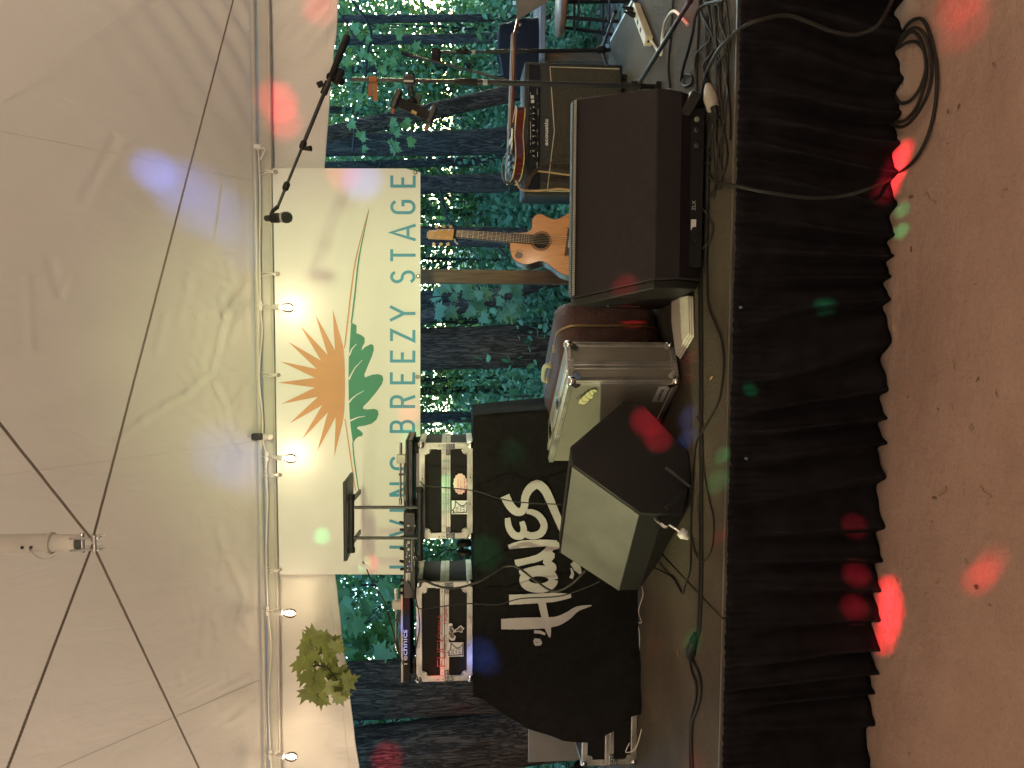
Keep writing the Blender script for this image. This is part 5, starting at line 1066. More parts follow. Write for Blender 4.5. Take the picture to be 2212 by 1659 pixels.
hh = .022; mb = MB(); o_ = cA - eD * .0022 + lD * .16 + up * .062; text(mb, 'pedaltrain', (0, 0, 0), (1, 0, 0), (0, 1, 0), 1.0); kx = .098 / text_w('pedaltrain')
mb.v = [tuple(o_ - lD * (p[0] * kx) + up * (p[1] * hh)) for p in mb.v]; obj('lettering', mb, M_ink, npx, smooth=0, fix=False)
def cs(a, b, off=.0012): p = onpl(1161.2 + a * .2279, 621.1 + b * .2279, cA, -eD); return p - eD * off
bug = [(380, 1100), (395, 1060), (430, 1025), (470, 990), (505, 965), (540, 958), (565, 970), (560, 990), (535, 1000), (520, 1050), (490, 1060), (480, 1080), (440, 1110), (410, 1105)]
sk = obj('doodle_sticker', MB().flat([cs(*p) for p in bug]), mat('yellow_sticker', (.62, .60, .33), .5), pc_, smooth=0)
dl = MB()
for l in [bug + [bug[0]], [(410, 1040), (430, 1080), (470, 1075)], [(445, 1015), (470, 1045), (500, 1055)], [(485, 985), (500, 1015), (525, 1020)], [(425, 1020), (420, 1030)], [(520, 965), (530, 990), (550, 995)]] + [[(380 + 34 * k + 10 * math.cos(a), 1045 - 24 * k + 12 * math.sin(a)) for a in np.linspace(0, 6.28, 9)] for k in range(4)]:
    vs2, fs = ribbon(l, 4.2); dl.add([cs(p.x, p.y, .0024) for p in vs2], fs)
obj('doodle_lines', dl, M_ink, sk, smooth=0)

# ================================================================== brown hard case behind it
M_lea = mat('maroon_hard_shell', (.055, .027, .022), .55, spec=.25, var=.3, vs=12, bump=.35, bs=70)
M_gold = mat('brass_trim', (.30, .21, .09), .45, .8)
_c = cA + eD * .385 + lD * .50; sx_, sy_ = _c.x, _c.y; ang = R(-55)
sc_ = thing('hard_case', 'maroon moulded hard case with brass trim standing behind the grey flight case', 'case', (sx_, sy_, S))
def rbox(w, d, h, r, n=6):
    out = []
    for cx_, cz_, a0 in ((w - r, h - r, 0), (-w + r, h - r, 90), (-w + r, r, 180), (w - r, r, 270)):
        out += [(cx_ + r * math.cos(R(a0 + 90 * k / n)), cz_ + r * math.sin(R(a0 + 90 * k / n))) for k in range(n + 1)]
    return out
def scp(x, y, z): return V((sx_ + x * math.cos(ang) - y * math.sin(ang), sy_ + x * math.sin(ang) + y * math.cos(ang), S + z))
hs = [(-.30, 0, .0)]
for nm, y0, y1, m in (('front_shell', -.165, -.006, M_lea), ('rear_shell', .006, .16, M_lea), ('trim', -.0055, .0055, M_gold)):
    mb = MB(); rings = []
    prof_ = [(0, 1.0), (.35, 1.0), (.75, .985), (.93, .95), (1, .88)] if nm != 'trim' else [(0, 1.012), (1, 1.012)]
    ys_ = [(y1 + (y0 - y1) * t if nm != 'rear_shell' else y0 + (y1 - y0) * t, s) for t, s in prof_]
    n = None
    for y, s in ys_:
        o_ = rbox(.37 * s, 0, .50 * (s * .5 + .5), .09 * s); n = len(o_); mb.v += [tuple(scp(a, y, b + (.50 * (1 - s) * .25) + .004)) for a, b in o_]
    for i in range(len(ys_) - 1): mb.f += [(i * n + k, i * n + (k + 1) % n, (i + 1) * n + (k + 1) % n, (i + 1) * n + k) for k in range(n)]
    mb.f += [tuple(range(n)), tuple((len(ys_) - 1) * n + k for k in range(n))]
    obj(nm, mb, m, sc_, smooth=50)
hq = [scp(-.07, -.03, .503), scp(-.065, -.03, .53), scp(.06, -.03, .535), scp(.065, -.03, .503)]
obj('handle', MB().tube(spline(hq, 5), .011, 10), mat('worn_ivory', (.35, .33, .24), .45), sc_)
for p in (scp(-.075, -.03, .501), scp(.075, -.03, .501), scp(.22, -.03, .501)): obj('latch', MB().box(p.x - .018, p.x + .018, p.y - .022, p.y + .022, p.z, p.z + .012), M_gold, sc_, bevel=.003)
# folded towel under it
tw_ = [fl(1462, 646, S), fl(1500, 640, S), fl(1502, 727, S), fl(1472, 776, S), fl(1462, 700, S)]
M_twl = mat('white_cotton', (.62, .56, .50), .9, bump=.35, bs=120)
tb_ = MB(); base = [V((p.x, p.y, S + .003)) for p in tw_]; c0 = sum(base, V()) / 5
for k in range(3): tb_.prism([c0 + (p - c0) * (1 - .02 * k) + V((.004 * k, .003 * k, .0075 * k)) for p in base], (0, 0, .007))
solo('folded_towel', tb_, M_twl, 'folded white cloth lying flat between the two floor monitors', 'towel', bevel=.003)

# ================================================================== amplifier
YA = 4.42
ax0, az1 = xz(1132, 421, YA); ax1 = xz(1132, 131, YA)[0]; az0 = S + .03
amp = thing('guitar_amplifier', 'black combo amplifier with pale piping and a row of knobs', 'amplifier', ((ax0 + ax1) / 2, YA + .13, S))
obj('cabinet', MB().box(ax0, ax1, YA + .014, YA + .30, az0, az1), mat('black_tolex', (.016, .017, .019), .6, bump=.4, bs=260), amp, bevel=.010)
for x in (ax0 + .06, ax1 - .06):
    for y in (YA + .05, YA + .25): obj('foot', MB().cyl((x, y, S), (x, y, az0), .018), M_rub, amp)
fx = lambda a, b, off=0.: at(1053.1 + a * .2115, 108 + b * .2115, YA + .012) + V((0, -off, 0))     # zoom 5 (1950,200; 450/1149)
M_gcl = mat('amp_grille_cloth', (.04, .035, .027), .85, var=.35, vs=90, bump=.6, bs=330)
c_tl, c_tr = fx(610, 1440), fx(638, 172); dip = fx(683, 830); bl_, br_ = V((c_tl.x, c_tl.y, az0 + .02)), V((c_tr.x, c_tr.y, az0 + .02))
gp = [bl_, br_, c_tr, dip, c_tl]
obj('grille_cloth', MB().prism([p + V((0, -.001, 0)) for p in gp], (0, .012, 0)), M_gcl, amp)
obj('piping', MB().tube([bl_, c_tl, dip, c_tr, br_], .0032, 6), mat('cream_piping', (.52, .47, .36), .5), amp)
obj('control_panel', MB().box(ax0 + .02, ax1 - .02, YA + .004, YA + .013, fx(535, 0).z, fx(420, 0).z), mat('gloss_black_panel', (.008, .008, .009), .25), amp, bevel=.002)
for i, b in enumerate((600, 658, 720, 782, 835, 890, 955, 1040, 1095)):
    p = fx(472, b, .008); kb = obj('knob', MB().lathe(p, (0, -1, 0), [(0, .012), (.004, .0115), (.014, .0095), (.0155, .002)], 16), M_rub, amp)
    a = random.uniform(-.9, .9); obj('pointer', MB().obox(p + V((math.sin(a) * .004, -.0162, math.cos(a) * .004)), (math.cos(a) * .0012, 0, -math.sin(a) * .0012), (0, .0006, 0), (math.sin(a) * .006, 0, math.cos(a) * .006)), M_wht, kb, smooth=0)
pm_ = MB()
for a, b, l in ((437, 455, 30), (437, 600, 20), (437, 655, 16), (437, 830, 180), (437, 960, 30), (437, 1040, 26), (505, 430, 60), (515, 640, 60), (505, 830, 30), (510, 960, 26), (510, 1070, 50), (505, 1180, 60)):
    p = fx(a, b, .0095); h_ = l * .2115 / F_PX * YA / 2; pm_.box(p.x - h_, p.x + h_, p.y, p.y + .0006, p.z - .001, p.z + .001)
for a, b in ((455, 485), (458, 530)): p = fx(a, b, .0105); pm_.box(p.x - .009, p.x + .009, p.y, p.y + .0014, p.z - .009, p.z + .009)
obj('panel_marks', pm_, mat('panel_print'), amp, smooth=0)
p = fx(618, 978, .003); hgt = (fx(588, 0).z - fx(618, 0).z) * 1.25; mb = text(MB(), 'acoustic', p, ux, uz, hgt); k = ((fx(0, 690).x - p.x)) / (text_w('acoustic') * hgt); mb.v = [(p.x + (a - p.x) * k, b, c) for a, b, c in mb.v]
obj('logo', mb, mat('silver_logo'), amp, smooth=0, fix=False)

# ---- electric guitar lying on the amplifier, body outline in its own plane (u along neck, v across)
def outline_pts(P, n=10): return [(q.x, q.y) for q in spline([(a, b, 0) for a, b in P] + [(*P[0], 0)], n)[:-1]]
EB = outline_pts([(-.20, 0), (-.185, .11), (-.11, .175), (-.02, .145), (.04, .115), (.10, .125), (.165, .155), (.20, .125), (.17, .075), (.135, .035), (.14, -.03), (.17, -.07), (.20, -.12), (.165, -.15), (.10, -.125), (.04, -.115), (-.02, -.145), (-.11, -.175), (-.185, -.11)], 5)
g0 = at(1110, 320, YA + .14); gb = V((g0.x, YA + .15, az1 + .004))
gu = (V((1, .06, -.035))).normalized(); gn = V((0, -.10, 1)); gn = (gn - gu * gn.dot(gu)).normalized(); gv = gn.cross(gu)
M_burst = mat('dark_sunburst', (.085, .016, .008), .18, var=.3, vs=4, coat=.6); M_cream = mat('cream_binding', (.60, .42, .20), .45); M_rose = mat('rosewood', (.045, .022, .014), .5, var=.3, vs=20); M_str = mat('string_steel', (.6, .55, .45), .3, .9)
gt_ = thing('electric_guitar', 'sunburst electric guitar with cream binding lying on top of the amplifier', 'guitar', gb)
def gp_(u, v, n): return gb + gu * u + gv * v + gn * (n + .012)
TH = .050
obj('body', MB().loft([gp_(u, v, 0) for u, v in EB], [gp_(u, v, TH) for u, v in EB]), M_burst, gt_, bevel=.003, smooth=50)
for n in (.001, TH - .001): obj('binding', MB().tube([gp_(u * 1.006, v * 1.006, n) for u, v in EB + EB[:1]], .0032, 6), M_cream, gt_)
obj('neck', MB().hexa([gp_(.12, -.026, TH - .012), gp_(.66, -.021, TH - .006), gp_(.66, .021, TH - .006), gp_(.12, .026, TH - .012), gp_(.12, -.026, TH + .012), gp_(.66, -.021, TH + .012), gp_(.66, .021, TH + .012), gp_(.12, .026, TH + .012)]), M_burst, gt_, bevel=.008)
obj('fingerboard', MB().hexa([gp_(.10, -.027, TH + .0125), gp_(.66, -.0215, TH + .0125), gp_(.66, .0215, TH + .0125), gp_(.10, .027, TH + .0125), gp_(.10, -.027, TH + .018), gp_(.66, -.0215, TH + .018), gp_(.66, .0215, TH + .018), gp_(.10, .027, TH + .018)]), M_rose, gt_)
obj('binding', MB().tube([gp_(.10, -.0275, TH + .014), gp_(.66, -.022, TH + .014)], .002, 5), M_cream, gt_)
obj('headstock', MB().hexa([gp_(.66, -.024, TH - .008), gp_(.84, -.036, TH - .04), gp_(.84, .036, TH - .04), gp_(.66, .024, TH - .008), gp_(.66, -.024, TH + .010), gp_(.84, -.036, TH - .026), gp_(.84, .036, TH - .026), gp_(.66, .024, TH + .010)]), M_burst, gt_, bevel=.004)
for k in range(3):
    for s in (-1, 1): obj('tuner', MB().cyl(gp_(.70 + .045 * k, s * .03, TH - .018 - .008 * k), gp_(.70 + .045 * k, s * .055, TH - .022 - .008 * k), .006, .008), M_chr, gt_)
for u in (.075, -.01): obj('pickup', MB().obox(gp_(u, 0, TH + .008), gu * .018, gv * .036, gn * .008), M_blk, gt_, bevel=.003)
obj('pickup_ring', MB().obox(gp_(.035, 0, TH + .004), gu * .06, gv * .046, gn * .002), M_cream, gt_)
obj('bridge', MB().obox(gp_(-.06, 0, TH + .010), gu * .007, gv * .042, gn * .005), M_chr, gt_, bevel=.002); obj('tailpiece', MB().obox(gp_(-.10, 0, TH + .010), gu * .008, gv * .046, gn * .006), M_chr, gt_, bevel=.003)
for u, v in ((-.12, -.10), (-.08, -.13), (-.15, -.07), (-.05, -.105)): obj('control_knob', MB().lathe(gp_(u, v, TH), gn, [(0, .012), (.014, .010), (.016, .002)], 12), M_blk, gt_)
obj('pickguard', MB().loft([gp_(u, v, TH + .006) for u, v in ((.10, -.035), (.08, -.09), (-.04, -.10), (-.05, -.045))], [gp_(u, v, TH + .009) for u, v in ((.10, -.035), (.08, -.09), (-.04, -.10), (-.05, -.045))]), M_cream, gt_)
sm_ = MB()
for k in range(6): sm_.tube([gp_(-.10, -.026 + .0104 * k, TH + .019), gp_(.66, -.018 + .0072 * k, TH + .021)], .0008, 4)
obj('strings', sm_, M_str, gt_)
M_strap = mat('brown_patterned_strap', (.035, .02, .011), .7, var=.7, vs=45)
st_p = spline([gp_(-.205, .02, .03), gp_(-.20, -.02, .085), gp_(-.13, -.05, .105), gp_(-.05, -.08, .085), gp_(.01, -.13, .06)], 6)
mb = MB()
for i in range(len(st_p) - 1): mb.hexa([st_p[i] - gv * .024, st_p[i + 1] - gv * .024, st_p[i + 1] + gv * .024, st_p[i] + gv * .024] + [q + gn * .003 for q in (st_p[i] - gv * .024, st_p[i + 1] - gv * .024, st_p[i + 1] + gv * .024, st_p[i] + gv * .024)])
s2 = spline([gp_(-.205, .0, .03), gp_(-.225, -.10, .0), fx(400, 1400, .02), fx(430, 1310, .02), fx(500, 1230, .015), fx(570, 1170, .015), fx(650, 1160, .015), fx(870, 1155, .015)], 6)
for i in range(len(s2) - 1):
    d = V((0, 0, 1)).cross(s2[i + 1] - s2[i]); a = (s2[i + 1] - s2[i]).normalized().cross(V((0, 1, 0))) * (.011 if i < 24 else .004); mb.hexa([s2[i] - a, s2[i + 1] - a, s2[i + 1] + a, s2[i] + a] + [q + V((0, -.003, 0)) for q in (s2[i] - a, s2[i + 1] - a, s2[i + 1] + a, s2[i] + a)])
solo('guitar_strap', mb, M_strap, 'brown patterned guitar strap draped over the end of the electric guitar', 'strap')
ic = MB().tube(spline([fx(280, 1360, .07), fx(295, 1400, .08), fx(335, 1440, .06), fx(430, 1447, .03), fx(600, 1440, .03), fx(720, 1428, .03), fx(860, 1440, .03), fx(1000, 1445, .03)], 6), .0065, 8)
solo('instrument_cable', ic, M_tan, 'tan cable plugged in the end of the electric guitar, hanging over the amplifier', 'cable')
solo('instrument_cable', MB().tube(spline([fx(515, 1245, .02), fx(640, 1258, .02), fx(760, 1275, .02), fx(880, 1290, .02), fx(1000, 1300, .02)], 5), .005, 8), M_tan, 'tan cable hanging down the amplifier front beside the strap', 'cable')

# ================================================================== acoustic guitar
M_spr = mat('spruce_top', (.50, .205, .045), .3, var=.10, vs=5, coat=.4, stretch=(14, 14, .6)); M_mah = mat('mahogany_side', (.06, .022, .014), .38, var=.3, coat=.15)
AB = outline_pts([(0, -.245), (-.11, -.235), (-.19, -.15), (-.185, -.06), (-.135, .02), (-.125, .065), (-.15, .14), (-.125, .215), (-.06, .243), (-.03, .245), (.028, .238), (.034, .20), (.045, .155), (.075, .134), (.12, .138), (.152, .118), (.157, .085), (.14, .045), (.132, .01), (.145, -.025), (.185, -.08), (.19, -.15), (.11, -.235)], 5)
gc = at(1196, 521, 4.42); lean = R(8.5); til = R(12); yw = R(16)
def ag(x, z, y=0.):       # local guitar frame -> world (x across, z along neck, y out of the back)
    a = x * math.cos(lean) + z * math.sin(lean); c = -x * math.sin(lean) + z * math.cos(lean)
    yy_ = y * math.cos(til) + c * math.sin(til) * 1.0; cc_ = c * math.cos(til) - y * math.sin(til)
    return V((gc.x + a * math.cos(yw) - yy_ * math.sin(yw), gc.y + a * math.sin(yw) + yy_ * math.cos(yw), gc.z + cc_))
agt = thing('acoustic_guitar', 'natural spruce cutaway acoustic guitar standing at the back of the stage', 'guitar', ag(0, -.245, .05))
AX = V((1, 0, 0))
obj('sides', MB().loft([ag(x, z, .004) for x, z in AB], [ag(x, z, .105) for x, z in AB]), M_mah, agt, bevel=.003, smooth=50)
obj('soundboard', MB().loft([ag(x * 1.008, z * 1.008, .0) for x, z in AB], [ag(x * 1.008, z * 1.008, .0035) for x, z in AB]), M_spr, agt, smooth=50)
obj('binding', MB().tube([ag(x * 1.01, z * 1.01, .002) for x, z in AB + AB[:1]], .0025, 6), M_rose, agt)
sh_ = (-.005, .072)
def disc(r, off, n=28): return [ag(sh_[0] + r * math.cos(2 * math.pi * k / n), sh_[1] + r * math.sin(2 * math.pi * k / n), off) for k in range(n)]
obj('sound_hole', MB().loft(disc(.047, -.0006), disc(.047, .003)), mat('dark_interior', (.012, .008, .006), .9), agt)
for r in (.052, .058): obj('rosette', MB().tube(disc(r, -.0005) + disc(r, -.0005)[:1], .0018, 5), M_rose, agt)
obj('bridge', MB().loft([ag(x, z, -.008) for x, z in ((-.085, -.072), (.085, -.072), (.08, -.098), (.03, -.105), (-.03, -.105), (-.08, -.098))], [ag(x, z, -.0005) for x, z in ((-.085, -.072), (.085, -.072), (.08, -.098), (.03, -.105), (-.03, -.105), (-.08, -.098))]), M_rose, agt, bevel=.002)
bp_ = MB()
for k in range(6): bp_.ball(ag(-.03 + .012 * k, -.09, -.010), .004, 8, 6)
obj('bridge_pins', bp_, M_wht, agt, smooth=180)
obj('neck', MB().loft([ag(x, .08 if i < 2 else .575, .0) for i, x in enumerate((-.028, .028, .022, -.022))], [ag(x, .22 if i < 2 else .575, .026 if i > 1 else .03) for i, x in enumerate((-.02, .02, .016, -.016))]), M_mah, agt, bevel=.004)
obj('fingerboard', MB().loft([ag(x, z, -.009) for x, z in ((-.0285, .118), (.0285, .118), (.0225, .575), (-.0225, .575))], [ag(x, z, -.0008) for x, z in ((-.0285, .118), (.0285, .118), (.0225, .575), (-.0225, .575))]), M_rose, agt)
fm = MB(); z = .575; L0 = .648
for k in range(1, 20):
    zf = .575 - (L0 - L0 / 2 ** (k / 12)); w_f = .0225 + .006 * (.575 - zf) / .457
    if zf > .12: fm.tube([ag(-w_f, zf, -.0098), ag(w_f, zf, -.0098)], .0011, 5)
obj('frets', fm, M_str, agt)
dm = MB()
for k in (3, 5, 7, 9, 12, 15):
    zf = .575 - (L0 - (L0 / 2 ** ((k - .5) / 12)));
    for xx_ in ((-.010, .010) if k == 12 else (0,)): dm.ball(ag(xx_, zf, -.0092), .0026, 8, 5)
obj('position_dots', dm, M_wht, agt, smooth=180)
obj('nut', MB().loft([ag(x, z, -.012) for x, z in ((-.0225, .576), (.0225, .576), (.0225, .581), (-.0225, .581))], [ag(x, z, .0) for x, z in ((-.0225, .576), (.0225, .576), (.0225, .581), (-.0225, .581))]), M_cream, agt)
HD = [(-.024, .582), (.024, .582), (.034, .60), (.026, .75), (.012, .762), (-.012, .762), (-.026, .75), (-.034, .60)]
obj('headstock', MB().loft([ag(x, z, .0 + (z - .58) * .2) for x, z in HD], [ag(x, z, .014 + (z - .58) * .2) for x, z in HD]), mat('maple_veneer', (.50, .27, .10), .35), agt, bevel=.002)
for k in range(3):
    for s in (-1, 1):
        z = .622 + .045 * k; x = s * (.022 - .003 * k); tn = obj('tuner', MB().cyl(ag(x, z, -.008 + (z - .58) * .2), ag(x, z, .005 + (z - .58) * .2), .0055), M_chr, agt)
        obj('tuner_button', MB().ball(ag(s * .055, z, .02 + (z - .58) * .2), .011, 10, 8, (.9, .5, 1)), M_cream, tn, smooth=180)
obj('capo', MB().loft([ag(x, z, -.018) for x, z in ((-.032, .588), (.032, .588), (.030, .572), (-.030, .572))], [ag(x, z, .035) for x, z in ((-.032, .588), (.032, .588), (.030, .572), (-.030, .572))]), M_rub, agt, bevel=.004)
obj('capo_lever', MB().tube(spline([ag(-.03, .58, .0), ag(-.048, .572, .0), ag(-.06, .555, .0)], 4), .005, 6), M_slv, agt)
vs2 = [(x, z) for x, z in ((-.115, .205), (-.10, .215), (-.092, .205), (-.085, .21), (-.08, .195), (-.085, .175), (-.095, .165), (-.112, .168), (-.122, .185))]
obj('sticker', MB().flat([ag(x, z, -.0012) for x, z in vs2]), M_mah, agt, smooth=0)
obj('sticker', MB().add([ag(p.x, p.y, -.0012) for p in ribbon([(-.072, .208), (-.074, .165)], .003)[0]], [(0, 1, 3, 2)]), M_mah, agt, smooth=0)
sm_ = MB()
for k in range(6): sm_.tube([ag(-.028 + .0112 * k, -.085, -.013), ag(-.018 + .0072 * k, .578, -.014)], .0007, 4)
obj('strings', sm_, M_str, agt)
gs = thing('guitar_stand', 'black tubular stand holding the acoustic guitar', 'stand', ag(0, -.27, .05))
fp = ag(0, -.245, .05); mb = MB()
mb.tube([V((fp.x - .17, fp.y - .08, S + .008)), V((fp.x, fp.y + .05, fp.z - .02)), V((fp.x + .17, fp.y - .08, S + .008))], .009, 8).tube([V((fp.x, fp.y + .05, fp.z - .02)), ag(0, .1, .15), ag(0, .30, .08)], .009, 8).tube([V((fp.x, fp.y + .05, fp.z - .02)), V((fp.x, fp.y + .24, S + .008))], .009, 8)
obj('frame', mb, M_blk, gs); obj('cradle', MB().tube(spline([ag(-.12, -.235, -.02), ag(-.12, -.262, .0), ag(-.12, -.262, .12), ag(.12, -.262, .12), ag(.12, -.262, .0), ag(.12, -.235, -.02)], 4), .009, 8), M_rub, gs)

# ================================================================== microphone stands
def z4(a, b): return (540.1 + a / 3, b / 3)
YM = 3.73
mb_ = fl(1425, 186, S); ms = thing('microphone_stand', 'black tripod boom microphone stand reaching up to the tent beam', 'microphone stand', (mb_.x, mb_.y, S))
pt_ = at(757, 171, YM); pb_ = at(1418, 187, YM)
pmid = pb_ + (pt_ - pb_) * .62
obj('lower_tube', MB().cyl(pb_, pmid, .0125), M_blk, ms); obj('upper_tube', MB().cyl(pmid, pt_, .0088), mat('dark_chrome', (.03, .027, .028), .4, .3), ms)
obj('height_clutch', MB().lathe(pmid - V((0, 0, .04)), (0, 0, 1), [(0, .014), (.01, .017), (.08, .016), (.1, .012), (.11, .010)], 14), M_rub, ms)
obj('tape_band', MB().cyl(pb_ + (pt_ - pb_) * .56, pb_ + (pt_ - pb_) * .575, .0132), mat('grey_tape', (.3, .32, .33), .5), ms)
hub = V((pb_.x, pb_.y, S + .11)); obj('hub', MB().lathe(hub - V((0, 0, .02)), (0, 0, 1), [(0, .018), (.005, .024), (.05, .024), (.06, .016)], 14), M_rub, ms)
e1 = fl(1502, -16, S + .012); legs = [e1, V((mb_.x - .27, mb_.y - .10, S + .012)), V((mb_.x - .02, mb_.y + .32, S + .012))]
for e in legs:
    lg = obj('leg', MB().cyl(hub + (e - hub) * .05, e, .010), M_blk, ms); obj('foot', MB().cyl(e - (e - hub).normalized() * .05, e, .013), M_rub, lg)
obj('leg_knuckle', MB().obox(at(1428, 186, YM - .01), (.02, 0, 0), (0, .015, 0), (0, 0, .028)), M_rub, ms, bevel=.005)
b0 = at(750, 79, YM - .02); b1 = at(*z4(180, 1340), 3.58); bv = b1 - b0
obj('boom', MB().cyl(b0, b1, .0065), M_blk, ms); obj('boom', MB().cyl(b0 + bv * .25, b0 + bv * .66, .0088), M_blk, ms)
obj('boom_grip', MB().lathe(b0 - bv.normalized() * .005, bv, [(0, .013), (.01, .017), (.12, .0165), (.14, .014), (.2, .013), (.22, .010)], 14), M_rub, ms)
cp_ = at(728, 164, YM - .02); obj('boom_clutch', MB().obox(cp_, (.03, 0, -.02), (0, .02, 0), (.012, 0, .018)), M_rub, ms, bevel=.006)
obj('clutch_knob', MB().cyl(at(714, 170, YM - .02) + V((0, -.03, 0)), at(735, 172, YM) + V((0, .03, 0)), .019), M_rub, ms); obj('wing_nut', MB().obox(at(692, 182, YM - .02), (.012, .0, .006), (0, .007, 0), (-.006, 0, .014)), M_rub, ms, bevel=.003)
obj('clutch_knob', MB().cyl(at(704, 190, YM - .03) - bv.normalized() * .03, at(704, 190, YM - .03) + bv.normalized() * .03, .016), M_rub, ms)
for k in (.62, .86): obj('boom_collar', MB().lathe(b0 + bv * k, bv, [(0, .010), (.008, .015), (.03, .015), (.04, .010)], 12), M_rub, ms)
q = b0 + bv * .665; obj('thumb_screw', MB().cyl(q, q + V((.0, -.01, -.045)), .006, .013), M_rub, ms)
obj('swivel', MB().tube([b1, at(590, 455, 3.57), at(585, 466, 3.56)], [.010, .009, .008], 10), M_rub, ms)
# microphone in its clip
m0, m1 = at(572, 472, 3.55), at(612, 470, 3.53); md = (m1 - m0).normalized()
mc = thing('microphone', 'black vocal microphone in a clip at the end of the boom', 'microphone', m0)
obj('handle', MB().lathe(m0, md, [(0, .010), (.004, .0135), (.03, .0145), (.036, .018), (.05, .0195), (.075, .020), (.08, .022)], 18), M_blk, mc)
obj('ring', MB().lathe(m0 + md * .080, md, [(0, .0235), (.008, .0235)], 18), M_alu, mc); obj('grille', MB().lathe(m0 + md * .088, md, [(0, .023), (.01, .0255), (.022, .025), (.034, .019), (.04, .008), (.041, .001)], 18), M_gril, mc, smooth=180)
obj('clip', MB().lathe(m0 + md * .028 + V((0, .002, 0)), md, [(0, .019), (.002, .0205), (.036, .0225), (.038, .020)], 16), M_rub, mc)
# brown tie and phone clamp on the pole
def pole(v): return at(v, 171 + 16 * (v - 757) / 661, YM)
p = pole(806); t = thing('velcro_tie', 'brown hook and loop tie wrapped round the tall microphone stand', 'cable tie', p)
M_vel = mat('brown_velcro', (.33, .12, .05), .9); obj('loop', MB().lathe(p - V((0, 0, .018)), (0, 0, 1), [(0, .013), (.001, .0155), (.035, .0155), (.036, .013)], 12), M_vel, t)
for a, b, c in ((800, 180, 208), (811, 180, 218)): obj('tail', MB().hexa([at(a - 4, b, YM - .016), at(a + 5, b, YM - .016), at(a + 5, b, YM - .012), at(a - 4, b, YM - .012), at(a - 5, c, YM - .022), at(a + 4, c, YM - .022), at(a + 4, c, YM - .019), at(a - 5, c, YM - .019)]), M_vel, t)
z7 = lambda a, b: (810.1 + a * .11725, 108.0 + b * .11725)     # zoom 7 (1500,200; 300/1382)
def pcp(a, b, dy=-.03): return at(*z7(a, b), YM + dy)
p = pole(883); ph = thing('phone_clamp', 'black phone holder with spring jaws clamped on the tall microphone stand', 'phone holder', p)
obj('pole_clamp', MB().obox(pcp(635, 570, -.01), (.022, 0, 0), (0, .022, 0), (0, 0, .024)), M_blk, ph, bevel=.004); obj('clamp_knob', MB().cyl(pcp(670, 520, .0), pcp(670, 440, .0), .016), M_rub, ph)
obj('clamp_plate', MB().obox(pcp(620, 575, -.036), (.004, 0, 0), (0, .003, 0), (0, 0, .022)), M_slv, ph)
obj('arm', MB().tube([pcp(650, 660), pcp(660, 760), pcp(690, 860)], [.012, .014, .011], 10), M_blk, ph); obj('ball_joint', MB().ball(pcp(690, 950), .022), M_rub, ph, smooth=180)
obj('locking_ring', MB().cyl(pcp(660, 900), pcp(705, 1060), .020), M_rub, ph); obj('lever', MB().obox(pcp(800, 900, -.02), (.006, 0, .012), (0, .006, 0), (-.022, 0, .008)), M_blk, ph, bevel=.003)
u_ = (pcp(1040, 1210, -.05) - pcp(390, 910, -.05)); un = u_.normalized(); vn = (un.cross(V((0, 1, 0)))).normalized()
obj('back_plate', MB().obox(pcp(720, 1090, -.05), un * (u_.length * .46), vn * .024, V((0, .010, 0))), M_rub, ph, bevel=.006)
obj('slide_rail', MB().obox(pcp(700, 1160, -.062), un * (u_.length * .36), vn * .004, V((0, .004, 0))), M_rub, ph, bevel=.003)
obj('badge', MB().obox(pcp(720, 1150, -.068), un * .014, vn * .008, V((0, .003, 0))), M_gold, ph, bevel=.002)
for (a, b) in ((390, 910), (1040, 1210)):
    c = pcp(a, b, -.055); obj('jaw', MB().obox(c, vn * .046, un * .016, V((0, .02, 0))), M_blk, ph, bevel=.009)
    e = pcp(a - 60 if a < 500 else 940, b + 215, -.06); obj('jaw_pad', MB().obox(e, vn * .010, un * .008, V((0, .010, 0))), M_vel, ph, bevel=.003)
# second, lower stand
s0 = fl(1326, 112, S); Y2 = s0.y; m2 = thing('microphone_stand', 'short black microphone stand with folded boom behind the amplifier corner', 'microphone stand', (s0.x, s0.y, S))
t0, t1 = at(1318, 108, Y2), at(950, 113, Y2)
obj('lower_tube', MB().cyl(t0, at(1060, 112, Y2), .0125), M_blk, m2); obj('upper_tube', MB().cyl(at(1060, 112, Y2), t1, .009), M_blk, m2)
obj('height_clutch', MB().lathe(at(1012, 112, Y2), (0, 0, 1), [(0, .012), (.01, .016), (.07, .015), (.08, .010)], 12), M_rub, m2); obj('tape_band', MB().cyl(at(1020, 112, Y2), at(1026, 112, Y2), .0132), mat('grey_tape'), m2)
obj('boom_clutch', MB().obox(at(942, 122, Y2 - .03), (.045, 0, .0), (0, .022, 0), (.004, 0, .028)), M_rub, m2, bevel=.010)
obj('boom', MB().cyl(at(869, 115, Y2 - .03), at(1150, 188, Y2 - .2), .0075), M_blk, m2); obj('boom_grip', MB().cyl(at(868, 114.6, Y2 - .03), at(912, 127, Y2 - .04), .0125), M_rub, m2)
obj('hub', MB().lathe((t0.x, t0.y, S + .05), (0, 0, 1), [(0, .018), (.01, .026), (.05, .022), (.06, .014)], 12), M_rub, m2)
for a in (200, 320, 80): 
    e = V((t0.x + .26 * math.cos(R(a)), t0.y + .20 * math.sin(R(a)) * .6, S + .010)); lg = obj('leg', MB().cyl((t0.x, t0.y, S + .075), e, .009), M_blk, m2); obj('foot', MB().ball(e, .013), M_rub, lg, smooth=180)

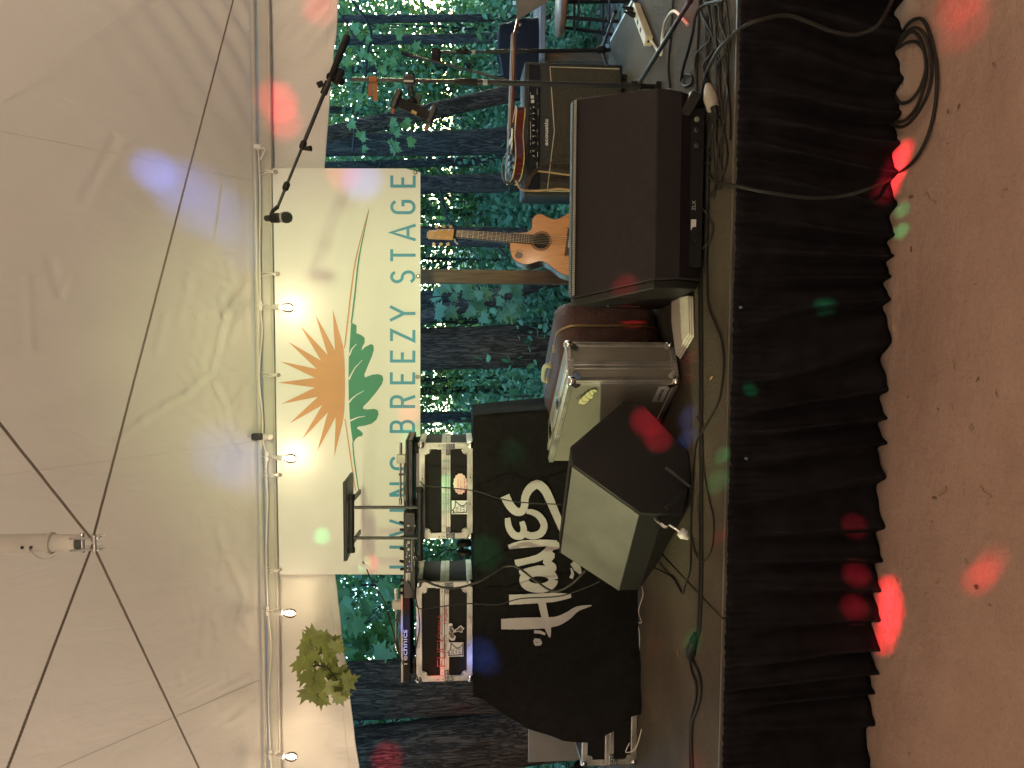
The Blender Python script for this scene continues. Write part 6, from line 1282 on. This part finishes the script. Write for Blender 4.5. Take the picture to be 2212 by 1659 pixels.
# ================================================================== behind the stage on the right
YG = 6.3; tz = at(1166, 60, YG).z
pt_b = thing('picnic_table', 'weathered grey table behind the stage at the right edge', 'table', (at(1180, 20, YG).x, YG + .3, 0))
xa, xb = at(1170, 132, YG).x, at(1170, -80, YG).x
for k in range(4): obj('plank', MB().box(xa, xb, YG - .05 + k * .15, YG + .092 + k * .15, tz - .04, tz), M_wood if k % 2 else mat('grey_weathered_wood', (.20, .17, .16), .85, var=.25, vs=8, bump=.4, bs=40, stretch=(.5, 8, 8)), pt_b, bevel=.004)
for x in (xa + .08, xb - .08): obj('leg', MB().box(x - .04, x + .04, YG + .1, YG + .4, -.05, tz - .041), M_wood, pt_b)
M_nyl = mat('black_nylon', (.010, .010, .012), .75, spec=.15, bump=.3, bs=60)
gbx, gby = at(1120, 118, YG + .15).x, YG + .18; bm_ = MB()
def bagp(u, v):
    a = 2 * math.pi * u; h = v; w = .30 * (1 - .25 * h ** 2) ; d = .14 * (1 - .35 * h ** 2); z = tz + .003 + .33 * h; c = abs(math.cos(a)) ** .6 * math.copysign(1, math.cos(a)); s = abs(math.sin(a)) ** .6 * math.copysign(1, math.sin(a))
    if v > .97: w *= .6; d *= .5
    return (gbx + w * c + .02 * noise.noise(V((c, s, h * 3))), gby + d * s, z - .05 * max(0, -c) * h)
bm_.grid(bagp, 40, 24); bm_.f.append(tuple(24 * 41 + k for k in range(40)))
gbag = thing('gig_bag', 'bulky black bag lying on the table behind the amplifier', 'bag', (gbx, gby, tz)); obj('body', bm_, M_nyl, gbag, fix=False, smooth=60)
obj('strap', MB().tube(spline([(gbx - .2, gby - .12, tz + .28), (gbx - .24, gby - .15, tz + .36), (gbx - .26, gby - .14, tz + .2)], 5), .008, 6), M_nyl, gbag)
wb = at(1150, 8, YG + .1); bz = tz
bt = thing('water_bottle', 'clear plastic water bottle with white cap behind the music stand', 'bottle', (wb.x, wb.y, bz))
def bottle_mat():
    m = bpy.data.materials.new('clear_plastic'); m.use_nodes = True; N, L, b = nodes(m); tr = N.new('ShaderNodeBsdfTransparent'); tr.inputs[0].default_value = (.85, .92, .95, 1); mx = N.new('ShaderNodeMixShader'); lw = N.new('ShaderNodeLayerWeight'); lw.inputs[0].default_value = .35
    b.inputs['Roughness'].default_value = .08; b.inputs['Base Color'].default_value = (.5, .6, .65, 1); L.new(lw.outputs['Facing'], mx.inputs[0]); L.new(tr.outputs[0], mx.inputs[1]); L.new(b.outputs[0], mx.inputs[2]); L.new(mx.outputs[0], N['Material Output'].inputs[0]); return m
bh = at(1108, 8, YG + .1).z - bz
obj('bottle_body', MB().lathe((wb.x, wb.y, bz), (0, 0, 1), [(0, .030), (.005, .034)] + [(bh * k / 12, .034 - .002 * (k % 2)) for k in range(1, 9)] + [(bh * .75, .032), (bh * .88, .014), (bh * .9, .013)], 18), bottle_mat(), bt, smooth=60); obj('cap', MB().cyl((wb.x, wb.y, bz + bh * .9), (wb.x, wb.y, bz + bh), .016), M_wht, bt)
# stool
st = fl(1380, -10, 0); YS_ = 5.75; sx0 = at(1210, 78, YS_).x; sz = at(1204, 20, YS_).z; rs = .19
stool = thing('bar_stool', 'wooden bar stool with black metal legs at the right edge behind the stage', 'stool', (sx0 + rs, YS_, 0))
obj('seat', MB().lathe((sx0 + rs, YS_, sz - .05), (0, 0, 1), [(0, rs * .9), (.01, rs), (.04, rs), (.048, rs * .96), (.05, .0)], 36), mat('varnished_wood', (.16, .065, .022), .45, var=.25, vs=6), stool, smooth=50)
for a in (135, 225, 315, 45):
    lx, ly = math.cos(R(a)), math.sin(R(a)); obj('leg', MB().cyl((sx0 + rs + lx * .13, YS_ + ly * .13, sz - .05), (sx0 + rs + lx * .21, YS_ + ly * .21, -.02), .013), M_blk, stool)
for k, z in ((.15, sz - .14), (.175, sz - .36)):
    for a in (45, 135, 225, 315): obj('rung', MB().cyl((sx0 + rs + math.cos(R(a)) * k, YS_ + math.sin(R(a)) * k, z), (sx0 + rs + math.cos(R(a + 90)) * k, YS_ + math.sin(R(a + 90)) * k, z), .009), M_blk, stool)
# music stand corner
YMS = 4.3; mst = thing('music_stand', 'black music stand desk cut by the right edge of the view', 'music stand', (at(1150, -60, YMS).x, YMS, S))
c = [at(1116, 45, YMS), at(1116, -110, YMS), at(1300, -110, YMS), at(1192, -2, YMS)]; dk_ = V((0, .004, 0))
obj('desk', MB().prism([c[0], c[1], at(1262, -110, YMS - .1), at(1192, -3, YMS - .05)], dk_), M_blk, mst); obj('pole', MB().cyl(at(1200, -60, YMS + .02), V((at(1200, -60, YMS).x, YMS + .02, S + .2)), .011), M_blk, mst)
for a in (90, 210, 330): obj('leg', MB().cyl((at(1200, -60, YMS).x, YMS + .02, S + .2), (at(1200, -60, YMS).x + .2 * math.cos(R(a)), YMS + .02 + .2 * math.sin(R(a)), S + .006), .008), M_blk, mst)

# ================================================================== left edge: small case and grey lid
fc0 = fl(1376, 1640, S); xl_, xr_ = fc0.x - .42, fc0.x + .10; Yq = fc0.y
sm_case = flight_case('flight_case', 'small flight case with shiny corners at the left edge beside the black cloth', 'flight case', at(1300, 1652, Yq).x - .005, at(1300, 1652, Yq).x + .46, S + .002, at(1257, 1640, Yq).z, Yq, Yq + .40)
pl_ = MB(); pl_.box(at(1200, 1643, 4.45).x, at(1200, 1470, 4.45).x, 4.44, 4.46, at(1262, 1600, 4.45).z, at(1141, 1600, 4.45).z)
solo('grey_panel', pl_, mat('grey_laminate', (.17, .165, .165), .45), 'flat grey lid panel standing behind the left side of the black cloth', 'panel', bevel=.003)
jb = MB().grid(lambda u, v: (at(1240, 1658, 4.1).x + .10 * (u - .5) + .03 * noise.noise(V((u * 3, v * 3, 0))), 4.06 + .05 * noise.noise(V((u * 2, v * 4, 5))), at(1258, 1640, 4.1).z - .02 + .11 * v * (1 - .5 * (2 * u - 1) ** 2)), 14, 10)
o = solo('crumpled_jacket', jb, M_nyl, 'crumpled dark cloth on the small flight case at the left edge', 'cloth', fix=False, smooth=180); o.modifiers.new('t', 'SOLIDIFY').thickness = .012

# ================================================================== power strip, plugs and cables
pa, pb2 = fl(1383, 20, S), fl(1409, 86, S); ps = thing('power_strip', 'beige power strip on the stage floor at the right', 'power strip', (pa + pb2) / 2)
d_ = (pb2 - pa).normalized(); n_ = V((-d_.y, d_.x, 0)); Lp = (pb2 - pa).length
M_bei = mat('beige_plastic', (.62, .56, .42), .5)
def psb(t, wd, z0, z1, t2=None): return
obj('housing', MB().obox((pa + pb2) / 2 + V((0, 0, .022)), d_ * (Lp / 2 + .02), n_ * .026, V((0, 0, .019))), M_bei, ps, bevel=.005)
for k in (.2, .45, .7): obj('outlet', MB().obox(pa + d_ * (Lp * k) + V((0, 0, .0415)), d_ * .016, n_ * .010, V((0, 0, .0008))), M_rub, ps)
obj('switch', MB().cyl(pb2 + d_ * .0195 + V((0, 0, .024)), pb2 + d_ * .0225 + V((0, 0, .024)), .006), M_rub, ps)
for k in (.05, .22): 
    q = pa + d_ * (Lp * k) + V((0, 0, .042)); obj('plug', MB().lathe(q, V((.25, -.1, 1)), [(0, .014), (.022, .014), (.04, .007), (.06, .005)], 12), M_rub, ps)
def floor_path(pts, z=.006): return spline([fl(x, y, S + z) + V((0, 0, dz)) for x, y, *r in pts for dz in [r[0] if r else 0]], 8)
def cable(label, pts, r=.0045, m=None, z=None, grp='cables on the stage floor', cat='cable'):
    P_ = floor_path(pts, (z or r) + .0015); return solo('cable', MB().tube(P_, r, 7), m or M_cab, label, cat, grp)
z8 = lambda a, b, dz=0.: (1323.2 + a * .1628, b * .1628, dz)
z2f = lambda a, b, dz=0.: (1026.1 + a / 3, 553 + b / 3, dz)
z3 = lambda a, b, dz=0.: (1026.1 + a / 3, 1106 + b / 3, dz)
zf = lambda a, b, dz=0.: (1512.2 + a / 3, b / 3, dz)
cable('cream extension cable arching from the power strip', [z8(545, 540, .012), z8(590, 660), z8(640, 730), z8(655, 640), z8(660, 480), z8(740, 260, .01), z8(850, 150, .012), z8(950, 240, .01), z8(1000, 330)], .0065, M_wcab)
cable('thick brown cable running from the strip towards the monitor', [z8(640, 740, .004), z8(500, 900, .006), z8(390, 1040, .004), z8(330, 1120)], .006, mat('brown_cable', (.12, .08, .06), .5))
cable('dark cable passing over the tripod leg to the cable ring', [z8(1480, 0), z8(1320, 70, .03), z8(1270, 200, .05), z8(1230, 430, .05), z8(1130, 680, .04), z8(1000, 900, .02), z8(910, 1040)], .0065)
cable('dark cable ending in a black ring on the floor', [z8(910, 1040), z8(905, 1090), z8(950, 1140), z8(1030, 1120), z8(1060, 1060), z8(1030, 1000), z8(960, 1000), z8(910, 1040, .004)], .0045, M_rub)
for i, (a0, a1, b0_, b1_) in enumerate(((1150, 1120, 0, 1400), (1270, 1255, 0, 1350), (1330, 1390, 60, 1080), (1360, 1420, 80, 1100), (1440, 1560, 0, 1600), (800, 740, 0, 900))):
    cable('straight dark cable along the right stage front, number %s from the drop edge' % ('five', 'four', 'three', 'two', 'one', 'six')[i], [z8(a0, b0_), z8((a0 * 2 + a1) / 3 + random.uniform(-14, 14), b0_ + (b1_ - b0_) * .33), z8((a0 + 2 * a1) / 3 + random.uniform(-14, 14), b0_ + (b1_ - b0_) * .66), z8(a1, b1_), z8(a1 + random.uniform(-20, 40), b1_ + 260)], .005)
rc = random.Random(4)
for i in range(8):
    x0 = rc.uniform(1518, 1572); pts = []
    for k in range(8): pts.append((min(1580, max(1508, x0 + rc.uniform(-16, 16))), -30 + k * rc.uniform(50, 66), rc.choice((0, .004, .009))))
    cable('thin dark cable in the tangled bundle along the right stage edge', pts, rc.uniform(.003, .0046), grp='bundled cables at the right stage edge')
# grey two-way plug
yp = thing('cable_splitter', 'grey moulded power splitter beside the right corner of the big monitor', 'plug', fl(1535, 212, S)); M_gpl = mat('grey_plug', (.34, .30, .25), .5)
A0, B0 = fl(1530, 186, S + .03), fl(1541, 235, S + .022); dd = (B0 - A0)
obj('moulding', MB().tube([A0 - dd * .1, A0 + dd * .15, A0 + dd * .55, B0], [.010, .020, .028, .024], 10), M_gpl, yp, smooth=60)
for k in range(4): obj('strain_rib', MB().cyl(A0 - dd * (.06 + .09 * k), A0 - dd * (.10 + .09 * k), .012), M_rub, yp)
for s in (-.018, .018): obj('plug', MB().lathe(B0 + V((s, 0, 0)), dd, [(0, .015), (.03, .014), (.05, .007), (.07, .005)], 10), M_rub, yp)
cable('cable from the splitter running down the monitor front', [(1545, 245, .01), (1548, 262), (1546, 300), (1552, 340), (1560, 375), (1552, 410)], .005)
for i, (pts) in enumerate(([(1532, 240), (1520, 270), (1512, 300), (1506, 330)], [(1538, 240), (1536, 290), (1530, 330), (1518, 345)], [(1552, 250), (1566, 300), (1570, 345), (1555, 390), (1530, 430)], [(1508, 300, .03), (1528, 300), (1540, 270), (1545, 235)])):
    cable('short dark cable in the tangle by the monitor sockets, %s' % ('nearest the cabinet', 'second from the cabinet', 'nearest the stage edge', 'crossing the others')[i], pts, .0048)
for i, (x, y) in enumerate(((1506, 332), (1514, 346))): solo('cable_plug', MB().lathe(fl(x, y, S + .03), V((-.4, .4, .3)), [(0, .008), (.02, .009), (.05, .009)], 10), M_chr, 'silver plug end by the monitor sockets, %s of the pair' % ('right' if i == 0 else 'left'), 'plug', 'plugs by the monitor sockets')
cable('looped cable plugged in at the left end of the big monitor', [(1505, 420, .04), (1522, 445, .02), (1535, 470, .005), (1540, 495), (1532, 525, .004), (1516, 545, .02), (1506, 548, .04)], .0045)
# long runs along the front to the left
cable('long dark cable snaking from the big monitor to the angled monitor', [(1512, 500), (1526, 560), (1529, 653), (1545, 700), (1558, 735), (1563, 786), (1556, 850), (1543, 886), (1518, 930), (1503, 960), (1497, 1020), (1493, 1106), (1492, 1180), (1490, 1230), (1480, 1262), (1474, 1282), (1468, 1272), (1455, 1250), (1440, 1240), (1422, 1226, .02), (1412, 1214, .05)], .0045)
cable('looping thin cable near the stage edge below the angled monitor', [(1506, 900), (1516, 930), (1519, 1003), (1530, 1070), (1541, 1120), (1539, 1173), (1530, 1200), (1516, 1213), (1503, 1195), (1495, 1165), (1490, 1140)], .0035)
for k in (0, 1): cable('straight twin cable running along the stage front, %s strand' % ('rear' if k == 0 else 'front'), [(1509 + 6 * k, 560), (1511 + 5 * k, 800), (1512 + 4 * k, 1000), (1511 + 5 * k, 1130), (1510 + 6 * k, 1250), (1506 + 5 * k, 1360), (1499 + 2 * k, 1385)], .0045)
pgp = thing('cable_coupler', 'dark moulded plug coupling lying near the left stage front', 'plug', fl(1495, 1400, S)); A0, B0 = fl(1503, 1370, S + .014), fl(1489, 1420, S + .014); dd = B0 - A0
obj('moulding', MB().tube([A0, A0 + dd * .3, A0 + dd * .7, B0], [.007, .016, .024, .014], 10), M_rub, pgp, smooth=60)
for k in range(4): obj('strain_rib', MB().cyl(A0 + dd * (.02 + .08 * k), A0 + dd * (.05 + .08 * k), .0125 + .002 * k), M_rub, pgp)
cable('dark cable from the coupler to the left frame edge, rear strand', [(1489, 1420), (1494, 1450), (1503, 1475), (1502, 1510), (1492, 1550), (1490, 1600), (1490, 1700)], .0055); cable('dark cable from the coupler to the left frame edge, front strand', [(1491, 1422), (1508, 1450), (1514, 1490), (1506, 1530), (1495, 1560), (1494, 1610), (1497, 1700)], .0055)
cable('thin pale wire on the floor along the black cloth', [z3(1080, 480), z3(1088, 540), z3(1060, 640), z3(1078, 715), z3(1040, 705), z3(1015, 665), z3(1050, 720), z3(1066, 800), z3(1062, 950), z3(1050, 1030)], .0022, M_wcab)
solo('cable', MB().tube(spline([at(1360, 1605, 3.9), at(1352, 1625, 3.9), at(1372, 1618, 3.88), at(1382, 1590, 3.86), fl(1386, 1575, S + .003)], 6), .0028, 6), M_wcab, 'thin pale wire looping out of the cloth beside the small case', 'cable', 'cables on the stage floor')
# cables hanging off the stage front
def drop(pts): return spline([at(x, y, Y) for x, y, Y in pts], 8)
solo('cable', MB().tube(spline([fl(1514, 215, S + .012), fl(1526, 160, S + .03), fl(1549, 113, S + .03), fl(1578, 80, S + .012), at(1600, 62, 2.695), at(1629, 47, 2.64), at(1695, 33, 2.63), at(1745, 47, 2.62), at(1795, 67, 2.61), at(1845, 75, 2.60), at(1885, 63, 2.58), at(1909, 37, 2.56), fl(1935, -20, .02)], 8), .0068, 9), M_cab, 'thick grey cable arching over the right end of the stage skirt', 'cable', 'cables hanging over the stage front')
coil = [at(1512, 350, 2.86), at(1542, 390, 2.77), at(1578, 399, 2.712), at(1600, 404, 2.66), at(1655, 415, 2.62), at(1745, 427, 2.60), at(1822, 423, 2.58), at(1890, 403, 2.53)]
coil[0] = fl(1512, 350, S + .006); coil[1] = fl(1542, 390, S + .006); coil[2] = fl(1576, 399, S + .010)
for x, y in ((1925, 385), (1972, 350), (2003, 297), (2020, 225), (2023, 150), (2012, 85), (1995, 45), (1975, 42), (1955, 60), (1942, 92)): coil.append(fl(x, y, .0085))
for x, y in ((1948, 78), (1975, 60), (1998, 75), (2012, 130), (2008, 190), (1985, 240), (1955, 272), (1930, 270), (1914, 245)): coil.append(fl(x, y, .019))
for x, y in ((1916, 225), (1925, 255), (1950, 262), (1978, 235), (1996, 185), (2000, 130), (1985, 80), (1965, 70)): coil.append(fl(x, y, .012))
for x, y in ((1935, 105), (1960, 92), (1982, 92), (1998, 115), (1999, 155), (1985, 195), (1965, 218), (1945, 222), (1932, 205)): coil.append(fl(x, y, .009))
solo('cable', MB().tube(spline(coil, 7), .0062, 8), M_cab, 'dark cable dropping over the skirt into a coil on the sand', 'cable', 'cables hanging over the stage front')
# cables of the record players
def air(label, pts, r): return solo('cable', MB().tube(spline([at(x, y, Y) for x, y, Y in pts], 8), r, 7), M_cab, label, 'cable', 'cables of the record player table')
air('thick dark cable sagging from the mixer down to the angled monitor', [(903, 1253, 3.97), (918, 1254, 3.94), (940, 1264, 3.93), (973, 1271, 3.93), (1007, 1266, 3.93), (1040, 1253, 3.92), (1075, 1232, 3.92), (1093, 1223, 3.92), (1119, 1226, 3.90), (1159, 1256, 3.87), (1196, 1277, 3.84), (1233, 1263, 3.78), (1265, 1232, 3.70)], .006)
air('thin dark cable hanging from the left turntable across the lettering', [(890, 1285, 3.98), (905, 1314, 3.97), (947, 1311, 3.97), (1000, 1304, 3.97), (1040, 1305, 3.93), (1076, 1306, 3.92), (1126, 1293, 3.91), (1206, 1288, 3.90), (1256, 1273, 3.86), (1296, 1256, 3.80)], .0032)
air('thin dark cable hanging from the right case across the lettering', [(908, 1040, 3.98), (914, 1047, 3.97), (927, 1050, 3.97), (1023, 1060, 3.96), (1076, 1076, 3.92), (1126, 1085, 3.91), (1219, 1090, 3.88)], .0032)
air('thin dark cable drooping from the laptop past the left turntable', [(783, 1213, 3.95), (790, 1224, 3.93), (803, 1256, 3.93), (830, 1299, 3.93), (847, 1356, 3.94), (870, 1433, 3.94), (910, 1476, 3.94), (957, 1503, 3.95), (1018, 1521, 3.96)], .003)
air('dark cable lying against the left flight case edge', [(880, 1252, 3.98), (900, 1300, 3.97), (906, 1350, 3.97), (897, 1410, 3.97), (895, 1440, 3.97), (905, 1472, 3.98), (912, 1476, 3.99)], .0028)
tg_ = MB(); q = at(791, 1223, 3.93); tg_.box(q.x - .012, q.x + .012, q.y - .008, q.y - .006, q.z - .012, q.z + .012); solo('cable_tag', tg_, M_stk, 'small white tag on the laptop cable', 'tag')

# ================================================================== litter
random.seed(21)
for i, (x, y, w) in enumerate(((1464, 1411, 'beside the floor cable left of the angled monitor'), (1537, 817, 'between the cables near the stage edge'))):
    p = fl(x, y, S + .003); a = random.uniform(0, 3); solo('dry_leaf_bit', MB().add([p + V((math.cos(a) * u - math.sin(a) * v, math.sin(a) * u + math.cos(a) * v, h)) for u, v, h in ((-.02, 0, 0), (0, .006, .002), (.022, 0, .001), (0, -.005, .003))], [(0, 1, 2, 3)]), mat('dry_leaf', (.42, .26, .08), .8), 'curled dry leaf scrap %s' % w, 'leaf', smooth=0)
tw = []
for x, y, a, l, w in ((2010, 425, .9, .07, 'curled pale twig near the right end of the sand'), (2060, 790, .3, .035, 'small pale twig in the middle of the sand'), (2128, 1060, 1.2, .06, 'small twig beside the red spot on the sand'), (2035, 1060, 2.2, .05, 'forked twig on the sand in front of the angled monitor')):
    p = fl(x, y, .006); d = V((math.cos(a), math.sin(a), 0)); n_ = V((-d.y, d.x, 0)); solo('twig', MB().tube(spline([p - d * l * .5, p + n_ * l * .12, p + d * l * .35, p + d * l * .5 + n_ * l * .15], 4), [.003] * 12 + [.0015], 5), mat('pale_twig', (.34, .22, .14), .8), w, 'twig')
M_deb = leafmat('ground_debris', (.07, .04, .025), (.34, .22, .14), .0); n = 150
xx = RNG.uniform(-2.2, 1.8, n); yy = RNG.uniform(1.3, 2.62, n); zz = np.array([gz(a, b) for a, b in zip(xx, yy)]) + .003
o = bpy.data.objects.new('sand_debris', leaf_mesh('sand_debris', np.stack([xx, yy, zz], 1), .016, M_deb, droop=(-6, 16), jitter=.8)); COL.objects.link(o); o['kind'] = 'stuff'; tag(o, 'bits of leaf and bark scattered over the sand', 'debris')
